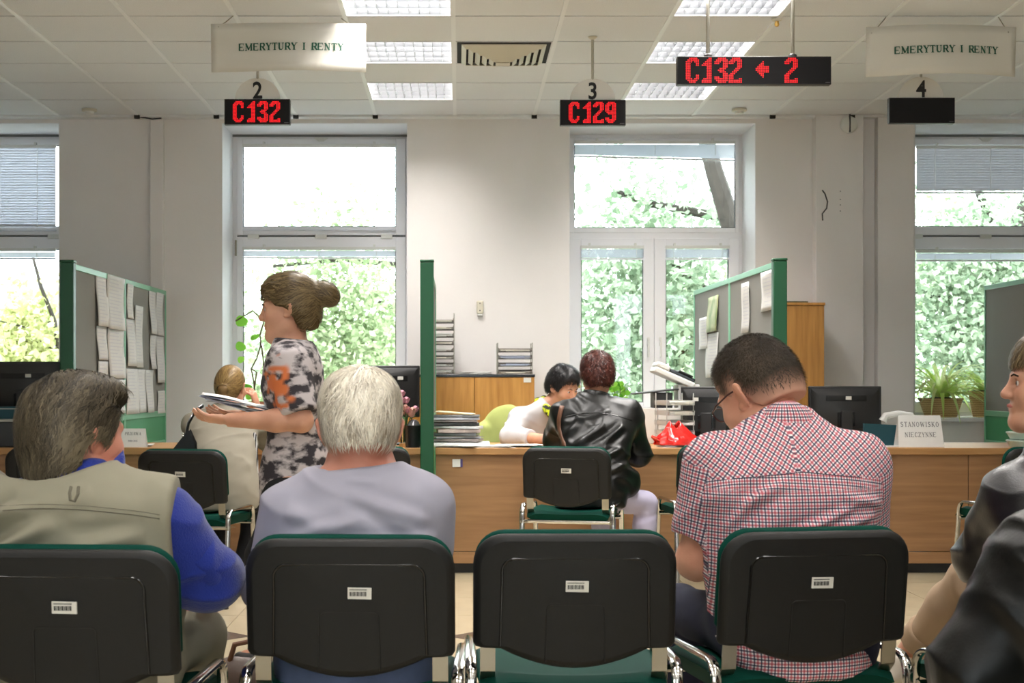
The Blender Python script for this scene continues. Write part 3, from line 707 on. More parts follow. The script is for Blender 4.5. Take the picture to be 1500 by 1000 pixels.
obj('sheets', b, M_paper, pp)

# wall bits
th = thing('wall_thermostat', 'small beige box with two screws on the wall above the sideboard', 'wall box', tuple(P(703, 451, YW)))
obj('housing', MB().box(-.026, .026, -.03, 0, -.045, .055), M_cream, th, bevel=.008)
obj('lower_lens', MB().box(-.02, .02, -.026, 0, -.062, -.045), M_white, th, bevel=.006)
for z in (.035, -.02): obj('screw', MB().lathe([(.005, 0), (.004, .003)], n=10, M=Matrix.Translation((0, -.03, z)) @ Matrix.Rotation(R(90), 4, 'X')), M_ink, th)
ws = thing('alarm_sounder', 'round white split disc fixed high on the right column', 'alarm', tuple(P(1243, 183, 11.07)))
obj('disc', MB().lathe([(.064, 0), (.064, .02), (.05, .034), (.02, .04)], n=28, M=Matrix.Rotation(R(90), 4, 'X')), M_white, ws, smooth=True)
obj('dark_slot', MB().box(-.005, .005, -.043, -.03, -.06, .075), M_black, ws)
cb = thing('loose_cable', 'short curly black cable end sticking out of the right column', 'cable', tuple(P(1207, 300, 11.07)))
obj('cable', MB().tube([(-.012, 0, .11), (0, -.03, .08), (.018, -.035, .02), (.012, -.03, -.03), (-.02, -.03, -.07), (-.015, -.02, -.12)], .005, 8), M_black, cb, smooth=True)
hk = MB()
for (px, py) in ((1231, 280), (1231, 292), (1231, 300), (1231, 309)): 
    p = P(px, py, 11.07); hk.lathe([(.004, 0), (.003, .003)], n=8, M=Matrix.Translation(p) @ Matrix.Rotation(R(90), 4, 'X'))
tag(obj('screw_hole', hk, M_ink), kind='structure')
cnd = MB().tube([at(1337, 640, 11.07), at(1337, 420, 11.08)], .006, 6)
skt = thing('skirting_cable', 'dark wire running along the ceiling edge of the left wall', 'cable', tuple(P(215, 172, 11.14)))
obj('cable', MB().tube([(-.08, -.04, .0), (0, -.06, -.012), (.05, -.05, -.02), (.12, -.04, -.012)], .006, 6), M_black, skt, smooth=True)

# ------------------------------------------------------------ lettering
SER = {'E': [(0, 0, 0, 1, 2), (0, 1, .62, 1, 1), (0, .5, .45, .5, 1), (0, 0, .62, 0, 1), (.62, .8, .62, 1, .6), (.62, 0, .62, .2, .6)],
 'M': [(.08, 0, .08, 1, 1), (.08, 1, .48, .1, 2), (.48, .1, .88, 1, 1), (.88, 0, .88, 1, 2), (-.05, 0, .22, 0, .8), (.72, 0, 1.03, 0, .8), (-.05, 1, .15, 1, .8), (.8, 1, 1.03, 1, .8)],
 'R': [(.08, 0, .08, 1, 2), (.08, 1, .5, 1, 1), (.5, 1, .62, .85, 2), (.62, .85, .62, .65, 2), (.62, .65, .5, .5, 1.5), (.08, .5, .5, .5, 1), (.36, .5, .68, 0, 2), (-.05, 0, .25, 0, .8), (.62, 0, .8, 0, .8)],
 'Y': [(.38, 0, .38, .48, 2), (.38, .48, .06, 1, 2), (.38, .48, .7, 1, 1), (.22, 0, .54, 0, .8), (-.06, 1, .2, 1, .8), (.56, 1, .84, 1, .8)],
 'T': [(.36, 0, .36, 1, 2), (0, 1, .72, 1, 1), (0, .8, 0, 1, .8), (.72, .8, .72, 1, .8), (.2, 0, .52, 0, .8)],
 'U': [(.1, 1, .1, .25, 2), (.1, .25, .22, .04, 2), (.22, .02, .5, .02, 1.2), (.5, .04, .64, .25, 1), (.64, .25, .64, 1, 1), (-.04, 1, .24, 1, .8), (.5, 1, .78, 1, .8)],
 'I': [(.16, 0, .16, 1, 2), (0, 0, .32, 0, .8), (0, 1, .32, 1, .8)],
 'N': [(.1, 0, .1, 1, 1), (.1, 1, .66, 0, 2), (.66, 0, .66, 1, 1), (-.04, 0, .24, 0, .8), (.52, 1, .8, 1, .8), (-.02, 1, .1, 1, .8)],
 'S': [(.56, .82, .42, .98, 1), (.42, .98, .2, .98, 1.4), (.2, .98, .08, .8, 2), (.08, .8, .14, .6, 2), (.14, .6, .5, .42, 2), (.5, .42, .58, .22, 2), (.58, .22, .42, .02, 1.6), (.42, .02, .16, .02, 1.2), (.16, .02, .04, .2, 1), (.56, .8, .56, 1, .7), (.05, 0, .05, .22, .7)],
 'A': [(.06, 0, .38, 1, 1), (.38, 1, .72, 0, 2), (.18, .34, .6, .34, 1), (-.06, 0, .2, 0, .8), (.56, 0, .86, 0, .8)],
 'O': [(.08, .3, .08, .7, 2), (.08, .7, .24, .97, 1.4), (.24, .97, .5, .97, 1), (.5, .97, .68, .7, 1.4), (.68, .7, .68, .3, 2), (.68, .3, .5, .03, 1.4), (.5, .03, .24, .03, 1), (.24, .03, .08, .3, 1.4)],
 'W': [(.04, 1, .28, 0, 2), (.28, 0, .5, .9, 1), (.5, .9, .74, 0, 2), (.74, 0, 1.0, 1, 1), (-.08, 1, .18, 1, .8), (.36, 1, .6, 1, .8), (.86, 1, 1.1, 1, .8)],
 'K': [(.1, 0, .1, 1, 2), (.14, .42, .62, 1, 1), (.3, .58, .68, 0, 2), (-.04, 0, .26, 0, .8), (-.04, 1, .26, 1, .8), (.5, 1, .76, 1, .8), (.54, 0, .82, 0, .8)],
 'C': [(.66, .76, .5, .97, 1), (.5, .97, .26, .97, 1.2), (.26, .97, .1, .7, 1.8), (.1, .7, .1, .3, 2), (.1, .3, .26, .03, 1.8), (.26, .03, .5, .03, 1.2), (.5, .03, .68, .22, 1), (.66, .74, .66, 1, .7)],
 'Z': [(.04, 1, .6, 1, 1), (.6, 1, .04, 0, 2), (.04, 0, .64, 0, 1), (.04, .8, .04, 1, .8), (.64, 0, .64, .2, .8)],
 'P': [(.08, 0, .08, 1, 2), (.08, 1, .46, 1, 1), (.46, 1, .6, .86, 2), (.6, .86, .6, .62, 2), (.6, .62, .46, .48, 1.4), (.08, .48, .46, .48, 1), (-.05, 0, .25, 0, .8)],
 '0': [(.08, .3, .08, .7, 2), (.08, .7, .2, .97, 1.4), (.2, .97, .36, .97, 1), (.36, .97, .48, .7, 1.4), (.48, .7, .48, .3, 2), (.48, .3, .36, .03, 1.4), (.36, .03, .2, .03, 1), (.2, .03, .08, .3, 1.4)],
 '1': [(.28, 0, .28, 1, 2), (.28, 1, .08, .84, 1), (.12, 0, .44, 0, .8)], '-': [(.04, .4, .34, .4, 1.4)],
 '2': [(.06, .76, .18, .98, 1.4), (.18, .98, .38, .96, 1.4), (.38, .96, .48, .74, 2), (.48, .74, .06, .04, 1.4), (.04, .02, .52, .02, 1.8)],
 '4': [(.36, 0, .36, 1, 2), (.36, 1, .02, .32, 1), (.02, .3, .54, .3, 1.4)], '5': [(.1, 1, .48, 1, 1.4), (.1, 1, .1, .58, 1.2), (.1, .58, .34, .6, 1.4), (.34, .6, .48, .4, 2), (.48, .4, .42, .1, 2), (.42, .1, .22, 0, 1.4), (.22, 0, .04, .1, 1.2)]}
ADV = {'M': 1.16, 'W': 1.2, 'I': .46, ' ': .62, '1': .5, '-': .44, 'O': .9, 'U': .88, 'N': .9, 'K': .88, 'A': .9, '0': .62, '2': .62, '4': .62, '5': .62}
def lettering(text, height, map_fn, w=.062, track=.1):
    """strokes laid out centred; map_fn(x, z) -> point on the sign face"""
    tot = sum(ADV.get(c, .8)+track for c in text)-track; x = -tot/2*height; mb = MB()
    for ch in text:
        for (a, b, c, d, k) in SER.get(ch, []):
            p, q = Vector((x+a*height, b*height)), Vector((x+c*height, d*height)); t = (q-p); L = t.length
            if L < 1e-6: continue
            t /= L; nn = Vector((-t.y, t.x))*w*height*k*.5; e = t*w*height*.35
            c4 = [p-e-nn, q+e-nn, q+e+nn, p-e+nn]; mb.add([map_fn(v.x, v.y-height/2) for v in c4], [(0, 1, 2, 3)])
        x += (ADV.get(ch, .8)+track)*height
    return mb

# ------------------------------------------------------------ number signs with LED displays
DOTS = {'C': ["..#####.", ".#######", "####.###", "###...##", "###...##", "###.....", "###.....", "###.....", "###.....", "###.....", "###...##", "###...##", "####.###", ".######.", "..####.."],
 '1': ["....##", "...###", "..####", ".#####", "######", "...###", "...###", "...###", "...###", "...###", "...###", "...###", ".#####", "######", "######"],
 '3': ["..#####.", ".#######", "####.###", "###..###", ".....###", ".....###", "...####.", "..####..", "...####.", ".....###", ".....###", "###..###", "########", ".#######", "..#####."],
 '2': ["..#####.", ".#######", "####.###", "###..###", ".....###", ".....###", "....###.", "...###..", "..###...", ".###....", "###.....", "###.....", "###...##", "########", "########"],
 '9': ["..#####.", ".#######", "####.###", "###..###", "###..###", "###..###", "########", ".#######", "..######", ".....###", ".....###", "###..###", "########", ".######.", "..####.."],
 '<': ["........", "........", "....#...", "...##...", "..###...", ".#######", "########", "########", ".#######", "..###...", "...##...", "....#...", "........", "........", "........"]}
M_led = mat('lit_red_led', C(110, 0, 4), emit=(1, .006, .012, 1), estr=.85, rough=.4)
M_ledface = mat('display_face', C(17, 16, 19), rough=.6, spec=.25)
M_disc = mat('grey_sign_disc', C(216, 213, 206), rough=.55)
def leds(items, pitch, zc, ratio=1.0):
    mb = MB(); r = pitch*.42
    for ch, x0 in items:
        rows = DOTS[ch]
        for j, row in enumerate(rows):
            for i, c in enumerate(row):
                if c != '#': continue
                x = x0+i*pitch*ratio; z = zc+(7-j)*pitch; mb.add([(x+r*math.cos(2*PI*k/6), 0, z+r*math.sin(2*PI*k/6)) for k in range(6)], [(5, 4, 3, 2, 1, 0)])
    return mb
def sign(num, label, cx, y, zt, text, rods, ztop_disc=True):
    t = thing('counter_number_sign', label, 'sign', (cx, y, zt)); w, h, d = .191, .149, .045
    case = obj('display_case', MB().box(-w, w, -d/2, d/2, -h, 0), M_black, t, bevel=.002)
    obj('display_face', MB().box(-w+.004, w-.004, -d/2-.0015, -d/2+.001, -h+.004, -.004), M_ledface, case)
    if text:
        p = .0083; it = []; x = -.138
        for ch in text: it.append((ch, x+(.012 if ch == '1' else 0))); x += .071
        m = leds(it, p, -h/2, .96); m.v = [(a, -d/2-.003, c) for a, b_, c in m.v]; obj('led_characters', m, M_led, case)['kind'] = 'stuff'
    mk = MB().box(w-.034, w-.008, -d/2-.0025, -d/2-.001, -h+.009, -h+.012); obj('maker_mark', mk, M_inkgrey, case)
    n = 24; pts = [(.132*math.cos(PI*i/n), .125*math.sin(PI*i/n)) for i in range(n+1)]
    disc = obj('number_disc', MB().prism(pts, -.006, .006, 'y'), M_disc, t)
    fc = bpy.data.curves.new('number', 'FONT'); fc.body = num; fc.size = .135; fc.align_x = 'CENTER'; fc.extrude = .0006; fc.offset = .003; fc.resolution_u = 6
    fc.materials.append(M_ink); ft_ = bpy.data.objects.new('number', fc); COL.objects.link(ft_); bpy.context.view_layer.update(); me_ = bpy.data.meshes.new_from_object(ft_.evaluated_get(bpy.context.evaluated_depsgraph_get())); bpy.data.objects.remove(ft_)
    fo = bpy.data.objects.new('number', me_); COL.objects.link(fo); fo.parent = disc; fo.location = (0, -.0075, .008); fo.rotation_euler = (R(90), 0, 0); fo.scale = (.86, 1, 1)
    obj('rod', MB().tube([(0, 0, .12), (0, 0, ZC-zt)], .008, 10), M_steel, t, smooth=True)
    obj('ceiling_rose', MB().lathe([(.028, -.004), (.02, -.012), (.009, -.02)], c=(0, 0, ZC-zt), n=16), M_cream, t, smooth=True)
    return t
sign('2', 'hanging sign with number 2 over a red lit display reading C132', PX(377.5, 8.55), 8.55, PZ(146, 8.55), 'C132', 1)
sign('3', 'hanging sign with number 3 over a red lit display reading C129', PX(868, 8.55), 8.55, PZ(147, 8.55), 'C129', 1)
sign('4', 'hanging sign with number 4 over a blank dark display', PX(1349, 8.55), 8.55, PZ(144, 8.55), '', 1)
t = thing('queue_display', 'long hanging display on two rods reading C132 with arrow and 2 in red', 'display', (PX(1103.5, 7.64), 7.64, PZ(84, 7.64)))
w, h, d = .400, .146, .05
case = obj('display_case', MB().box(-w, w, -d/2, d/2, -h, 0), M_black, t, bevel=.002)
obj('display_face', MB().box(-w+.004, w-.004, -d/2-.0015, -d/2+.001, -h+.004, -.004), M_ledface, case)
m = leds([('C', -.353), ('1', -.27), ('3', -.204), ('2', -.130), ('<', .01), ('2', .160)], .0088, -h/2, 1.0); m.v = [(a, -d/2-.003, c) for a, b_, c in m.v]; obj('led_characters', m, M_led, case)['kind'] = 'stuff'
obj('maker_mark', MB().box(w-.03, w-.006, -d/2-.0025, -d/2-.001, -h+.009, -h+.012), M_inkgrey, case)
for px in (1037, 1161):
    x = (px-1103.5)/FPX*7.64; obj('rod', MB().tube([(x, 0, -.002), (x, 0, ZC-t.location.z)], .010, 10), M_steel, t, smooth=True)
    obj('rod_collar', MB().lathe([(.024, 0), (.022, .012), (.012, .018)], c=(x, 0, 0), n=16), M_black, t, smooth=True)
# paper banners
def banner(label, px0, px1, pyt, pyb, dip, cords, skew, ph):
    Y = 8.0; c = P((px0+px1)/2, (pyt+pyb)/2, Y); t = thing('hanging_banner', label, 'banner', tuple(c)); w = (px1-px0)/FPX*Y; h = (pyb-pyt)/FPX*Y
    def f(u, v, off=0): return ((u-.5)*w, -.05*math.sin(PI*u+ph)+.02*math.sin(2*PI*u+1)*(1-v)-off, (v-.5)*h+dip*math.sin(PI*u)*-1+skew*(u-.5))
    obj('paper', MB().grid(lambda u, v: f(u, v), 24, 6), M_card if 0 else mat('banner_paper', C(216, 213, 204), rough=.85), t, smooth=True, solid=.001)
    obj('lettering', lettering('EMERYTURY I RENTY', .0365, lambda x, z: f(.5+(x+.02)/w, .5+z/h-.0, .007), w=.115, track=.13), M_inkg, t)['kind'] = 'stuff'
    for a, b in cords:
        p0, p1 = Vector(P(a[0], a[1], Y))-c, Vector(P(b[0], b[1], 4317/(558-b[1])))-c
        p0.y = f(.5+p0.x/w, .8)[1]-.004
        obj('cord', MB().tube([p0, (p0+p1)/2+Vector((0, 0, -.004)), p1], .003, 5), M_steel, t)
    return t
banner('paper banner reading EMERYTURY I RENTY hanging above sign 2', 309, 536, 35, 105, .006, [((320, 40), (343, 22)), ((523, 42), (500, 27))], .0, 0)
banner('second paper banner reading EMERYTURY I RENTY, hanging above sign 4', 1268, 1490, 40, 112, -.004, [((1275, 50), (1298, 25)), ((1478, 47), (1462, 24))], .008, .3)

# ------------------------------------------------------------ notices on the counters
def notice(label, px, pyb, Y, w, h, lines, thick=.001):
    c = P(px, pyb, Y); t = thing('notice_card', label, 'notice', (c.x, Y, DT)); tl = .35
    f = lambda x, z, off=0: Vector((x*1.0+(.0)*z, z*math.sin(R(14))-off, z*math.cos(R(14))))
    obj('front', MB().add([f(-w/2, 0), f(w/2, 0), f(w/2*.93, h), f(-w/2*.93, h)], [(0, 1, 2, 3)]), M_paper, t, solid=thick)
    top = f(0, h); obj('back_flap', MB().add([(-w/2*.93, top.y, top.z), (w/2*.93, top.y, top.z), (w/2, top.y*2+.01, 0), (-w/2, top.y*2+.01, 0)], [(0, 1, 2, 3)]), M_paper, t, solid=thick)
    for i, (tx, hh, z, x0, m) in enumerate(lines): obj('lettering', lettering(tx, hh, lambda x, zz: f(x*.82+x0, z+zz, .0015), w=.085, track=.16), m, t)['kind'] = 'stuff'
    return t
notice('white folded notice reading STANOWISKO NIECZYNNE on the right counter', 1350, 653, 8.99, .28, .20, [('STANOWISKO', .029, .143, 0, M_inkgrey), ('NIECZYNNE', .028, .078, 0, M_inkgrey)])
n_ = notice('small white notice reading PRZERWA with times on the left counter', 194, 655, 8.98, .162, .117, [('PRZERWA', .017, .085, .0, M_inkgrey), ('1000-1015', .011, .04, -.0, mat('violet_ink', C(70, 64, 110), rough=.7))])

# ------------------------------------------------------------ monitors
def monitor(label, cx, y, w, h, zb, rz, face=True, m=M_black, lab=(0, 0), stand=True, base=DT):
    t = thing('computer_monitor', label, 'monitor', (cx, y, base), R(rz), 'monitors seen from behind'); z0 = zb-base
    b = MB().box(-w/2, w/2, 0, .022, z0, z0+h); obj('bezel', b, m, t, bevel=.006)
    b = MB(); pts = [(-w/2+.012, z0+.012), (w/2-.012, z0+.012), (w/2-.012, z0+h-.012), (-w/2+.012, z0+h-.012)]
    p2 = [(-w*.36, z0+h*.14), (w*.36, z0+h*.14), (w*.36, z0+h*.8), (-w*.36, z0+h*.8)]
    b.add([(x, 0.001, z) for x, z in pts]+[(x, -.024, z) for x, z in p2], [(0, 1, 5, 4), (1, 2, 6, 5), (2, 3, 7, 6), (3, 0, 4, 7), (4, 5, 6, 7)])
    obj('rear_case', b, m, t, bevel=.005)
    obj('screen', MB().box(-w/2+.014, w/2-.014, .022, .0235, z0+.014, z0+h-.014), mat('dark_screen', C(60, 70, 90), rough=.2), t)
    obj('inventory_label', MB().box(lab[0]-.018, lab[0]+.018, -.028, -.0245, z0+lab[1]-.011, z0+lab[1]+.011), M_label, t)
    obj('mount_plate', MB().box(-.055, .055, -.034, -.024, z0+h*.18, z0+h*.18+.09), M_blackg, t, bevel=.003)
    if stand:
        obj('stand_neck', MB().box(-.035, .035, -.05, -.03, .01, z0+h*.5), m, t, bevel=.004)
        obj('stand_base', MB().lathe([(.11, 0), (.108, .01), (.03, .018)], c=(0, -.02, 0), n=28), m, t, smooth=True)
    sp = MB()
    for i in range(6): sp.box(-w*.28, w*.28, -.0262, -.024, z0+h*.70+.006*i, z0+h*.70+.006*i+.002)
    obj('vent_slots', sp, M_blackg, t)
    return t
monitor('black monitor on the right counter behind the man in the checked shirt', X(1238, 9.3), 9.3, .462, .31, PZ(637, 9.3), 0, lab=(.015, .235))
monitor('black monitor beside the red plastic bag, turned sideways', X(1036, 9.35), 9.35, .34, .33, PZ(642, 9.35), -18, lab=(-.07, .25))
monitor('tall black monitor behind the white haired head', X(572, 9.35), 9.35, .38, .33, PZ(611, 9.35), 10, lab=(.06, .25))
monitor('large black monitor at the left frame edge behind the man in the vest', X(35, 9.35), 9.35, .50, .36, PZ(612, 9.35), 0, lab=(.035, .27))

# ------------------------------------------------------------ other things on the counters
M_teal = mat('teal_card', C(16, 72, 84), rough=.6)
bx_ = thing('storage_box', 'dark teal cardboard box on the left counter below the big monitor', 'box', (X(15, 9.2), 9.2, DT+.17))
b = MB(); 
obj('box', MB().box(-.17, .17, -.08, .1, 0, .075), M_teal, bx_, bevel=.002)
obj('lid_edge', MB().box(-.173, .173, -.083, .103, .06, .066), M_grey, bx_)
pr = thing('document_printer', 'charcoal printer on the left counter at the frame edge', 'printer', (X(12, 9.15), 9.15, DT))
obj('body', MB().box(-.22, .19, -.16, .2, 0, .155), mat('charcoal_plastic', C(52, 56, 60), rough=.5), pr, bevel=.008)
obj('top_tray', MB().box(-.2, .19, -.165, .18, .155, .17), M_grey, pr, bevel=.003)
obj('side_label', MB().box(-.225+.02, -.16, -.163, -.159, .02, .1), M_label, pr)
pr2 = thing('paper_slip_pile', 'few white sheets lying on the left counter by the break notice', 'paper', (X(190, 9.1), 9.12, DT))
b = MB(); rr = random.Random(9)
for i in range(6): b.box(-.16, .14, -.1, .1, i*.0022, i*.0022+.0016, Matrix.Rotation(R(rr.uniform(-12, 12)), 4, 'Z') @ Matrix.Translation((rr.uniform(-.06, .06), rr.uniform(-.03, .03), 0)))
obj('sheets', b, M_paper, pr2)
for cx, yy, n, lab, sd in ((X(740, 9.0), 9.04, 7, 'long spread of white forms in front of the clerk in the white cardigan', 4), (X(665, 9.0), 9.03, 8, 'loose white sheets in front of the paper pile by the middle post', 5), (X(1010, 9.0), 9.06, 6, 'white sheets under the red plastic bag on the centre counter', 6), (X(1330, 9.1), 9.16, 3, 'flat white sheets before the closed counter notice', 7), (X(395, 9.0), 9.03, 4, 'white sheets at the blonde woman on the left counter', 8)):
    p_ = thing('loose_sheets', lab, 'paper', (cx, yy, DT)); b = MB(); rr = random.Random(sd)
    for i in range(n): b.box(-.13, .13, -.09, .09, i*.0022, i*.0022+.0016, Matrix.Translation((rr.uniform(-.12, .12), rr.uniform(-.05, .05), 0)) @ Matrix.Rotation(R(rr.uniform(-25, 25)), 4, 'Z'))
    obj('sheets', b, M_paper, p_)
# messy pile of wrapped files
fp = thing('file_pile', 'pile of plastic wrapped files with a cream folder on top beside the middle post', 'file pile', (X(668, 9.2), 9.24, DT)); rr = random.Random(12)
zc = .028
cs_ = [C(150, 140, 136), C(196, 196, 206), C(120, 122, 124), C(206, 186, 178), C(220, 220, 224), C(90, 88, 86)]
for i in range(9):
    h = rr.uniform(.012, .026); w_ = rr.uniform(.13, .165); M = Matrix.Translation((rr.uniform(-.02, .02), rr.uniform(-.02, .02), zc)) @ Matrix.Rotation(R(rr.uniform(-10, 10)), 4, 'Z')
    obj('file', MB().box(-w_, w_, -.11, .11, 0, h*.86, M), mat('file_%d' % (i % 6), cs_[i % 6], rough=.25, noise=.35, nscale=16, bump=.5, bscale=30), fp, bevel=.003); zc += h
obj('cream_folder', MB().box(-.11, .12, -.1, .1, 0, .006, Matrix.Translation((-.01, 0, zc+.008)) @ Matrix.Rotation(R(-8), 4, 'Z') @ Matrix.Rotation(R(4), 4, 'Y')), mat('cream_folder', C(232, 222, 184), rough=.7), fp)
for sx in (-1, 1):
    for z in (.06, .11): obj('tray_wire', MB().tube([(sx*.17, -.12, z), (-sx*.17, -.12, z)], .003, 5), M_steel, fp)
obj('base_papers', MB().box(-.19, .21, -.14, .12, 0, .022), M_paper, fp)
# scanner on box, low trays
sc_ = thing('document_scanner', 'white document scanner tilted up at the central window', 'scanner', (X(990, 9.65), 9.65, DT)); z_ = lambda p: PZ(p, 9.65)-DT
SM = Matrix.Translation((-.12, 0, z_(541))) @ Matrix.Rotation(R(24), 4, 'Y')
obj('body', MB().box(-.03, .25, -.13, .13, -.03, .01, SM), M_white, sc_, bevel=.01)
obj('lid', MB().box(-.03, .06, -.13, .13, .008, .045, SM), M_white, sc_, bevel=.012)
obj('feeder', MB().box(.06, .24, -.11, .11, .010, .035, SM), M_blackg, sc_, bevel=.006)
obj('feeder_cover', MB().box(.12, .22, -.10, .10, .035, .05, SM), M_black, sc_, bevel=.006)
obj('support', MB().box(.0, .14, -.1, .1, 0, z_(563)), M_white, sc_, bevel=.004)
bxs = thing('carton', 'white carton pair standing behind the grey trays at the central window', 'box', (X(960, 9.6), 9.6, DT))
for dx in (-.08, .08): obj('carton_side', MB().box(dx-.078, dx+.078, -.12, .12, 0, PZ(597, 9.6)-DT), M_white, bxs, bevel=.003)
pt = thing('printer_tray', 'dark open printer tray jutting out over the white cartons', 'printer', (X(960, 9.45), 9.6, PZ(597, 9.6)))
obj('body', MB().box(-.0, .12, -.1, .1, 0, .1), M_black, pt, bevel=.005)
obj('tray', MB().box(-.13, .16, -.12, .12, 0, .01, Matrix.Translation((0, 0, .1)) @ Matrix.Rotation(R(-6), 4, 'Y')), M_black, pt, bevel=.003)
tray_stack('grey plastic letter trays in a stack left of the sideways monitor', X(988, 9.2), 9.2, DT, .17, .24, 5, .062, mat('light_grey_tray', C(190, 190, 186), rough=.4), wire=False, loc_rz=.25)
# red plastic bag
def bag_mesh():
    rng = random.Random(5); b = MB(); nu, nv = 28, 14
    def f(u, v):
        a = 2*PI*u; z = v; r = (1-.75*v**1.3)*(1+.16*math.sin(3*a+1)+.11*math.sin(7*a+4*v)+.06*math.sin(13*a+9*v))
        lean = -.02*v; return (lean+.135*r*math.cos(a)+(.0), .085*r*math.sin(a), .125*z*(1+.18*math.sin(2*a+.6)*v)+.004*math.sin(11*a)*v)
    b.grid(f, nu, nv); return b
rb = thing('plastic_bag', 'crumpled red plastic bag on the centre counter', 'bag', (X(992, 9.0), 9.0, DT+.014))
M_red = mat('red_plastic_film', C(226, 40, 34), rough=.22, noise=.2, nscale=12, bump=.8, bscale=28, coat=.4)
obj('bag', bag_mesh(), M_red, rb, smooth=True, ang=40, solid=.001)
obj('handle_loop', MB().grid(lambda u, v: (-.15+.05*u+.01*math.sin(6*v), -.02+.03*math.sin(5*u+2*v), .005+.055*v*(1-.4*u)), 8, 6), M_red, rb, smooth=True, solid=.001)
# telephone and teal folder
ph = thing('desk_telephone', 'white corded telephone on the right counter behind the closed notice', 'telephone', (X(1316, 9.3), 9.30, DT))
obj('base', MB().prism([(-.11, 0), (.11, 0), (.11, .05), (-.11, .13)], -.09, .11, 'x', Matrix.Rotation(R(90), 4, 'Z')), M_white, ph, bevel=.008)
obj('handset', MB().tube([(-.1, 0, .15), (-.08, 0, .185), (0, 0, .20), (.08, 0, .185), (.1, 0, .15)], [.028, .022, .018, .022, .028], 10), M_white, ph, smooth=True)
obj('cord', MB().tube([(-.09+.012*math.cos(i*1.2), -.1-.004*i, .06+.012*math.sin(i*1.2)) for i in range(14)], .004, 5), M_white, ph, smooth=True)
tf = thing('folder_stand', 'dark teal ring binder leaning between monitor and telephone', 'binder', (X(1290, 9.1), 9.10, DT))
obj('cover', MB().prism([(-.1, 0), (.15, 0), (.1, .13), (-.1, .14)], 0, .03, 'y'), M_teal, tf, bevel=.002)
# flowers, vase, desk organiser
vs = thing('flower_vase', 'clear glass vase holding pink roses on the left counter beside the middle post', 'vase', (X(594, 9.0), 9.0, DT))
M_clear = glass_mat(); MATS['clear'] = M_clear
obj('glass', MB().lathe([(.030, 0), (.030, .02), (.036, .16), (.037, .16), (.033, .15), (.027, .02)], n=18), M_clear, vs, smooth=True)
obj('base', MB().lathe([(.04, 0), (.04, .02), (.03, .024)], n=16), mat('straw', C(176, 128, 74), rough=.7), vs)
bq = thing('rose_bouquet', 'bunch of pale pink roses standing in the glass vase', 'flowers', (X(594, 9.0), 9.0, DT+.03)); rr = random.Random(4)
M_rose = mat('pink_petal', C(216, 150, 168), rough=.6, noise=.2, nscale=60); M_rose2 = mat('salmon_petal', C(222, 164, 150), rough=.6, noise=.2, nscale=60)
for i in range(14):
    x, y, z = rr.uniform(-.065, .065), rr.uniform(-.06, .02), rr.uniform(.17, .26)
    if i == 0: x, z = -.02, .30
    obj('stem', MB().tube([(rr.uniform(-.015, .015), rr.uniform(-.015, .015), .0), (x*.5, y*.5, .12), (x, y, z)], .0022, 5), mat('stem_green', C(70, 110, 60), rough=.7), bq)
    b = MB(); b.ball((x, y, z), .019, 10, 6, (1, 1, 1.15))
    for k in range(6):
        a = k*1.05; ca, sa = math.cos(a), math.sin(a)
        b.add([(x+ca*.010, y+sa*.010, z-.018), (x+ca*.022-sa*.012, y+sa*.022+ca*.012, z+.004), (x+ca*.024, y+sa*.024, z+.014), (x+ca*.022+sa*.012, y+sa*.022-ca*.012, z+.004)], [(0, 1, 2, 3)])
    obj('rose', b, rr.choice([M_rose, M_rose, M_rose2]), bq, smooth=True)
for i in range(8):
    a = rr.uniform(0, 6.28); z = rr.uniform(.13, .22); x, y = .045*math.cos(a), .045*math.sin(a)
    obj('leaf', MB().add([(x*.4, y*.4, z-.02), (x-.012, y+.01, z), (x*1.5, y*1.5, z+.012), (x+.012, y-.01, z)], [(0, 1, 2, 3)]), MATS['stem_green'], bq)
og = thing('pen_holder', 'black wire mesh holder with glossy wrapped contents beside the rose vase', 'desk organiser', (X(606, 8.95), 8.95, DT))
obj('mesh_cup', MB().lathe([(.05, 0), (.055, .13), (.057, .135), (.05, .13), (.046, .006)], n=18), mat('black_mesh', C(36, 36, 38), rough=.3, noise=.5, nscale=60), og, smooth=True)
obj('wrapping', MB().ball((0, 0, .11), .045, 12, 8, (1, .9, 1.4)), mat('silver_film', C(120, 120, 122), rough=.15, metal=.6, bump=1.0, bscale=40), og, smooth=True)
kb = thing('speaker_box', 'small black box standing between vase and monitor', 'box', (X(562, 9.05), 9.1, DT))
obj('box', MB().box(-.05, .05, -.04, .04, 0, .12), M_black, kb, bevel=.005)

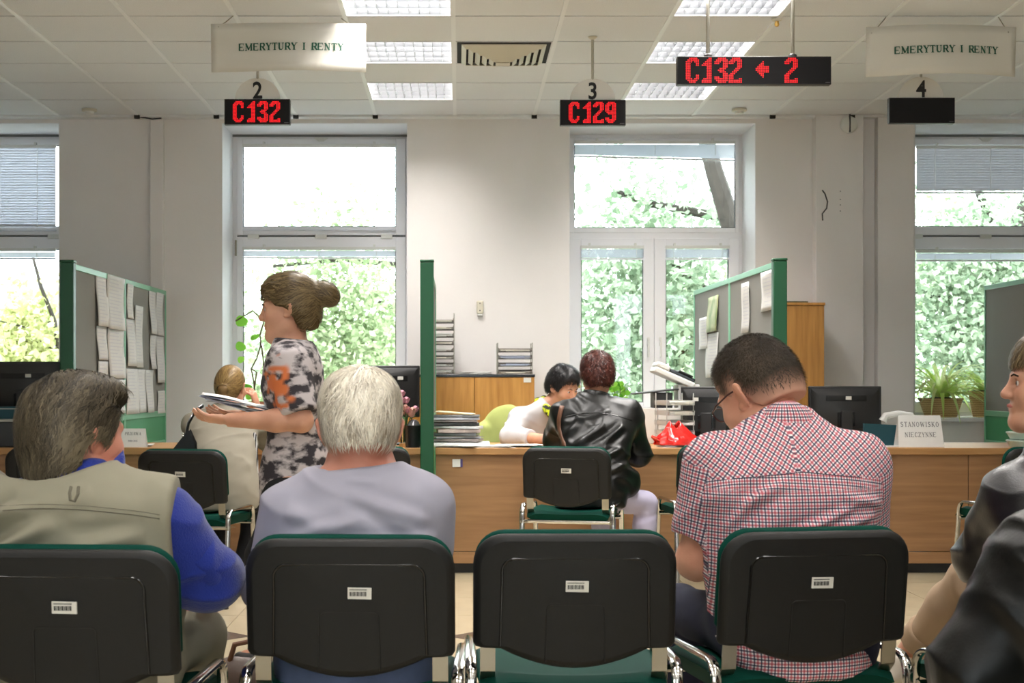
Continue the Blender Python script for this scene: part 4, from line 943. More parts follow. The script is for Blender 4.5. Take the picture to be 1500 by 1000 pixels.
# ------------------------------------------------------------ plants
M_pleaf = leaf_mat('spider_leaf', C(200, 226, 130), C(250, 252, 206), .65)
M_vleaf = leaf_mat('vine_leaf', C(90, 160, 50), C(150, 200, 80))
def weave(name):
    m = mat(name, C(204, 164, 110), rough=.7)
    nt = m.node_tree; b = nt.nodes['Principled BSDF']; w = nt.nodes.new('ShaderNodeTexWave'); w.wave_type = 'BANDS'; w.bands_direction = 'Z'; w.inputs['Scale'].default_value = 22; w.inputs['Distortion'].default_value = 3; w.inputs['Detail Scale'].default_value = 14
    tcn = nt.nodes.new('ShaderNodeTexCoord'); nt.links.new(tcn.outputs['Object'], w.inputs['Vector'])
    mx = nt.nodes.new('ShaderNodeMix'); mx.data_type = 'RGBA'; mx.inputs[6].default_value = C(184, 138, 88); mx.inputs[7].default_value = C(238, 204, 154)
    nt.links.new(w.outputs['Fac'], mx.inputs[0]); nt.links.new(mx.outputs[2], b.inputs['Base Color'])
    bp = nt.nodes.new('ShaderNodeBump'); bp.inputs['Strength'].default_value = .6; bp.inputs['Distance'].default_value = .01; nt.links.new(w.outputs['Fac'], bp.inputs['Height']); nt.links.new(bp.outputs[0], b.inputs['Normal']); return m
M_weave = weave('wicker')
def arch_leaves(mb, n, L, r0, rng, width=.013, z0=.05, up=1.0):
    tones = []
    for i in range(n):
        a = rng.uniform(0, 2*PI); l = L*rng.uniform(.6, 1.15); el = rng.uniform(.55, 1.35)*up; seg = 7; pts = []
        p = Vector((r0*math.cos(a), r0*math.sin(a), z0)); d = Vector((math.cos(a)*math.cos(el), math.sin(a)*math.cos(el), math.sin(el)))
        side = Vector((-math.sin(a), math.cos(a), 0)); vs = []
        for k in range(seg+1):
            w_ = width*(1-(k/seg)**2)*(.6+.8*min(1, k/2)); vs += [p-side*w_, p+Vector((0, 0, -w_*.35)), p+side*w_]
            p = p+d*l/seg; d = (d+Vector((0, 0, -.34*l/L))).normalized()
        o = len(mb.v); mb.add(vs, [(3*k+j, 3*k+j+1, 3*k+j+4, 3*k+j+3) for k in range(seg) for j in (0, 1)]); tones += [rng.random()]*(seg*2)
    return tones
def spider(label, cx, y, z, rr_, hp, n, L, seed, lab2):
    rng = random.Random(seed); pot = thing('wicker_basket', lab2, 'basket', (cx, y, z))
    obj('basket', MB().lathe([(rr_*.72, 0), (rr_*.86, hp*.5), (rr_, hp), (rr_*1.04, hp), (rr_*1.04, hp+.012), (rr_*.93, hp+.012), (rr_*.9, hp-.02)], n=26), M_weave, pot, smooth=True)
    obj('inner_pot', MB().lathe([(.06, hp*.3), (.075, hp+.02), (.078, hp+.02), (.07, hp+.0)], n=20), mat('navy_pot', C(32, 36, 60), rough=.4), pot, smooth=True)
    p = thing('spider_plant', label, 'plant', (cx, y, z)); mb = MB(); to = arch_leaves(mb, n, L, .02, rng, z0=hp)
    o = obj('foliage', mb, M_pleaf, p, smooth=True); a_ = o.data.attributes.new('tone', 'FLOAT', 'FACE'); a_.data.foreach_set('value', to); o['kind'] = 'stuff'
    return p
spider('large spider plant with arching striped leaves on the right window sill', X(1378, 11.42), 11.42, ZS, .165, .135, 95, .52, 3, 'round wicker basket under the large spider plant')
spider('smaller leafy plant beside the green screen edge on the right window sill', X(1442, 11.42), 11.42, ZS, .12, .19, 60, .34, 8, 'tapered wicker basket partly hidden by the right screen')
def leafy(name, label, cx, y, z, stems, leaf_r, m, rng, pot=True):
    t = thing(name, label, 'plant', (cx, y, z)); 
    if pot: obj('pot', MB().lathe([(.05, 0), (.07, .1), (.075, .1), (.066, .09)], n=18), mat('terracotta', C(170, 104, 70), rough=.8), t, smooth=True)
    for st in stems:
        obj('stem', MB().tube(st, .004, 6), mat('brown_stem', C(96, 82, 56), rough=.8), t, smooth=True)
    return t
def round_leaf(t, p, r, tilt, rng, m=M_vleaf):
    M = Matrix.Translation(p) @ Euler((R(rng.uniform(30, 110)), R(rng.uniform(-25, 25)), R(tilt))).to_matrix().to_4x4(); n = 10; mb = MB()
    out = [(r*(1+.25*math.cos(a))*math.cos(a), r*.75*math.sin(a)) for a in [2*PI*i/n for i in range(n)]]
    mb.add([M @ Vector((0, 0, -r*.12))]+[M @ Vector((x, z, 0)) for x, z in out], [(0, i+1, (i+1) % n+1) for i in range(n)])
    o = obj('leaf', mb, m, t, smooth=True); a_ = o.data.attributes.new('tone', 'FLOAT', 'FACE'); a_.data.foreach_set('value', [rng.random()]*n)
def v3(px, py): q = P(px, py, 11.45); return q
rv_ = random.Random(21); c0 = v3(375, 640)
vn = thing('climbing_vine', 'thin vine with round green leaves climbing in front of the window by the walking woman', 'plant', (c0.x, 11.45, ZS))
L0 = Vector(vn.location); obj('pot', MB().lathe([(.06, 0), (.08, .12), (.085, .12), (.075, .11)], n=18), mat('terracotta', C(170, 104, 70), rough=.8), vn, smooth=True)
for path in ([(375, 610), (372, 560), (368, 540), (376, 525), (382, 505), (381, 490), (387, 470), (392, 455), (412, 447)], [(387, 470), (370, 455), (345, 470)], [(375, 600), (372, 572), (376, 545), (368, 540)], [(385, 560), (386, 530), (383, 505)]):
    obj('stem', MB().tube([v3(a, b)-L0 for a, b in path], .006, 6), mat('brown_stem', C(96, 82, 56), rough=.8), vn, smooth=True)
for (a, b, r) in ((352, 470, .06), (351, 507, .05), (372, 494, .04), (362, 565, .035), (398, 480, .045), (402, 470, .04), (405, 510, .05), (352, 527, .035), (365, 580, .04), (395, 540, .045), (370, 600, .04), (390, 580, .045), (410, 540, .04), (410, 492, .04)): round_leaf(vn, v3(a, b)-L0, r, rv_.uniform(-40, 40), rv_)
for cx, sd, lab in ((905, 5, 'small bushy plant on the central window sill beside the red haired woman'), (862, 6, 'small dried flower plant on the sill between the clerk and the red haired woman')):
    q = v3(cx, 600); t = thing('potted_plant', lab, 'plant', (q.x, 11.45, ZS)); rg_ = random.Random(sd)
    obj('pot', MB().lathe([(.06, 0), (.08, .1), (.085, .1), (.075, .09)], n=18), MATS['terracotta'], t, smooth=True)
    for i in range(26):
        a = rg_.uniform(0, 6.28); rr_ = rg_.uniform(.02, .13); round_leaf(t, Vector((rr_*math.cos(a), rr_*math.sin(a), .1+rg_.uniform(.02, .16))), .03, rg_.uniform(-60, 60), rg_, mat('olive_leaf', C(128, 138, 78), rough=.8, col2=C(176, 150, 96), nscale=30) if sd == 6 else M_vleaf)
    for i in range(6): a = i; obj('stem', MB().tube([(0, 0, .09), (.06*math.cos(a), .06*math.sin(a), .22)], .003, 5), MATS['brown_stem'], t)
# green chair cloth and food boxes
fb = thing('food_container', 'stack of two clear plastic tubs on the right counter behind the profile face', 'container', (X(1505, 9.0), 9.0, DT))
for z in (0, .05): obj('tub', MB().lathe([(.10, 0), (.12, .035), (.126, .037), (.126, .044), (.02, .048)], c=(0, 0, z), n=24), mat('frosted_plastic', C(196, 216, 208), rough=.3), fb, smooth=True)
# ------------------------------------------------------------ sculpting tools: distance fields on a grid, surface nets
from mathutils.bvhtree import BVHTree
def vn(P_, seed=0):
    """value noise on an (N,3) array, 0..1"""
    P_ = np.asarray(P_, dtype=np.float64); i = np.floor(P_).astype(np.int64); f = P_-i; f = f*f*(3-2*f)
    def h(a, b, c):
        n = (a*73856093) ^ (b*19349663) ^ (c*83492791) ^ (seed*2654435761); n = (n ^ (n >> 13))*1274126177 & 0x7fffffff; n = (n ^ (n >> 15)) & 0xffff
        return n/65535.0
    x, y, z = i[:, 0], i[:, 1], i[:, 2]; fx, fy, fz = f[:, 0], f[:, 1], f[:, 2]
    l = lambda a, b, t: a+(b-a)*t
    return l(l(l(h(x, y, z), h(x+1, y, z), fx), l(h(x, y+1, z), h(x+1, y+1, z), fx), fy), l(l(h(x, y, z+1), h(x+1, y, z+1), fx), l(h(x, y+1, z+1), h(x+1, y+1, z+1), fx), fy), fz)
V_ = lambda a: np.array(a, dtype=float)
class Prim:
    def __init__(s, fn, lo, hi, k=.02, op='u'): s.fn, s.lo, s.hi, s.k, s.op = fn, np.array(lo, float), np.array(hi, float), k, op
def cap(a, b, ra, rb=None, k=.02, flat=None, cut=False, op='u', cuta=False):
    a, b = V_(a), V_(b); rb = ra if rb is None else rb; ba = b-a; L2 = max(ba@ba, 1e-9); L = L2**.5
    if flat: n = V_(flat[0]); n = n/np.linalg.norm(n); ff = flat[1]
    def fn(X, Y, Z):
        px, py, pz = X-a[0], Y-a[1], Z-a[2]; tt = (px*ba[0]+py*ba[1]+pz*ba[2])/L2; t = np.clip(tt, 0, 1)
        qx, qy, qz = px-t*ba[0], py-t*ba[1], pz-t*ba[2]
        if flat:
            m = (qx*n[0]+qy*n[1]+qz*n[2])*(1/ff-1); qx, qy, qz = qx+m*n[0], qy+m*n[1], qz+m*n[2]
        d = np.sqrt(qx*qx+qy*qy+qz*qz)-(ra+(rb-ra)*t)
        if cut: d = np.maximum(d, (tt-1)*L)
        if cuta: d = np.maximum(d, -tt*L)
        return d
    r = max(ra, rb); return Prim(fn, np.minimum(a, b)-r, np.maximum(a, b)+r, k, op)
def ell(c, r, M=None, k=.02, op='u'):
    c, r = V_(c), V_(r)
    def fn(X, Y, Z):
        x, y, z = X-c[0], Y-c[1], Z-c[2]
        if M is not None: x, y, z = M[0][0]*x+M[1][0]*y+M[2][0]*z, M[0][1]*x+M[1][1]*y+M[2][1]*z, M[0][2]*x+M[1][2]*y+M[2][2]*z
        k0 = np.sqrt((x/r[0])**2+(y/r[1])**2+(z/r[2])**2); k1 = np.sqrt((x/r[0]**2)**2+(y/r[1]**2)**2+(z/r[2]**2)**2)
        return k0*(k0-1)/np.maximum(k1, 1e-6)
    m = r.max() if M is not None else r; return Prim(fn, c-m, c+m, k, op)
def slices(rows, off=0.0, zlo=None, zhi=None, k=.03, pw=2.3):
    """rows: (z, cx, cy, halfwidth, halfdepth, rot degrees)"""
    A = np.array([list(r)+[0]*(6-len(r)) for r in rows], float); A = A[np.argsort(A[:, 0])]
    z0 = A[0, 0] if zlo is None else zlo; z1 = A[-1, 0]+off if zhi is None else zhi
    zz = np.linspace(A[0, 0]-.02, A[-1, 0]+.03, 90); T_ = [np.interp(zz, A[:, 0], A[:, j]) for j in range(1, 6)]
    ker = np.array([1, 2, 3, 2, 1.])/9; T_ = [np.convolve(np.pad(t, 2, 'edge'), ker, 'valid') for t in T_]
    def fn(X, Y, Z):
        cx, cy, w, d, ro = [np.interp(Z, zz, t) for t in T_]; w, d = w+off, d+off; ro = ro*PI/180; c, s = np.cos(ro), np.sin(ro)
        x, y = (X-cx)*c+(Y-cy)*s, -(X-cx)*s+(Y-cy)*c
        q = (np.abs(x/w)**pw+np.abs(y/d)**pw)**(1/pw); dd = (q-1)*np.minimum(w, d)*.9
        return np.maximum(dd, np.maximum(z0-Z, Z-z1))
    R_ = max(A[:, 3].max(), A[:, 4].max())+off
    return Prim(fn, (A[:, 1].min()-R_, A[:, 2].min()-R_, z0), (A[:, 1].max()+R_, A[:, 2].max()+R_, z1), k)
def plane_cut(p, n):   # removes what lies on the n side of p
    p, n = V_(p), V_(n); n = n/np.linalg.norm(n)
    return Prim(lambda X, Y, Z: (X-p[0])*n[0]+(Y-p[1])*n[1]+(Z-p[2])*n[2], (0, 0, 0), (0, 0, 0), 0, 'clip')
def axis_pts(lo, hi, h, fine, hf):
    pts = [lo]; 
    while pts[-1] < hi:
        x = pts[-1]; f = any(a-h <= x <= b for a, b in fine); pts.append(x+(hf if f else h))
    return np.array(pts)
def field(prims, xs, ys, zs):
    F = np.full((len(xs), len(ys), len(zs)), .5, np.float32)
    for p in prims:
        if p.op == 'clip': sl = (slice(None),)*3
        else:
            m = p.k+.03; s = []
            for ax, (lo, hi) in zip((xs, ys, zs), zip(p.lo, p.hi)):
                i0, i1 = np.searchsorted(ax, lo-m), np.searchsorted(ax, hi+m); s.append(slice(max(0, i0-1), i1+1))
            sl = tuple(s)
        X_, Y_, Z_ = xs[sl[0]][:, None, None], ys[sl[1]][None, :, None], zs[sl[2]][None, None, :]
        if 0 in F[sl].shape: continue
        d = p.fn(X_, Y_, Z_); a = F[sl]
        if p.op == 'u':
            h = np.maximum(p.k-np.abs(a-d), 0)/max(p.k, 1e-6); F[sl] = np.minimum(a, d)-h*h*p.k*.25
        elif p.op == 's':
            d = -d; h = np.maximum(p.k-np.abs(a-d), 0)/max(p.k, 1e-6); F[sl] = np.maximum(a, d)+h*h*p.k*.25
        else: F[sl] = np.maximum(a, d)
    return F
def nets(F, xs, ys, zs):
    S = F < 0; c = sum(S[i:S.shape[0]-1+i, j:S.shape[1]-1+j, k:S.shape[2]-1+k].astype(np.int8) for i in (0, 1) for j in (0, 1) for k in (0, 1))
    I, J, K = np.nonzero((c > 0) & (c < 8)); n = len(I); idx = np.full(c.shape, -1, np.int64); idx[I, J, K] = np.arange(n)
    acc = np.zeros((n, 3)); cnt = np.zeros(n)
    corners = [(0, 0, 0), (1, 0, 0), (0, 1, 0), (1, 1, 0), (0, 0, 1), (1, 0, 1), (0, 1, 1), (1, 1, 1)]
    val = [F[I+a, J+b, K+d_] for a, b, d_ in corners]
    pos = [np.stack([xs[I+a], ys[J+b], zs[K+d_]], 1) for a, b, d_ in corners]
    for a, b in ((0, 1), (2, 3), (4, 5), (6, 7), (0, 2), (1, 3), (4, 6), (5, 7), (0, 4), (1, 5), (2, 6), (3, 7)):
        m = (val[a] < 0) != (val[b] < 0); t = val[a][m]/(val[a][m]-val[b][m]); acc[m] += pos[a][m]+(pos[b][m]-pos[a][m])*t[:, None]; cnt[m] += 1
    V = acc/cnt[:, None]; faces = []
    for ax in range(3):
        d = [0, 0, 0]; d[ax] = 1; A = S[:S.shape[0]-d[0], :S.shape[1]-d[1], :S.shape[2]-d[2]]; B = S[d[0]:, d[1]:, d[2]:]
        i, j, k = np.nonzero(A != B); o = [a for a in range(3) if a != ax]; ijk = [i, j, k]
        m = np.ones(len(i), bool)
        for a in o: m &= (ijk[a] >= 1) & (ijk[a] < c.shape[a])
        m &= ijk[ax] < c.shape[ax]
        ijk = [q[m] for q in ijk]; fl = A[ijk[0], ijk[1], ijk[2]]
        def g(u, v): q = [x.copy() for x in ijk]; q[o[0]] -= u; q[o[1]] -= v; return idx[q[0], q[1], q[2]]
        Q = np.stack([g(1, 1), g(0, 1), g(0, 0), g(1, 0)], 1)
        if ax == 1: fl = ~fl
        Q[~fl] = Q[~fl][:, ::-1]; faces.append(Q)
    return V, np.concatenate(faces)
def smoothv(V, Q, it=2, lam=.5):
    e = np.concatenate([Q[:, [0, 1]], Q[:, [1, 2]], Q[:, [2, 3]], Q[:, [3, 0]]]); n = len(V); deg = np.bincount(e[:, 0], minlength=n)+np.bincount(e[:, 1], minlength=n)
    for _ in range(it):
        S_ = np.stack([np.bincount(e[:, 0], V[e[:, 1], a], n)+np.bincount(e[:, 1], V[e[:, 0], a], n) for a in range(3)], 1); V = V+lam*(S_/np.maximum(deg, 1)[:, None]-V)
    return V
def vnormals(V, Q):
    nrm = np.cross(V[Q[:, 2]]-V[Q[:, 0]], V[Q[:, 3]]-V[Q[:, 1]]); N = np.zeros_like(V)
    for c in range(4):
        for a in range(3): N[:, a] += np.bincount(Q[:, c], nrm[:, a], len(V))
    return N/np.maximum(np.linalg.norm(N, axis=1)[:, None], 1e-12)
def sculpt(name, prims, h, material, parent, fine=None, hf=None, disp=None, smooth=2, attr=None, uvf=None, flipfix=True):
    us = [p for p in prims if p.op == 'u']; lo = np.min([p.lo for p in us], 0)-.02; hi = np.max([p.hi for p in us], 0)+.02
    fine = fine or []; hf = hf or h
    ax = [axis_pts(lo[a], hi[a], h, [(f[0][a], f[1][a]) for f in fine], hf) for a in range(3)]
    F = field(prims, *ax); V, Q = nets(F, *ax); V = smoothv(V, Q, smooth)
    # keep orientation outward
    N = vnormals(V, Q)
    c = V.mean(0); 
    vol = np.einsum('ij,ij->i', V[Q[:, 0]], np.cross(V[Q[:, 2]]-V[Q[:, 0]], V[Q[:, 3]]-V[Q[:, 1]])).sum()
    if vol < 0: Q = Q[:, ::-1]; N = -N
    if disp is not None: V = V+N*disp(V, N)[:, None]
    me = bpy.data.meshes.new(name); me.from_pydata(V.tolist(), [], Q.tolist()); me.materials.append(material)
    me.polygons.foreach_set('use_smooth', [True]*len(Q))
    if attr:
        for an, fn in attr.items():
            a_ = me.attributes.new(an, 'FLOAT', 'POINT'); a_.data.foreach_set('value', fn(V, N).astype(np.float32))
    if uvf is not None:
        L = me.uv_layers.new(name='weave'); uv = uvf(V, Q, N); L.data.foreach_set('uv', uv.astype(np.float32).ravel())
    me.update(); o = bpy.data.objects.new(name, me); COL.objects.link(o)
    if parent: o.parent = parent
    o['_v'] = len(V); del o['_v']
    return o, V, Q
def rotm(yaw, pitch=0, roll=0):   # head frame: +y face, pitch down positive
    return np.array((Matrix.Rotation(R(yaw), 3, 'Z') @ Matrix.Rotation(R(-pitch), 3, 'X') @ Matrix.Rotation(R(roll), 3, 'Y')))
class Frame:
    def __init__(s, c, M, sc=1.0): s.c, s.M, s.sc = V_(c), M, sc
    def pt(s, p): return s.c+s.M @ (V_(p)*s.sc)
    def inv(s, Pn): return ((np.asarray(Pn)-s.c) @ s.M)/s.sc
    def cap(s, a, b, ra, rb=None, **k):
        if 'flat' in k and k['flat']: k['flat'] = (s.M @ V_(k['flat'][0]), k['flat'][1])
        return cap(s.pt(a), s.pt(b), ra*s.sc, (ra if rb is None else rb)*s.sc, **k)
    def ell(s, c, r, e=(0, 0, 0), **k):
        M2 = s.M @ np.array(Euler([R(x) for x in e]).to_matrix()); return ell(s.pt(c), V_(r)*s.sc, M2, **k)
# head
def head_prims(F, fem=False, jaw=1.0, nose=1.0, ear=True):
    p = [F.ell((0, -.016, .03), (.076, .096, .09), k=.03), F.ell((0, .03, -.025), (.064*jaw, .062, .088), k=.04), F.ell((0, .018, -.06), (.054*jaw, .058, .048), k=.03),
         F.cap((-.012, .074, -.104), (.012, .074, -.104), .018 if not fem else .015, k=.03),
         F.cap((-.05*jaw, .0, -.068), (-.014, .065, -.105), .018, k=.03), F.cap((.05*jaw, .0, -.068), (.014, .065, -.105), .018, k=.03),
         F.cap((-.036, .080, .024), (.036, .080, .024), .010, k=.02), F.ell((-.045, .055, -.028), (.022, .026, .022), k=.03), F.ell((.045, .055, -.028), (.022, .026, .022), k=.03),
         F.cap((0, .085, .018), (0, .107*nose, -.026), .0075, .0115, k=.014), F.ell((0, .104*nose, -.030), (.0125, .012, .0105), k=.008), F.ell((-.012, .097, -.033), (.0085, .010, .008), k=.006), F.ell((.012, .097, -.033), (.0085, .010, .008), k=.006),
         F.ell((-.031, .092, .004), (.016, .013, .011), k=.012, op='s'), F.ell((.031, .092, .004), (.016, .013, .011), k=.012, op='s'),
         F.ell((-.031, .0745, .004), (.0135, .0135, .0125), k=.004), F.ell((.031, .0745, .004), (.0135, .0135, .0125), k=.004),
         F.cap((-.019, .089, -.059), (.019, .089, -.059), .0065, k=.008), F.cap((-.016, .088, -.069), (.016, .088, -.069), .0075, k=.008), F.cap((-.024, .097, -.064), (.024, .097, -.064), .0016, k=.004, op='s')]
    if ear:
        for s in (-1, 1):
            p += [F.ell((s*.084, -.014, -.006), (.0065, .020, .033), (8, s*14, s*34), k=.006), F.ell((s*.088, -.017, .012), (.0065, .018, .015), (0, s*10, s*34), k=.006), F.ell((s*.092, -.006, -.003), (.006, .011, .018), (8, 0, s*34), k=.004, op='s'), F.ell((s*.078, .0, -.028), (.006, .009, .010), k=.006)]
    return p
def hand_prims(w, d, n, s=1.0, curl=35, side=1):
    """w wrist point, d direction of the hand, n back-of-hand normal; thumb leaves on the side*cross(d,n) edge"""
    w, d, n = V_(w), V_(d), V_(n); d /= np.linalg.norm(d); n = n-d*(n@d); n /= np.linalg.norm(n); t = np.cross(d, n)*side
    pc = w+d*.05*s; out = [cap(w, w+d*.03*s, .026*s, .028*s, k=.02, flat=(n, .65)), cap(w+d*.035*s+t*.016*s, w+d*.078*s+t*.022*s, .021*s, .017*s, k=.014, flat=(n, .62)), cap(w+d*.035*s-t*.016*s, w+d*.072*s-t*.022*s, .021*s, .016*s, k=.014, flat=(n, .62)), cap(w+d*.03*s, w+d*.078*s, .022*s, .02*s, k=.014, flat=(n, .62))]
    for i, (off, L) in enumerate(((.029, .072), (.010, .080), (-.010, .074), (-.028, .058))):
        p = w+d*(.080-.004*(i == 3))*s+t*off*s; dd = d+t*off*3; dd /= np.linalg.norm(dd); c = R(curl*.6+i*3)
        for j, fr in enumerate((.45, .32, .23)):
            dd = dd*math.cos(c)-n*math.sin(c); dd /= np.linalg.norm(dd); q = p+dd*L*fr*s; out.append(cap(p, q, (.0092-.0010*j)*s, (.0086-.0011*j)*s, k=.003)); p = q; c = R(curl)
            n_ = n
            dd = dd
    p = w+d*.018*s+t*.022*s-n*.004; dd = d*.62+t*.72-n*.35; dd /= np.linalg.norm(dd)
    for L, r in ((.040, .0125), (.032, .0105), (.026, .0092)):
        q = p+dd*L*s; out.append(cap(p, q, r*s, (r-.0015)*s, k=.006)); p = q; dd = dd*.9+d*.35-n*.22; dd /= np.linalg.norm(dd)
    return out
def skin_mat(name, c, c2):
    m = mat(name, c, rough=.5, col2=c2, nscale=9, bump=.12, bscale=260); b = m.node_tree.nodes['Principled BSDF']
    b.inputs['Subsurface Weight'].default_value = .12; b.inputs['Subsurface Radius'].default_value = (.012, .005, .003); b.inputs['Subsurface Scale'].default_value = .6
    return m
M_skin = skin_mat('fair_skin', C(222, 168, 140), C(206, 142, 116)); M_skin2 = skin_mat('tanned_skin', C(212, 162, 134), C(194, 138, 112)); M_skin3 = skin_mat('pink_skin', C(216, 152, 130), C(196, 124, 102))
M_eye = mat('eye_white', C(226, 220, 214), rough=.2); M_iris = mat('eye_iris', C(50, 36, 28), rough=.15); M_lip = mat('lip', C(186, 104, 96), rough=.45)
def cloth(name, c, noise=.08, rough=.9, bump=.25, bscale=500, **k): return mat(name, c, rough=rough, noise=noise, nscale=14, bump=bump, bscale=bscale, **k)

# hair made of many thin ribbons laid along a flow over the hair volume
def hair_mat(name, dark, light, rough=.38):
    m = bpy.data.materials.new(name); m.use_nodes = True; nt = m.node_tree; b = nt.nodes['Principled BSDF']; b.inputs['Roughness'].default_value = rough; b.inputs['Specular IOR Level'].default_value = .35
    at_ = nt.nodes.new('ShaderNodeAttribute'); at_.attribute_name = 'tone'; mx = nt.nodes.new('ShaderNodeMix'); mx.data_type = 'RGBA'; mx.inputs[6].default_value = dark; mx.inputs[7].default_value = light
    nt.links.new(at_.outputs['Fac'], mx.inputs[0]); nt.links.new(mx.outputs[2], b.inputs['Base Color']); return m
def eval_sdf(prims, Pn):
    F = np.full(len(Pn), .5)
    for p in prims:
        if p.op == 'clip': continue
        d = p.fn(Pn[:, 0], Pn[:, 1], Pn[:, 2])
        if p.op == 'u': h = np.maximum(p.k-np.abs(F-d), 0)/max(p.k, 1e-6); F = np.minimum(F, d)-h*h*p.k*.25
        else: d = -d; h = np.maximum(p.k-np.abs(F-d), 0)/max(p.k, 1e-6); F = np.maximum(F, d)+h*h*p.k*.25
    return F
def grad_sdf(prims, Pn, e=.003):
    G = np.stack([eval_sdf(prims, Pn+V_(d)*e)-eval_sdf(prims, Pn-V_(d)*e) for d in ((1, 0, 0), (0, 1, 0), (0, 0, 1))], 1); return G/np.maximum(np.linalg.norm(G, axis=1)[:, None], 1e-9)
def strands(name, F, volume, roots, flow, length, width, material, parent, seed=0, seg=7, lift=(.0, .004), wave=.0, tone=None, stray=.3, zl=None, rag=.004):
    """roots (head-local N,3); flow(local points)->local direction"""
    rng = np.random.default_rng(seed); p = F.pt_n(roots); n = len(p); L = length*rng.uniform(.65, 1.2, n); st = L/seg
    clump = vn(roots*34, seed)-.5; clump2 = vn(roots*34+50, seed+3)-.5; lv = rng.uniform(lift[0], lift[1], n); T_ = []; Nn = []; path = []
    AL = []; rg = rng.normal(scale=rag, size=n); jit = rng.normal(scale=stray*.25, size=(n, 3)); ph = rng.uniform(0, 6.28, n)*.25+clump*9
    for i in range(seg+1):
        g = grad_sdf(volume, p); s = eval_sdf(volume, p); tgt = lv*min(1, (i+.3)/2)
        p = p-g*(s-tgt)[:, None]*(1 if i < 99 else 0)
        loc = F.inv(p); f = flow(loc+jit*.03); f = f/np.maximum(np.linalg.norm(f, axis=1)[:, None], 1e-9); f = (F.M @ f.T).T
        side = np.cross(g, f); f = f+side*(clump[:, None]*1.1+wave*np.sin(ph+i*1.3)[:, None])+jit
        f = f-g*np.einsum('ij,ij->i', f, g)[:, None]; f /= np.maximum(np.linalg.norm(f, axis=1)[:, None], 1e-9)
        path.append(p.copy()); T_.append(f); Nn.append(g)
        mv = np.ones(n) if zl is None else np.clip((loc[:, 2]-np.interp(loc[:, 1], [a for a, b in zl], [b for a, b in zl])+.014+rg)/.008, 0, 1); AL.append(mv if i == 0 else np.minimum(AL[-1], mv)); mv = mv*.95+.05
        p = p+f*(st*mv)[:, None]
    wd = width*rng.uniform(.6, 1.3, n); V = []
    for i in range(seg+1):
        side = np.cross(Nn[i], T_[i]); w = wd*(1-(i/seg)**2.5)*AL[i]+.00005
        V += [path[i]-side*w[:, None]*.5, path[i]+side*w[:, None]*.5]
    V = np.stack(V, 1); m = 2*(seg+1); base = (np.arange(n)*m)[:, None]
    Q = np.concatenate([base+np.array([2*i, 2*i+1, 2*i+3, 2*i+2]) for i in range(seg)]); tn = (tone(roots, rng) if tone else rng.uniform(0, 1, n)); tn = np.tile(tn, seg)
    me = bpy.data.meshes.new(name); me.from_pydata(V.reshape(-1, 3).tolist(), [], Q.tolist()); me.materials.append(material); me.polygons.foreach_set('use_smooth', [True]*len(Q))
    a_ = me.attributes.new('tone', 'FLOAT', 'FACE'); a_.data.foreach_set('value', tn.astype(np.float32)); me.update()
    o = bpy.data.objects.new(name, me); COL.objects.link(o); o.parent = parent; o['kind'] = 'stuff'; return o
Frame.pt_n = lambda s, Pn: s.c+(s.M @ (np.asarray(Pn)*s.sc).T).T
def hair_roots(n, zline, rng, c=(0, -.016, .03), r=(.082, .102, .098), part=None):
    d = rng.normal(size=(n*3, 3)); d /= np.linalg.norm(d, axis=1)[:, None]; p = V_(c)+d*V_(r); zl = np.interp(p[:, 1], [a for a, b in zline], [b for a, b in zline]); p = p[p[:, 2] > zl+.002]; extra = p[p[:, 2] > .085][:n//6]; return np.concatenate([p[:n], extra+rng.normal(scale=.003, size=extra.shape)])
def add_eyes(F, parent, open_=True):
    for s in (-1, 1):
        b = MB(); M = Matrix(F.M.tolist()).to_4x4(); M.translation = F.pt((s*.031, .0765, .004)); 
        b.ball((0, 0, 0), .0122*F.sc, 12, 8); b.v = [tuple(M @ Vector(v)) for v in b.v]; e = obj('eye', b, M_eye, parent, smooth=True)
        b = MB().lathe([(.0055*F.sc, 0), (.004*F.sc, .0012), (.0005, .0018)], n=14, M=M @ Matrix.Translation((0, .0115*F.sc, 0)) @ Matrix.Rotation(R(-90), 4, 'X')); obj('iris', b, M_iris, e, smooth=True)
def ribbon_on(name, mesh_VQ, pts, direction, w, material, parent, off=.003, thick=.002):
    """a strap or seam laid on a sculpted surface: pts are rays cast along direction"""
    V, Q = mesh_VQ; bv = BVHTree.FromPolygons([Vector(v) for v in V], [tuple(q) for q in Q]); d = Vector(direction).normalized(); out = []
    for p in pts:
        h = bv.ray_cast(Vector(p)-d*.6, d)
        if h[0] is not None: out.append((h[0]-d*off, h[1] if h[1].dot(d) < 0 else -h[1]))
    if len(out) < 2: return None
    mb = MB(); vs = []
    for i, (p, n) in enumerate(out):
        t = (out[min(i+1, len(out)-1)][0]-out[max(i-1, 0)][0]).normalized(); s = t.cross(n).normalized()*w/2; vs += [p-s, p+s]
    mb.add(vs, [(2*i, 2*i+1, 2*i+3, 2*i+2) for i in range(len(out)-1)]); return obj(name, mb, material, parent, smooth=True, solid=thick, ang=0)

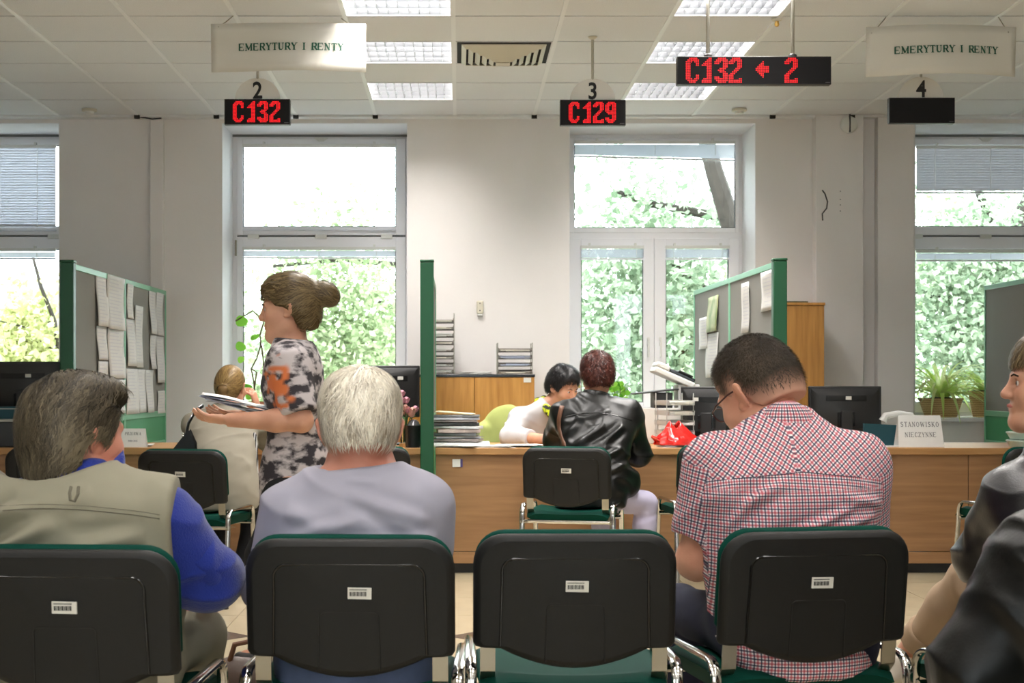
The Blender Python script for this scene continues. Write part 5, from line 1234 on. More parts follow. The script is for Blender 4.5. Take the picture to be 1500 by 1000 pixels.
def arm_prims(sh, el, wr, r=(.052, .040, .028), off=0.0, k=.03, upto=2.0, k0=.05):
    """upto: 1 = elbow, 2 = wrist"""
    sh, el, wr = V_(sh), V_(el), V_(wr); out = []
    if upto <= 1: e = sh+(el-sh)*upto; out.append(cap(sh, e, r[0]+off, r[0]+(r[1]-r[0])*upto+off, k=k0, cut=True)); return out
    out.append(cap(sh, el, r[0]+off, r[1]+off, k=k0)); e = el+(wr-el)*(upto-1); mid = el+(wr-el)*.35*(upto-1)
    out.append(cap(el, mid, r[1]+off, r[1]*1.02+off, k=k)); out.append(cap(mid, e, r[1]*1.02+off, r[1]+(r[2]-r[1])*(upto-1)+off, k=k, cut=True)); return out
def leg_prims(hip, kn, an, r=(.085, .056, .038), off=0.0, upto=2.0):
    hip, kn, an = V_(hip), V_(kn), V_(an); o = [cap(hip, kn, r[0]+off, r[1]+off, k=.06)]; e = kn+(an-kn)*(upto-1); m = kn+(an-kn)*.35
    o += [cap(kn, m, r[1]+off, r[1]*.98+off, k=.03), cap(m, e, r[1]*.98+off, r[2]+(r[1]-r[2])*(2-upto)+off, k=.03, cut=True)]; return o
def foot_prims(an, toe, s=1.0, off=0.0, sole=None):
    an, toe = V_(an), V_(toe); d = toe-an; d[2] = 0; L = np.linalg.norm(d); d = d/max(L, 1e-6); up = V_((0, 0, 1)); heel = an-d*.035
    heel[2] = an[2]-.06; tz = toe.copy()
    return [cap(an, heel+up*.01, .034*s+off, .034*s+off, k=.02), cap(heel+d*.02+up*.012, (heel+toe)/2+up*.01, .036*s+off, .036*s+off, k=.02, flat=((0, 0, 1), .8)), cap((heel+toe)/2+up*.01, tz, .036*s+off, .034*s+off, k=.02, flat=((0, 0, 1), .55)), cap(an, (an+toe)/2, .034*s+off, .03*s+off, k=.02)]
class Person: pass
def build_person(label, origin, head, neck, rows, arms, legs, top, bottom, skin, hands=None, h=.009, hh=.0045, headopt=None, sc_arm=(.047, .037, .026), shoe=None, group=None, hfine=True, leg_r=(.082, .054, .036)):
    """all coordinates are in the scene; they are moved to the empty at the person's base"""
    t = thing('person', label, 'person', origin); O = V_(origin); S = lambda p: V_(p)-O; q = Person(); q.t = t; q.O = O
    hc, ang, hs_ = head; F = Frame(S(hc), rotm(*ang), hs_); q.F = F
    rows_l = [(r_[0]-O[2], r_[1]-O[0], r_[2]-O[1])+tuple(r_[3:]) for r_ in rows]; q.rows = rows_l
    nb = S(neck); nt_ = F.pt((0, -.018, -.055)); q.nb, q.nt = nb, nt_
    prims = [slices(rows_l, off=-.014)]
    prims.append(cap(nb-(nt_-nb)*.3, nt_, .060*hs_*(headopt or {}).get('neck', 1), .052*hs_*(headopt or {}).get('neck', 1), k=.035))
    hps = head_prims(F, **{k: v for k, v in (headopt or {}).items() if k != 'neck'})
    fine = [(F.c-.16, F.c+.16)]
    A = [[S(p) for p in a] for a in arms]; Lg = [[S(p) for p in a] for a in legs]; q.A, q.L = A, Lg
    for a in A: prims += arm_prims(a[0], a[1], a[2], sc_arm)
    for i, a in enumerate(A):
        w, el = a[2], a[1]; d = w-el; hd = (hands or {}).get(i, {}); dd = V_(hd.get('d', d)); n_ = V_(hd.get('n', (0, 0, 1)))
        hp = hand_prims(w, dd, n_, hd.get('s', .95), hd.get('curl', 28), hd.get('side', 1 if i == 0 else -1)); prims += hp
        if hd.get('fine', True): c = w+dd/np.linalg.norm(dd)*.08; fine.append((c-.11, c+.11))
    for a in Lg: prims += leg_prims(a[0], a[1], a[2], leg_r)+foot_prims(a[2], a[3], .95)
    prims += hps
    q.body, q.bV, q.bQ = sculpt('body', prims, h*1.25, skin, t, fine=fine, hf=hh, smooth=1)
    # upper garment
    if top:
        off = top.get('off', .006); tp = [slices(rows_l, off=off, zlo=top.get('zlo', rows_l[0][0])-0, k=.03)]; r = tuple(x+top.get('loose', .008) for x in sc_arm)
        for a in A: tp += arm_prims(a[0], a[1], a[2], r, off=off, upto=top.get('upto', 1.97))
        tp += [p for p in top.get('extra', [])]
        if 'cut' in top: tp += top['cut']
        else:
            na = nb+(nt_-nb)*top.get('neckcut', .12); nd_ = (nt_-nb)/np.linalg.norm(nt_-nb); pc_ = cap(na, na+nd_*.25, .105, .16, cuta=True); tp.append(Prim(pc_.fn, na-.2, na+.4, .004, 's'))
        q.top, q.tV, q.tQ = sculpt(top.get('name', 'shirt'), tp, top.get('h', h), top['mat'], t, disp=top.get('disp'), uvf=top.get('uvf', None) and (lambda V, Q, N: top['uvf'](q, V, Q, N)), smooth=2, attr=top.get('attr'))
    if bottom:
        off = bottom.get('off', .01); low = [r_ for r_ in rows_l if r_[0] <= bottom.get('zwaist', rows_l[0][0]+.14)]
        zw = bottom.get('zwaist', rows_l[0][0]+.15)+.01; bp = [slices(low+[(max(zw, low[-1][0]+.01),)+low[-1][1:]], off=off*.4)]
        for a in Lg: bp += leg_prims(a[0], a[1], a[2], leg_r, off=off, upto=bottom.get('upto', 1.93))
        bp += bottom.get('extra', [])
        q.bot, q.pV, q.pQ = sculpt(bottom.get('name', 'trousers'), bp, bottom.get('h', h), bottom['mat'], t, disp=bottom.get('disp'), smooth=2)
    if shoe:
        for a in Lg: sculpt('shoe', foot_prims(a[2], a[3], 1.0, off=.009)+[plane_cut(a[2]+V_((0, 0, .0)), (0, 0, 1))], .009, shoe, t, smooth=2)
    return q
def wr_disp(amp=.004, sx=5, sz=16, seed=0, tilt=0.0, extra=None, ridge=.6):
    def f(V, N):
        w = (vn(V*4, seed+9)-.5)[:, None]*V_((.05, .05, .16)); Pq = V+w; u = Pq[:, 2]+tilt*Pq[:, 0]
        a = vn(np.stack([Pq[:, 0]*sx, Pq[:, 1]*sx, u*sz], 1), seed); b = vn(np.stack([Pq[:, 0]*sx*2.1, Pq[:, 1]*sx*2.1, u*sz*1.9+7], 1), seed+1)
        r_ = (1-np.abs(2*a-1)); d = 1.35*amp*((a-.5)*(1-ridge)*2+(r_**2.6-.3)*ridge)+amp*.5*(b-.5)
        if extra is not None: d = d+extra(V, N)
        return d
    return f
def fold(p0, p1, w, amp, axis=(0, 2), sidey=None):
    """a single long crease: ridge of width w along the segment p0-p1 in the plane of two axes"""
    p0, p1 = V_(p0), V_(p1)
    def f(V):
        q = V[:, list(axis)]; b = p1-p0; t = np.clip(((q-p0)@b)/(b@b), 0, 1); d = np.linalg.norm(q-p0-t[:, None]*b, axis=1); s = np.sin(np.clip(t, 0, 1)*PI)**.6
        return 1.5*amp*s*(np.exp(-(d/w)**2)-.5*np.exp(-((d-1.6*w)/w)**2))
    return f
def make_hair(q, prims, zline, n, flow, length, width, m_base, m_str, seed, h=.005, base_disp=.003, strand_kw=None, clipf=None, r=(.082, .102, .098), flow_noise=(60, 60, 16)):
    F = q.F; hl = zline; zy = [a for a, b in hl]; zz = [b for a, b in hl]
    def clip(X, Y, Z):
        l = [F.M[0][i]*(X-F.c[0])+F.M[1][i]*(Y-F.c[1])+F.M[2][i]*(Z-F.c[2]) for i in range(3)]
        return (np.interp(l[1]/F.sc, zy, zz)-l[2]/F.sc)*F.sc*.8
    vol = [p for p in prims if p.op != 'clip']
    def dsp(V, N): L = F.inv(V); return base_disp*(vn(L*V_(flow_noise), seed)-.55)*2
    o, V, Q = sculpt('hair', prims+[Prim(clip, (0, 0, 0), (0, 0, 0), 0, 'clip')], h, m_base, q.t, disp=dsp, smooth=1)
    rng = np.random.default_rng(seed); roots = hair_roots(n, hl, rng, r=r)
    kw = dict(zl=zline); kw.update(strand_kw or {}); s = strands('hair_strands', F, vol, roots, flow, length, width, m_str, o, seed=seed, **kw); return o, V, Q
# ------------------------------------------------------------ people
M_sweater = cloth('lilac_grey_jersey', C(160, 158, 172), .04, .8, .12, 900)
M_trim_lt = cloth('pale_rib', C(190, 188, 200), .02)
M_denim = cloth('blue_denim', C(70, 84, 116), .35, .9, .4, 700)
M_khaki = cloth('khaki_vest_cotton', C(146, 141, 122), .06, .85, .2, 800)
M_khaki2 = cloth('dark_khaki_thread', C(108, 103, 88), .05)
M_fleece = cloth('royal_blue_fleece', C(16, 42, 138), .10, .95, .5, 260, sheen=.3)
M_navy = cloth('navy_trousers', C(28, 32, 56), .1)
M_blackc = cloth('black_trousers', C(24, 24, 26), .1)
M_leather = mat('black_leather', C(13, 14, 14), rough=.36, noise=.2, nscale=20, bump=.12, bscale=220, spec=.36)
M_leather2 = mat('navy_black_leather', C(18, 19, 26), rough=.36, noise=.2, nscale=20, bump=.12, bscale=220, spec=.6)
M_brownstrap = mat('brown_strap', C(104, 68, 48), rough=.5)
M_lav = cloth('lavender_cotton', C(188, 182, 208), .05)
M_beigep = cloth('beige_cotton', C(176, 152, 126), .06)
M_beiget = cloth('oatmeal_jersey', C(156, 149, 134), .06)
M_cardi = cloth('white_cardigan', C(200, 199, 202), .04)
M_shoe = mat('dark_shoe', C(40, 36, 34), rough=.5); M_shoel = mat('light_shoe', C(200, 192, 178), rough=.6)
H_white = hair_mat('white_hair', C(160, 146, 126), C(255, 247, 230)); H_white_b = mat('white_hair_base', C(204, 192, 174), rough=.95, spec=.05, noise=.35, nscale=60, stretch=(1, 1, .25))
H_brown = hair_mat('greying_brown_hair', C(38, 32, 26), C(128, 116, 94), .5); H_brown_b = mat('brown_hair_base', C(50, 44, 35), rough=.95, spec=.05)
H_crop = hair_mat('cropped_brown_hair', C(50, 42, 34), C(100, 86, 70), .6); 
H_red = hair_mat('dark_red_hair', C(52, 24, 22), C(112, 62, 52)); H_red_b = mat('dark_red_hair_base', C(58, 30, 28), rough=.6)
H_black = hair_mat('black_hair', C(14, 14, 16), C(48, 46, 48), .3); H_black_b = mat('black_hair_base', C(18, 18, 20), rough=.5)
H_blond = hair_mat('dark_blond_hair', C(110, 84, 48), C(180, 148, 96)); H_blond_b = mat('dark_blond_hair_base', C(128, 100, 60), rough=.6)
H_lbrown = hair_mat('light_brown_hair', C(74, 60, 40), C(136, 116, 80)); H_lbrown_b = mat('light_brown_hair_base', C(92, 76, 52), rough=.95, spec=.05)

# ---- white haired man in the lilac grey jersey
Y2 = 3.55
rows = [(.45, -.245, 3.50, .185, .13), (.60, -.245, 3.51, .185, .135), (.72, -.24, 3.52, .192, .13), (.80, -.24, 3.53, .197, .125), (.87, -.24, 3.54, .197, .115), (.915, -.24, 3.55, .178, .10), (.945, -.238, 3.56, .135, .085), (.968, -.237, 3.565, .10, .072), (.99, -.235, 3.57, .07, .064), (1.01, -.235, 3.575, .055, .055)]
f1 = fold((-.17, -.2-.0+.93), (.16, .80+.02), .018, .010); 
def ex2(V, N):   # V is relative to the base of the figure
    b = (V[:, 1] < .02)
    return b*(fold((-.16, .80), (.02, .845), .016, .008)(V)+fold((-.02, .905), (.17, .835), .015, .008)(V)+fold((-.05, .79), (.19, .80), .012, .007)(V)+fold((-.17, .86), (-.05, .825), .02, .006)(V)+fold((.03, .87), (.18, .79), .014, .006)(V)+fold((-.03, .935), (.05, .93), .008, .003)(V))
p2 = build_person('elderly man with thick white hair and a plain lilac grey jersey, seen from behind', (-.24, 3.52, 0),
    head=((-.243, 3.60, 1.050), (5, 10, 0), 1.09), neck=(-.236, 3.57, .955), rows=rows,
    arms=[[(-.405, 3.55, .872), (-.475, 3.60, .66), (-.36, 3.86, .57)], [(-.080, 3.55, .872), (-.072, 3.62, .66), (-.15, 3.88, .57)]],
    legs=[[(-.335, 3.55, .53), (-.37, 3.98, .53), (-.36, 4.0, .10), (-.36, 4.16, .04)], [(-.15, 3.55, .53), (-.12, 3.98, .53), (-.13, 4.0, .10), (-.13, 4.16, .04)]],
    top=dict(mat=M_sweater, off=.006, h=.0065, disp=wr_disp(.011, 4, 13, 2, .35, ex2), neckcut=.16, name='jersey', zlo=.57), bottom=dict(mat=M_denim, disp=wr_disp(.004, 8, 8, 5)), skin=M_skin3, shoe=M_shoe, sc_arm=(.050, .041, .028))
F = p2.F; nb = p2.nb; ax_ = p2.nt-p2.nb
ring = [nb+ax_*.17+V_((.067*math.cos(a), .060*math.sin(a), -.006*math.sin(a)*0)) for a in [2*PI*i/28 for i in range(28)]]
obj('neckband', MB().tube([tuple(p) for p in ring], .0048, 8, closed=True), M_trim_lt, p2.t, smooth=True)
def flow_back(crown=(.01, -.06, .11), droop=1.0, out=.0):
    c = V_(crown)
    def f(L): d = L-c; d[:, 2] -= droop*.05+.0; d = d/np.linalg.norm(d, axis=1)[:, None]; d[:, 2] -= .35*droop; return d
    return f
zl2 = [(-.13, -.034), (-.07, -.036), (-.05, -.040), (-.036, -.03), (-.020, .010), (.01, .020), (.03, .02), (.05, .035), (.08, .075), (.12, .09)]
hv = lambda F, g=0, back=0: [F.ell((0, -.018-back*.5, .034), (.080+g, .100+g+back, .094+g), k=.03), F.ell((0, -.055-back*.5, -.02), (.066+g, .052+g+back*.6, .070+g*.8), k=.05), F.ell((0, -.01, .09), (.052+g, .066+g, .036+g), k=.04)]
make_hair(p2, hv(F, .002)+[F.ell((-.048, -.035, .062), (.030, .055, .040), k=.04), F.ell((.048, -.035, .062), (.030, .055, .040), k=.04)], zl2, 8500, flow_back((.016, -.066, .112), 1.0), .046, .0022, H_white_b, H_white, 3, strand_kw=dict(lift=(.0005, .010), wave=.16, stray=.6, seg=8, rag=.012, tone=lambda r, g: np.clip(.18+1.05*vn(r*V_((55, 55, 20)), 4)**.9+.25*(r[:, 2]-.03)/.09+g.normal(scale=.2, size=len(r)), 0, 1)), base_disp=.005)  # tone noise paints dark crevices between the locks into the hair colour

# ---- man in the khaki vest over blue fleece
rows = [(.45, -.86, 3.36, .205, .14), (.60, -.86, 3.375, .205, .14), (.72, -.86, 3.365, .212, .14), (.80, -.862, 3.345, .213, .135), (.87, -.865, 3.335, .208, .122), (.905, -.867, 3.335, .188, .11), (.935, -.87, 3.345, .155, .098), (.962, -.872, 3.355, .112, .085), (.985, -.872, 3.36, .075, .07), (1.01, -.87, 3.37, .058, .058)]
def exv(V, N):
    b = (V[:, 1] < .04)
    return b*(fold((-.26, .80), (-.10, .90), .018, .012)(V)+fold((-.22, .77), (-.02, .86), .016, .011)(V)+fold((-.02, .80), (.17, .83), .02, .010)(V)+fold((-.12, .76), (.08, .80), .014, .009)(V)+fold((-.20, .87), (-.06, .895), .012, .006)(V)+fold((-.02, .885), (.05, .93), .02, .004)(V))
armsP1 = [[(-1.055, 3.33, .875), (-1.10, 3.40, .68), (-1.0, 3.66, .60)], [(-.672, 3.34, .862), (-.578, 3.40, .715), (-.60, 3.60, .672)]]
p1 = build_person('man with wavy greying brown hair, khaki vest and royal blue fleece, head turned right', (-.86, 3.30, 0),
    head=((-.872, 3.375, 1.043), (-42, 4, 0), 1.0), neck=(-.872, 3.355, .955), rows=rows, arms=armsP1,
    legs=[[(-.96, 3.32, .53), (-1.0, 3.76, .53), (-1.0, 3.78, .10), (-1.0, 3.94, .04)], [(-.76, 3.32, .53), (-.66, 3.72, .53), (-.68, 3.78, .10), (-.68, 3.94, .04)]],
    top=dict(mat=M_fleece, off=.002, loose=.014, h=.0065, disp=wr_disp(.013, 6, 12, 12), neckcut=.30, name='fleece'), bottom=dict(mat=M_khaki, disp=wr_disp(.004, 8, 8, 5)), skin=M_skin3, shoe=M_shoe, sc_arm=(.058, .050, .030), headopt=dict(jaw=1.08))
F = p1.F; O = p1.O; S1 = lambda a, b, c: V_((a, b, c))-O
# elbow bulk of the fleece sleeve and its cuff
sculpt('fleece_sleeve', [cap(S1(-.672, 3.34, .855), S1(-.590, 3.39, .735), .062, .066, k=.03), cap(S1(-.590, 3.39, .735), S1(-.597, 3.47, .690), .066, .050, k=.03), cap(S1(-.585, 3.40, .70), S1(-.60, 3.56, .675), .052, .042, k=.03, cut=True), cap(S1(-.60, 3.555, .674), S1(-.602, 3.59, .672), .034, .033, k=.01, cut=True)], .0065, M_fleece, p1.t, disp=wr_disp(.013, 8, 9, 14, .8))
vestp = [slices(p1.rows, off=.019, zlo=.44, k=.03), cap(S1(-.655, 3.30, .86), S1(-.66, 3.30, .70), .035, .04, k=.06)]
for sd, a in ((0, armsP1[0]), (1, armsP1[1])):
    a0, a1 = S1(*a[0]), S1(*a[1]); sgn = (-1, 1)[sd]; vestp.append(cap(a0+V_((-sgn*.07, 0, .012)), a0+V_((sgn*.04, 0, -.004)), .088, .086, k=.03)); vestp.append(cap(a0, a1*.45+a0*.55, .086, .07, k=.03))
vestp += [cap(S1(-.665, 3.24, .74), S1(-.63, 3.22, .56), .018, .024, k=.05, flat=((1, .3, 0), .6)), cap(S1(-.63, 3.22, .60), S1(-.575, 3.26, .45), .030, .038, k=.05, flat=((1, .3, 0), .55)), cap(S1(-.60, 3.28, .52), S1(-.55, 3.36, .44), .04, .05, k=.05, flat=((1, .3, 0), .6))]
nt1 = p1.nt-p1.nb
for sd, a in ((0, armsP1[0]), (1, armsP1[1])):
    a0 = S1(*a[0]); sgn = (-1, 1)[sd]; vestp.append(plane_cut((a0[0]+sgn*.030, 0, .8), (sgn, 0, .02)))
vestp.append(Prim(cap(p1.nb-nt1*.12, p1.nb+nt1*1.6, .108, .16, cuta=True).fn, p1.nb-.2, p1.nb+.4, .004, 's'))
vo, vV, vQ = sculpt('vest', vestp, .006, M_khaki, p1.t, disp=wr_disp(.011, 4, 12, 22, .5, exv), smooth=2)
ribbon_on('yoke_seam', (vV, vQ), [(x, -.5, .873+.018*(1-(x/.2)**2)-.008*math.sin(5*x)) for x in np.linspace(-.205, .20, 34)], (0, 1, 0), .0026, M_khaki2, p1.t, off=.0005, thick=.001)
ribbon_on('yoke_stitching', (vV, vQ), [(x, -.5, .882+.018*(1-(x/.2)**2)-.008*math.sin(5*x)) for x in np.linspace(-.205, .20, 34)], (0, 1, 0), .001, M_khaki2, p1.t, off=.0005, thick=.0008)
obj('hanging_loop', local(p1.t, MB().tube([P(104, 713, 3.155), P(102, 722, 3.14), P(103, 732, 3.135), P(109, 734, 3.135), P(114, 724, 3.14), P(115, 713, 3.155)], .0035, 8)), M_khaki2, p1.t, smooth=True)
# stand-up collar of the fleece
cp_ = []
for i in range(22):
    a = 2*PI*i/22; cp_.append(i)
sculpt('fleece_collar', [cap(p1.nb+nt1*-.25, p1.nb+nt1*.85+V_((.028, .0, 0)), .108, .090, k=.01, flat=((0, 1, 0), .92)), Prim(cap(p1.nb+nt1*.3+V_((.0, .006, 0)), p1.nb+nt1*1.2, .070, .076).fn, p1.nb-.2, p1.nb+.3, .01, 's'), plane_cut(p1.nb+nt1*.72, nt1+V_((.01, -.03, 0)))], .006, M_fleece, p1.t, disp=wr_disp(.003, 10, 10, 4))
zl1 = [(-.16, -.125), (-.065, -.125), (-.052, -.09), (-.042, -.03), (-.032, .0), (-.0, .008), (.02, -.02), (.035, -.018), (.042, .03), (.07, .07), (.09, .085), (.12, .09)]
hp1 = hv(F, .006, .002)+[F.ell((0, -.062, -.06), (.066, .040, .060), k=.04), F.ell((.03, .05, .095), (.045, .045, .026), k=.04), F.ell((-.055, -.07, -.02), (.032, .040, .06), k=.04), F.ell((-.045, -.088, .05), (.040, .028, .045), k=.04), F.ell((0, -.078, -.105), (.055, .03, .03), k=.03)]
def flow1(L):
    d = L-V_((-.03, -.02, .13)); d = d/np.linalg.norm(d, axis=1)[:, None]; d[:, 2] -= .45; side = (L[:, 0] > .02); d[side] += V_((0, -.75, -.05)); return d
make_hair(p1, hp1, zl1, 10000, flow1, .07, .0024, H_brown_b, H_brown, 5, strand_kw=dict(lift=(.0005, .013), wave=.5, stray=.55, seg=9, tone=lambda r, g: np.clip(.35*vn(r*24, 8)+.85*vn(r*V_((110, 110, 60)), 9)**1.8+.5*(r[:, 0] > .055)*(r[:, 2] < .04)+g.normal(scale=.14, size=len(r)), 0, 1)), base_disp=.008, flow_noise=(40, 40, 20))

# ---- man in the checked shirt
def check_material():
    m = mat('checked_cotton', C(228, 220, 222), rough=.85, bump=.2, bscale=900); nt = m.node_tree; b = nt.nodes['Principled BSDF']
    uv = nt.nodes.new('ShaderNodeUVMap'); uv.uv_map = 'weave'; sx = nt.nodes.new('ShaderNodeSeparateXYZ'); nt.links.new(uv.outputs[0], sx.inputs[0])
    def M_(op, a, b_=None):
        n = nt.nodes.new('ShaderNodeMath'); n.operation = op
        for i, v in enumerate((a, b_)):
            if v is None: continue
            if isinstance(v, (int, float)): n.inputs[i].default_value = v
            else: nt.links.new(v, n.inputs[i])
        return n.outputs[0]
    def band(ch, c, w):
        f = M_('FRACT', M_('DIVIDE', ch, .0158)); return M_('LESS_THAN', M_('ABSOLUTE', M_('SUBTRACT', f, c)), w)
    def mixc(fac, a, bcol, k):
        mx = nt.nodes.new('ShaderNodeMix'); mx.data_type = 'RGBA'; mx.blend_type = 'MULTIPLY'; nt.links.new(M_('MULTIPLY', fac, k), mx.inputs[0]); nt.links.new(a, mx.inputs[6]); mx.inputs[7].default_value = bcol; return mx.outputs[2]
    rgb = nt.nodes.new('ShaderNodeRGB'); rgb.outputs[0].default_value = C(238, 230, 230); c = rgb.outputs[0]
    for ch in (sx.outputs[0], sx.outputs[1]):
        c = mixc(band(ch, .2, .115), c, C(48, 50, 96), .85); c = mixc(band(ch, .68, .15), c, C(216, 112, 130), .8)
    nt.links.new(c, b.inputs['Base Color']); return m
M_check = check_material()
def check_uv(q, V, Q, N):
    P_ = V[Q].mean(1); A = q.A; rows = np.array([r_[:5] for r_ in q.rows]); cx = np.interp(P_[:, 2], rows[:, 0], rows[:, 1]); cy = np.interp(P_[:, 2], rows[:, 0], rows[:, 2]); w = np.interp(P_[:, 2], rows[:, 0], rows[:, 3])
    dt = np.hypot((P_[:, 0]-cx)/1.0, (P_[:, 1]-cy)*1.1)-w*.98; lab = np.zeros(len(P_), int)
    for i, a in enumerate(A):
        s, e = a[0], a[1]; ba = e-s; t = np.clip(((P_-s)@ba)/(ba@ba), 0, 1); d = np.linalg.norm(P_-s-t[:, None]*ba, axis=1)-.058; out = (P_[:, 0]-s[0])*(1 if i == 1 else -1) > -.012; lab[(d < dt+.02) & out & (t > .02)] = i+1
    yoke = (lab == 0) & (P_[:, 2] > .945-.10*np.abs(P_[:, 0])); lab[yoke & (P_[:, 1] < cy+.02)] = 3
    Vc = V[Q].reshape(-1, 3); lc = np.repeat(lab, 4); c0 = V_(q.rows[5][1:3]); uv = np.zeros((len(Vc), 2))
    ang = np.arctan2(Vc[:, 1]-np.interp(Vc[:, 2], rows[:, 0], rows[:, 2]), Vc[:, 0]-np.interp(Vc[:, 2], rows[:, 0], rows[:, 1]))
    x = Vc[:, 0]-c0[0]; uv[:, 0] = x*1.03+.16*np.sign(x)*np.maximum(0, np.abs(x)-.13)*1.8; uv[:, 1] = Vc[:, 2]+.25*(Vc[:, 1]-c0[1])*(Vc[:, 2] > .9)
    ro = (lc == 3); k = R(38)*np.sign(x); kk = R(38)
    xr = np.abs(x); uv[ro, 0] = (xr*math.cos(kk)+Vc[:, 2]*math.sin(kk))[ro]; uv[ro, 1] = (-xr*math.sin(kk)+Vc[:, 2]*math.cos(kk))[ro]
    for i, a in enumerate(A):
        m = lc == i+1; s, e = a[0], a[1]; ba = (e-s)/np.linalg.norm(e-s); u0 = np.cross(ba, (0, 1, 0)); u0 /= np.linalg.norm(u0); u1 = np.cross(ba, u0); r = Vc-s; uv[m, 1] = (r@ba)[m]; uv[m, 0] = (np.arctan2(r@u0, -(r@u1)*np.sign(1))*.066)[m]
    return uv
rows = [(.445, .86, 3.69, .165, .13, 8), (.495, .855, 3.70, .19, .145, 8), (.56, .853, 3.755, .20, .14, 8), (.62, .85, 3.765, .205, .14, 8), (.70, .845, 3.75, .21, .14, 8), (.80, .84, 3.73, .214, .135, 8), (.88, .84, 3.73, .218, .125, 8), (.94, .842, 3.75, .212, .115, 8), (.985, .845, 3.775, .195, .10, 8), (1.02, .848, 3.80, .155, .09, 8), (1.05, .85, 3.825, .115, .075, 8), (1.075, .852, 3.85, .08, .065, 8), (1.10, .85, 3.87, .06, .055, 8)]
def ex3(V, N):
    b = (V[:, 1] < .03)
    return b*(fold((-.17, .74), (.14, .86), .012, .009)(V)+fold((-.10, .72), (.02, .79), .010, .008)(V)+fold((-.16, .86), (-.04, .92), .014, .008)(V)+fold((.05, .80), (.20, .84), .012, .008)(V)+fold((-.02, .76), (.18, .78), .011, .007)(V)+fold((.10, .88), (.22, .86), .012, .006)(V)+fold((-.20, .80), (-.10, .90), .012, .006)(V))
arms3 = [[(.658, 3.77, .955), (.608, 3.79, .705), (.67, 4.04, .66)], [(1.035, 3.79, .955), (1.062, 3.86, .72), (.90, 4.06, .66)]]
p3 = build_person('man with cropped dark hair and glasses in a red and navy checked short sleeved shirt', (.85, 3.70, 0),
    head=((.805, 3.945, 1.135), (38, 30, -4), 1.12), neck=(.85, 3.845, 1.045), rows=rows, arms=arms3,
    legs=[[(.77, 3.72, .53), (.62, 4.12, .53), (.66, 4.13, .10), (.62, 4.29, .04)], [(.95, 3.72, .53), (.93, 4.16, .53), (.86, 4.15, .10), (.85, 4.32, .04)]],
    top=dict(mat=M_check, off=.008, loose=.016, h=.0062, upto=.74, disp=wr_disp(.012, 4.5, 11, 32, -.5, ex3), neckcut=.30, uvf=check_uv, name='checked_shirt'), bottom=dict(mat=M_navy, disp=wr_disp(.004, 8, 8, 5)), skin=M_skin, shoe=M_shoe, sc_arm=(.054, .042, .030), headopt=dict(neck=1.04, jaw=1.1),
    hands={0: dict(d=(.15, .9, .1), n=(0, -.3, 1))})
F = p3.F; nt3 = p3.nt-p3.nb
def collar_uv(q, V, Q, N): Vc = V[Q].reshape(-1, 3); a = np.arctan2(Vc[:, 1]-p3.nb[1], Vc[:, 0]-p3.nb[0]); return np.stack([a*.085, Vc[:, 2]], 1)
def col_uvf(V, Q, N): return collar_uv(None, V, Q, N)
sculpt('shirt_collar', [cap(p3.nb-nt3*.15, p3.nb+nt3*.36, .088, .074, k=.01), Prim(cap(p3.nb+nt3*.24, p3.nb+nt3*1.2, .058, .066).fn, p3.nb-.2, p3.nb+.3, .008, 's'), plane_cut(p3.nb+nt3*.28, nt3)], .005, M_check, p3.t, disp=wr_disp(.002, 10, 10, 4), uvf=col_uvf)
ribbon_on('yoke_seam', (p3.tV, p3.tQ), [(x, -.5, .945-.10*abs(x)) for x in np.linspace(-.17, .16, 30)], (0, 1, 0), .0018, M_navy, p3.t, off=.0005, thick=.001)
# cropped hair: thin cap plus very short hairs
zl3 = [(-.13, -.040), (-.07, -.042), (-.045, -.040), (-.03, -.02), (-.015, .022), (.01, .022), (.03, .0), (.045, .03), (.075, .07), (.12, .085)]
def scalp_mat():
    m = hair_mat('cropped_scalp', C(206, 158, 134), C(64, 54, 44), .7); return m
M_scalp = scalp_mat()
vol3 = hv(F, .0045)[:2]+[F.ell((0, .0, .075), (.062, .075, .05), k=.04)]
zy3 = [a for a, b in zl3]; zz3 = [b-.012 for a, b in zl3]
def clip3(X_, Y_, Z_):
    l = [F.M[0][i]*(X_-F.c[0])+F.M[1][i]*(Y_-F.c[1])+F.M[2][i]*(Z_-F.c[2]) for i in range(3)]; return (np.interp(l[1]/F.sc, zy3, zz3)-l[2]/F.sc)*F.sc
F3 = F
def fade(V, N): L = F3.inv(V); z = L[:, 2]-np.interp(L[:, 1], zy3, zz3); return np.clip((z-.004+.012*(vn(L*60, 3)-.5))/.055, 0, 1)
ho, hV, hQ = sculpt('cropped_hair', vol3+[Prim(clip3, (0, 0, 0), (0, 0, 0), 0, 'clip')], .0045, M_scalp, p3.t, attr={'tone': fade}, disp=lambda V, N: .0016*(vn(F3.inv(V)*90, 5)-.3)*fade(V, N), smooth=1)
rng = np.random.default_rng(6); rt = hair_roots(11000, zl3, rng, r=(.080, .100, .096)); zr = rt[:, 2]-np.interp(rt[:, 1], zy3, zz3); rt = rt[rng.uniform(size=len(rt)) < np.clip((zr-.022)/.05, 0, 1)]
strands('hair_strands', F, vol3, rt, flow_back((.02, -.05, .12), .6), .013, .0014, H_crop, ho, seed=6, seg=3, lift=(.002, .009), stray=1.2, tone=lambda r, g: np.clip(.9*vn(r*30, 4)**1.4+g.normal(scale=.15, size=len(r)), 0, 1))
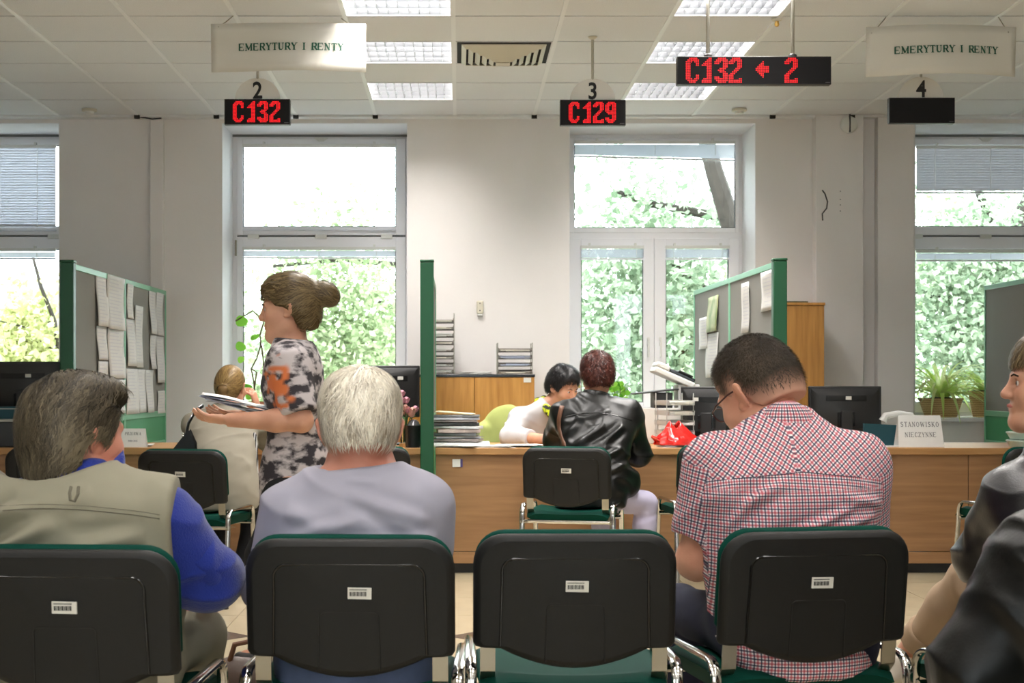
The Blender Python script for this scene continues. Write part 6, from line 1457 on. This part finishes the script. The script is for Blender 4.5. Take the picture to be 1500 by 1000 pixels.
# glasses
gl = MB(); fr = lambda a, b, c: tuple(F.pt((a, b, c)))
for s in (-1, 1):
    gl.tube([fr(s*.084, -.02, .012), fr(s*.083, .02, .015), fr(s*.076, .07, .012), fr(s*.062, .098, .010)], .0026, 8)
    gl.tube([fr(s*(.034+.026*math.cos(a)), .105-.004*abs(math.cos(a)), .002+.018*math.sin(a)) for a in [2*PI*i/18 for i in range(18)]], .002, 6, closed=True)
gl.tube([fr(-.009, .108, .006), fr(0, .112, .009), fr(.009, .108, .006)], .002, 6)
obj('glasses', gl, mat('dark_red_frame', C(66, 26, 24), rough=.3), p3.t, smooth=True)
add_eyes(F, p3.t)

# ---- woman in the black leather jacket at the centre counter
rows = [(.47, .735, 8.22, .185, .14, -8), (.60, .755, 8.23, .178, .135, -8), (.72, .772, 8.26, .165, .125, -8), (.82, .782, 8.31, .182, .125, -8), (.90, .787, 8.36, .208, .12, -8), (.97, .788, 8.40, .215, .105, -8), (1.02, .788, 8.43, .195, .09, -8), (1.055, .788, 8.45, .15, .08, -8), (1.085, .79, 8.46, .09, .07, -8), (1.11, .79, 8.47, .06, .06, -8)]
def ex7(V, N):
    b = (V[:, 1] < .12)
    return b*(fold((-.17, .93), (.10, 1.0), .014, .007)(V)+fold((-.12, .80), (.06, .92), .02, .013)(V)+fold((-.16, .86), (-.06, .96), .018, .009)(V)+fold((.04, .82), (.17, .92), .018, .012)(V)+fold((.02, .73), (.16, .80), .016, .010)(V)+fold((-.05, .74), (.08, .70), .014, .009)(V)+fold((.05, .66), (.19, .72), .015, .008)(V))
p7 = build_person('woman with short dark red hair in a black leather jacket, leaning on the centre counter', (.76, 8.25, 0),
    head=((.800, 8.50, 1.195), (8, 14, 0), .96), neck=(.79, 8.46, 1.075), rows=rows,
    arms=[[(.612, 8.42, .985), (.585, 8.66, .83), (.70, 8.88, .805)], [(.965, 8.41, .985), (1.035, 8.47, .755), (1.00, 8.74, .80)]],
    legs=[[(.66, 8.25, .52), (.83, 8.46-.06, .49), (.83, 8.40, .10), (.84, 8.56-.08, .04)], [(.84, 8.25, .52), (1.07, 8.40, .47), (1.05, 8.36, .10), (1.08, 8.48, .04)]],
    top=dict(mat=M_leather, off=.018, loose=.018, h=.0085, disp=wr_disp(.012, 6, 12, 42, .3, ex7, .75), neckcut=.2, name='leather_jacket', extra=[cap((.10, -.05, .66), (.19, .02, .60), .07, .075, k=.05)]), bottom=dict(mat=M_lav, disp=wr_disp(.006, 8, 12, 45)), skin=M_skin, shoe=M_shoel, sc_arm=(.050, .043, .030))
F = p7.F; nt7 = p7.nt-p7.nb
sculpt('jacket_collar', [cap(p7.nb-nt7*.1, p7.nb+nt7*.5, .088, .078, k=.01), Prim(cap(p7.nb+nt7*.4, p7.nb+nt7*1.2, .060, .068).fn, p7.nb-.2, p7.nb+.3, .008, 's'), plane_cut(p7.nb+nt7*.45, nt7)], .007, M_leather, p7.t, disp=wr_disp(.003, 10, 10, 4))
ribbon_on('yoke_seam', (p7.tV, p7.tQ), [(x, -.6, .96+.03*(1-(x/.18)**2)) for x in np.linspace(-.16, .22, 26)], (0, 1, 0), .004, M_blackg, p7.t, off=.001)
sp_ = ribbon_on('bag_strap', (p7.tV, p7.tQ), [(-.172-.02*math.sin(i/3), -.6, 1.03-.30*i/14) for i in range(15)], (0, 1, 0), .026, M_brownstrap, p7.t, off=.004, thick=.004)
if sp_: sp_['label'] = 'brown leather bag strap'
zl7 = [(-.13, -.075), (-.06, -.072), (-.03, -.05), (-.01, .0), (.02, -.01), (.045, .02), (.08, .07), (.12, .09)]
make_hair(p7, hv(F, .006)+[F.ell((0, -.06, .06), (.066, .055, .05), k=.03)], zl7, 4600, flow_back((.0, -.04, .13), .8), .045, .0035, H_red_b, H_red, 7, strand_kw=dict(lift=(.001, .022), wave=.7, stray=1.3, seg=6), base_disp=.010, flow_noise=(50, 50, 40))

# ---- clerk in the white cardigan
rows = [(.45, .57, 9.86, .19, .14, 28), (.60, .57, 9.86, .185, .135, 28), (.75, .567, 9.83, .185, .13, 28), (.85, .565, 9.79, .192, .125, 28), (.92, .565, 9.75, .192, .115, 28), (.965, .567, 9.72, .165, .10, 28), (1.0, .575, 9.70, .12, .08, 28), (1.03, .585, 9.69, .075, .065, 28), (1.05, .595, 9.69, .058, .056, 28)]
p6 = build_person('clerk with short black hair, white cardigan and neon scarf, bent over the counter papers', (.57, 9.84, 0),
    head=((.690, 9.655, 1.128), (222, 22, 4), 1.0), neck=(.60, 9.70, 1.01), rows=rows,
    arms=[[(.740, 9.72, .93), (.81, 9.50, .82), (.74, 9.20, .805)], [(.405, 9.72, .925), (.335, 9.50, .81), (.565, 9.17, .803)]],
    legs=[[(.66, 9.84, .52), (.70, 9.46, .53), (.70, 9.44, .10), (.70, 9.30, .04)], [(.48, 9.84, .52), (.45, 9.46, .53), (.45, 9.44, .10), (.45, 9.30, .04)]],
    top=dict(mat=M_cardi, off=.010, loose=.014, h=.009, upto=1.55, disp=wr_disp(.007, 7, 12, 52, .4), neckcut=.1, name='cardigan'), bottom=dict(mat=M_navy), skin=M_skin2, shoe=M_shoe, sc_arm=(.052, .043, .029),
    hands={0: dict(d=(-.5, -.8, -.1), side=1), 1: dict(d=(.75, -.6, -.1), side=-1)})
F = p6.F; add_eyes(F, p6.t)
M_scarf = mat('neon_scarf', C(206, 220, 40), rough=.8, col2=C(30, 32, 24), nscale=26); M_scarf.node_tree.nodes['Map Range'].inputs['From Min'].default_value = .48; M_scarf.node_tree.nodes['Map Range'].inputs['From Max'].default_value = .53
s6 = lambda a, b, c: V_((a, b, c))-p6.O; n6 = p6.nb; 
sculpt('scarf', [cap(s6(.530, 9.69, 1.035), s6(.580, 9.585, .985), .026, .024, k=.02), cap(s6(.580, 9.585, .985), s6(.635, 9.54, .89), .024, .020, k=.02), cap(s6(.530, 9.69, 1.035), s6(.57, 9.77, 1.045), .026, k=.02), cap(s6(.57, 9.77, 1.045), s6(.66, 9.72, 1.03), .026, k=.02), cap(s6(.66, 9.72, 1.03), s6(.665, 9.62, .97), .024, k=.02), cap(s6(.665, 9.62, .97), s6(.64, 9.545, .88), .022, k=.02)], .006, M_scarf, p6.t, disp=wr_disp(.003, 12, 12, 3))
zl6 = [(-.13, -.060), (-.06, -.060), (-.04, -.035), (-.015, .012), (.01, .012), (.03, -.012), (.045, .015), (.058, .05), (.080, .068), (.12, .078)]
make_hair(p6, hv(F, .013)+[F.ell((0, .04, .085), (.06, .05, .035), k=.04)], zl6, 3800, flow_back((.0, -.04, .13), .7), .04, .0034, H_black_b, H_black, 8, strand_kw=dict(lift=(.001, .011), wave=.3, stray=.8, seg=6), base_disp=.006, flow_noise=(50, 50, 40))
for s in (-1, 1): obj('eyebrow', MB().tube([tuple(F.pt((s*.018, .097, .022))), tuple(F.pt((s*.032, .094, .027))), tuple(F.pt((s*.046, .084, .022)))], .0026, 6), H_black_b, p6.t, smooth=True)

# ---- blonde woman at the left counter
rows = [(.47, -1.28, 8.02, .185, .14), (.60, -1.285, 8.02, .178, .135), (.72, -1.295, 8.05, .168, .13), (.82, -1.31, 8.12, .178, .125), (.89, -1.318, 8.19, .19, .12), (.94, -1.32, 8.24, .19, .11), (.98, -1.318, 8.28, .165, .095), (1.01, -1.315, 8.31, .115, .08), (1.035, -1.31, 8.33, .075, .065), (1.06, -1.305, 8.34, .058, .056)]
p4 = build_person('woman with dark blonde low bun and oatmeal top, hand raised to her ear', (-1.29, 8.05, 0),
    head=((-1.300, 8.37, 1.135), (-14, 10, 0), .93), neck=(-1.312, 8.33, 1.025), rows=rows,
    arms=[[(-1.488, 8.26, .915), (-1.50, 8.55, .82), (-1.33, 8.78, .80)], [(-1.155, 8.26, .915), (-1.095, 8.58, .80), (-1.165, 8.47, 1.02)]],
    legs=[[(-1.38, 8.05, .52), (-1.38, 8.38, .50), (-1.34, 8.02, .10), (-1.34, 8.17, .04)], [(-1.19, 8.05, .52), (-1.14, 8.40, .50), (-1.20, 8.02, .10), (-1.17, 8.18, .04)]],
    top=dict(mat=M_beiget, off=.012, loose=.010, h=.009, upto=1.2, disp=wr_disp(.013, 5, 16, 62, -.3), neckcut=.1, name='oatmeal_top'), bottom=dict(mat=M_blackc), skin=M_skin, shoe=M_shoel, sc_arm=(.048, .041, .028),
    hands={1: dict(d=(-.25, -.1, .95), n=(.95, -.3, .2), curl=48, side=1)})
F = p4.F
zl4 = [(-.14, -.085), (-.05, -.085), (-.03, -.04), (-.012, .02), (.02, .015), (.05, .04), (.08, .07), (.12, .09)]
bun = [F.ell((0, -.125, -.035), (.036, .028, .030), k=.012), F.ell((-.008, -.118, -.075), (.030, .022, .034), k=.014), F.ell((.010, -.112, -.09), (.022, .020, .030), k=.014)]
def flow4(L): d = V_((0, -.125, -.02))-L; return d
make_hair(p4, hv(F, .006)[:2]+bun, zl4, 2800, flow4, .06, .0032, H_blond_b, H_blond, 9, strand_kw=dict(lift=(.0002, .003), wave=.08, stray=.25, seg=6), base_disp=.003)
obj('hair_tie', MB().tube([tuple(F.pt((.028*math.cos(a), -.112-.006*math.sin(a), -.052+.010*math.sin(a)))) for a in [2*PI*i/14 for i in range(14)]], .004, 6, closed=True), H_blond_b, p4.t, smooth=True)
M_stripe = mat('striped_knit', C(150, 150, 154), rough=.9)
def stripes(m, s, c1, c2):
    nt = m.node_tree; w = nt.nodes.new('ShaderNodeTexWave'); w.inputs['Scale'].default_value = s; w.bands_direction = 'X'; tcn = nt.nodes.new('ShaderNodeTexCoord'); nt.links.new(tcn.outputs['Object'], w.inputs[0]); r = nt.nodes.new('ShaderNodeValToRGB'); r.color_ramp.elements[0].color = c1; r.color_ramp.elements[1].color = c2; r.color_ramp.elements[0].position = .45; r.color_ramp.elements[1].position = .55; nt.links.new(w.outputs['Fac'], r.inputs[0]); nt.links.new(r.outputs[0], nt.nodes['Principled BSDF'].inputs['Base Color'])
stripes(M_stripe, 28, C(40, 40, 44), C(196, 196, 196))
s4 = lambda a, b, c: V_((a, b, c))-p4.O
sculpt('striped_sleeve', [cap(s4(-1.12, 8.46, .83), s4(-1.095, 8.60, .80), .052, .056, k=.03), cap(s4(-1.095, 8.58, .80), s4(-1.135, 8.53, .92), .054, .046, k=.03, cut=True)], .008, M_stripe, p4.t, disp=wr_disp(.005, 10, 10, 4))
sculpt('striped_cardigan_front', [cap(s4(-1.135, 8.12, .86), s4(-1.12, 8.06, .62), .03, .035, k=.03, flat=((1, 0, 0), .6)), cap(s4(-1.12, 8.06, .62), s4(-1.09, 8.04, .50), .035, .02, k=.03, flat=((1, 0, 0), .6))], .008, M_stripe, p4.t, disp=wr_disp(.004, 10, 6, 4))
hbg = thing('handbag', 'black handbag with a studded strap hanging on the chair by the blonde woman', 'handbag', tuple(P(268, 655, 7.93)))
o_ = Vector(hbg.location)
obj('strap', MB().tube([P(297, 594, 8.10)-o_, P(286, 602, 8.02)-o_, P(276, 620, 7.98)-o_, P(272, 640, 7.97)-o_], .012, 8, sy=.5), M_blackg, hbg, smooth=True)
obj('bag_body', MB().prism([(-.075, -.16), (.06, -.16), (.055, .02), (.03, .075), (-.005, .03), (-.06, -.04)], -.02, .05, 'y'), M_leather, hbg, bevel=.012)
for z in (.06, .075): obj('stud', MB().ball((.006, -.028, z), .006, 8, 5), M_chrome, hbg, smooth=True)

# ---- walking woman with papers
def patt():
    m = mat('patterned_blouse', C(196, 188, 190), rough=.85, col2=C(52, 48, 54), nscale=15, stretch=(1.0, 1.0, 1.7)); nt = m.node_tree; b = nt.nodes['Principled BSDF']
    mr = nt.nodes['Map Range']; mr.inputs['From Min'].default_value = .44; mr.inputs['From Max'].default_value = .56
    src = b.inputs['Base Color'].links[0].from_socket
    at_ = nt.nodes.new('ShaderNodeAttribute'); at_.attribute_name = 'orange'; mx = nt.nodes.new('ShaderNodeMix'); mx.data_type = 'RGBA'; nt.links.new(at_.outputs['Fac'], mx.inputs[0]); nt.links.new(src, mx.inputs[6]); mx.inputs[7].default_value = C(214, 118, 66); nt.links.new(mx.outputs[2], b.inputs['Base Color']); return m
M_patt = patt()
w5 = lambda px, py, Y=5.9: tuple(P(px, py, Y))
X5 = -.665
rows = [(.70, X5-.0, 5.9, .160, .125), (.78, X5-.0, 5.9, .165, .128), (.86, X5+.01, 5.9, .165, .125), (.95, X5+.015, 5.9, .150, .110), (1.05, X5+.01, 5.9, .150, .105), (1.14, X5-.005, 5.9, .160, .115), (1.22, X5-.0, 5.9, .165, .108), (1.28, X5+.0, 5.9, .150, .09), (1.315, X5+.0, 5.9, .11, .075), (1.34, X5-.005, 5.9, .075, .062), (1.365, X5-.01, 5.9, .055, .052)]
rows = [r_+(90,) for r_ in rows]
def orange(V, N): d = np.linalg.norm((V-V_((-.03, -.20, 1.16)))/V_((.05, .12, .07)), axis=1); return np.clip((1.15-d+1.9*(vn(V*V_((30, 30, 55)), 4)-.5))*3, 0, 1)
p5 = build_person('walking woman in profile with ponytail, patterned blouse with orange patch, carrying papers', (X5, 5.9, 0),
    head=((-.690, 5.9, 1.458), (90, 4, 0), 1.0), neck=(X5-.01, 5.9, 1.335), rows=rows,
    arms=[[(X5-.01, 5.745, 1.245), (X5+.055, 5.70, 1.015), (-.905, 5.74, 1.018)], [(X5-.01, 6.055, 1.245), (X5+.04, 6.10, 1.02), (-.89, 6.02, 1.03)]],
    legs=[[(X5-.0, 5.80, .74), (X5-.12, 5.80, .48), (X5-.10, 5.80, .10), (X5-.27, 5.80, .05)], [(X5, 6.0, .74), (X5+.06, 6.0, .46), (X5+.26, 6.0, .14), (X5+.12, 6.0, .05)]],
    top=dict(mat=M_patt, off=.010, loose=.020, h=.009, upto=.86, disp=wr_disp(.007, 6, 10, 72), neckcut=.05, name='patterned_blouse', attr={'orange': orange}), bottom=dict(mat=M_blackc, zwaist=.76, off=.004), skin=M_skin2, shoe=M_shoe, sc_arm=(.046, .040, .027),
    hands={0: dict(d=(-1, .05, .08), n=(0, -.35, -.9), curl=16, side=-1), 1: dict(d=(-1, -.05, .05), n=(0, .3, -.9), curl=16, side=1)})
F = p5.F; add_eyes(F, p5.t)
zl5 = [(-.14, -.085), (-.05, -.085), (-.03, -.04), (-.01, .0), (.01, .01), (.035, .012), (.05, .03), (.075, .052), (.12, .056)]
pony = [F.ell((0, -.115, .045), (.036, .035, .040), k=.03), F.cap((0, -.115, .06), (0, -.165, .05), .028, .038, k=.03), F.cap((0, -.15, .06), (0, -.180, .03), .034, .020, k=.02)]
def flow5(L):
    d = V_((0, -.13, .055))-L; m = L[:, 1] < -.118; d[m] = V_((0, -1, -.35)); return d
make_hair(p5, hv(F, .012)+[F.ell((0, .055, .085), (.05, .045, .035), k=.04), F.ell((0, -.08, -.045), (.055, .04, .05), k=.04)]+pony, zl5, 3600, flow5, .06, .0034, H_lbrown_b, H_lbrown, 10, strand_kw=dict(lift=(.001, .008), wave=.2, stray=.5, seg=6), base_disp=.006)
pn = rng.normal(size=(1400, 3))*V_((.022, .035, .026))+V_((0, -.15, .052)); strands('ponytail_strands', F, hv(F, .012)+pony, pn, flow5, .06, .0034, H_lbrown, p5.t, seed=12, seg=5, lift=(.001, .012), stray=.8)
obj('eyebrow', MB().tube([fr5 for fr5 in (tuple(F.pt((-.018, .097, .022))), tuple(F.pt((-.032, .094, .027))), tuple(F.pt((-.046, .084, .022))))], .0026, 6), H_lbrown_b, p5.t, smooth=True)
pk = thing('paper_bundle', 'bundle of bluish white papers carried flat by the walking woman', 'papers', w5(355, 598)); rr = random.Random(17)
for i in range(7):
    a = R(rr.uniform(-9, 9)); M = Matrix.Rotation(R(13), 4, 'Y') @ Matrix.Rotation(a, 4, 'Z') @ Matrix.Translation((rr.uniform(-.03, .02), rr.uniform(-.01, .01), i*.004)); c_ = rr.uniform(-.02, .03)
    mb = MB().grid(lambda u, v: tuple(M @ Vector(((u-.5)*.30, (v-.5)*.21, c_*(u-.2)**2+.006*math.sin(6*u+i)))), 8, 3); obj('sheet', mb, [M_paper, mat('blue_grey_paper', C(176, 184, 206), rough=.8)][i % 2], pk, smooth=True, solid=.001)

# ---- woman in profile at the right edge
rows = [(.47, 1.56, 3.66, .17, .13, 15), (.60, 1.56, 3.67, .165, .125, 15), (.75, 1.56, 3.70, .165, .12, 15), (.85, 1.558, 3.73, .178, .115, 15), (.90, 1.555, 3.75, .168, .10, 15), (.935, 1.55, 3.76, .125, .085, 15), (.965, 1.545, 3.765, .085, .07, 15), (.99, 1.54, 3.77, .06, .058, 15)]
p8 = build_person('woman seen in profile at the right edge, dark leather jacket and rolled beige trousers', (1.56, 3.67, 0),
    head=((1.520, 3.79, 1.158), (82, -2, 0), .93), neck=(1.54, 3.77, .985), rows=rows,
    arms=[[(1.420, 3.76, .868), (1.405, 3.93, .70), (1.52, 4.13, .66)], [(1.70, 3.78, .868), (1.74, 3.95, .70), (1.62, 4.15, .66)]],
    legs=[[(1.47, 3.70, .54), (1.455, 4.14, .610), (1.355, 4.40, .355), (1.262, 4.37, .285)], [(1.64, 3.70, .53), (1.62, 4.15, .50), (1.62, 4.18, .10), (1.60, 4.34, .04)]],
    top=dict(mat=M_leather2, off=.014, loose=.018, h=.0075, disp=wr_disp(.009, 8, 14, 82, .2, None, .75), neckcut=.2, name='leather_jacket'), bottom=dict(mat=M_beigep, upto=1.80, disp=wr_disp(.006, 12, 12, 85)), skin=M_skin2, shoe=M_shoel, sc_arm=(.048, .041, .028), hands={0: dict(fine=False), 1: dict(fine=False)}, headopt=dict(nose=1.04))
F = p8.F; add_eyes(F, p8.t)
d8 = (V_((1.355, 4.40, .355))-V_((1.455, 4.14, .610))); k8 = V_((1.455, 4.14, .610))-p8.O
sculpt('rolled_cuff', [cap(k8+d8*.70, k8+d8*.86, .062, .060, k=.005, cut=True, cuta=True)], .005, M_beigep, p8.t, disp=wr_disp(.003, 16, 16, 4))
zl8 = [(-.14, -.14), (-.04, -.14), (-.01, -.06), (.01, .0), (.04, .02), (.07, .055), (.12, .062)]
make_hair(p8, hv(F, .014)+[F.ell((0, -.09, -.07), (.07, .045, .08), k=.04)], zl8, 2500, flow_back((.0, -.02, .13), 1.0), .07, .003, H_lbrown_b, H_lbrown, 11, strand_kw=dict(lift=(.001, .01), stray=.5, seg=6))
obj('eyebrow', MB().tube([tuple(F.pt((-.018, .099, .024))), tuple(F.pt((-.032, .096, .029))), tuple(F.pt((-.046, .086, .023)))], .0022, 6), H_brown_b, p8.t, smooth=True)
obj('lips', MB().tube([tuple(F.pt((-.022, .091, -.062))), tuple(F.pt((0, .0985, -.059))), tuple(F.pt((.022, .091, -.062)))], [.003*.93, .0055, .003], 8), M_lip, p8.t, smooth=True)

# ---- person in black leather, bottom right corner
rows = [(.45, 1.20, 2.52, .19, .14), (.60, 1.20, 2.53, .19, .14), (.75, 1.195, 2.55, .195, .135), (.84, 1.19, 2.57, .20, .12), (.89, 1.19, 2.585, .185, .105), (.93, 1.19, 2.60, .13, .09), (.96, 1.19, 2.61, .085, .07), (.99, 1.19, 2.62, .06, .058)]
p9 = build_person('person in black leather jacket cut off by the bottom right corner', (1.19, 2.54, 0),
    head=((1.19, 2.68, 1.12), (30, 6, 0), 1.02), neck=(1.19, 2.62, .97), rows=rows,
    arms=[[(1.05, 2.58, .865), (.93, 2.60, .655), (1.0, 2.84, .56)], [(1.36, 2.58, .865), (1.44, 2.66, .655), (1.32, 2.9, .58)]],
    legs=[[(1.10, 2.54, .53), (1.06, 2.98, .53), (1.06, 3.0, .10), (1.06, 3.16, .04)], [(1.29, 2.54, .53), (1.32, 2.98, .53), (1.32, 3.0, .10), (1.32, 3.16, .04)]],
    top=dict(mat=M_leather, off=.016, loose=.022, h=.0065, disp=wr_disp(.011, 8, 12, 92, .9, None, .75), neckcut=.2, name='leather_jacket'), bottom=dict(mat=M_blackc), skin=M_skin, shoe=M_shoe, sc_arm=(.060, .052, .032), hands={0: dict(fine=False), 1: dict(fine=False)}, hh=.006)
make_hair(p9, hv(p9.F, .012), zl7, 1500, flow_back((.0, -.02, .13), 1.0), .05, .003, H_brown_b, H_brown, 13, h=.008)

# clerk's chair draped in lime green, small bag by the first chair
oc = thing('office_chair', 'office chair draped with a lime green cloth beside the clerk', 'chair', (X(738, 10.05), 10.05, 0))
M_lime = cloth('lime_cloth', C(178, 188, 112), .08)
sculpt('draped_backrest', [cap((-.04, 0, .58), (.02, 0, .86), .17, .15, k=.05, flat=((0, 1, 0), .35)), cap((-.14, -.02, .84), (-.17, -.02, .60), .05, .07, k=.05), cap((.10, -.02, .86), (.12, -.02, .60), .07, .08, k=.05)], .009, M_lime, oc, disp=wr_disp(.010, 9, 4, 33))
obj('seat', MB().lathe([(.20, 0), (.24, .02), (.24, .06), (.2, .08)], c=(0, -.18, .42), n=24), M_black, oc, smooth=True)
obj('back_stem', MB().tube([(0, .05, .72), (0, .08, .5), (0, -.1, .42)], .018, 8), M_black, oc, smooth=True)
obj('column', MB().tube([(0, -.18, .42), (0, -.18, .08)], .025, 10), M_chrome, oc, smooth=True)
for i in range(5): a = 2*PI*i/5+.3; obj('leg', MB().tube([(0, -.18, .09), (.26*math.cos(a), -.18+.26*math.sin(a), .055)], [.022, .014], 8), M_black, oc, smooth=True); obj('caster', MB().ball((.27*math.cos(a), -.18+.27*math.sin(a), .028), .027, 10, 6), M_black, oc, smooth=True)
bg = thing('leather_bag', 'brown leather bag standing on the floor between the two left waiting chairs', 'bag', (-.60, 4.15, 0))
sculpt('bag_body', [cap((-.06, 0, .12), (.16, 0, .12), .12, .115, k=.04, flat=((0, 1, 0), .6)), cap((-.04, 0, .30), (.13, 0, .29), .09, .085, k=.08, flat=((0, 1, 0), .5)), plane_cut((0, 0, .004), (0, 0, -1))], .008, mat('brown_leather', C(82, 64, 54), rough=.42, bump=.2, bscale=120), bg, disp=wr_disp(.007, 8, 8, 20))
obj('strap', MB().tube([(-.06, 0, .34), (-.03, -.03, .43), (.06, -.04, .45), (.12, -.01, .36)], .008, 8), M_brownstrap, bg, smooth=True)
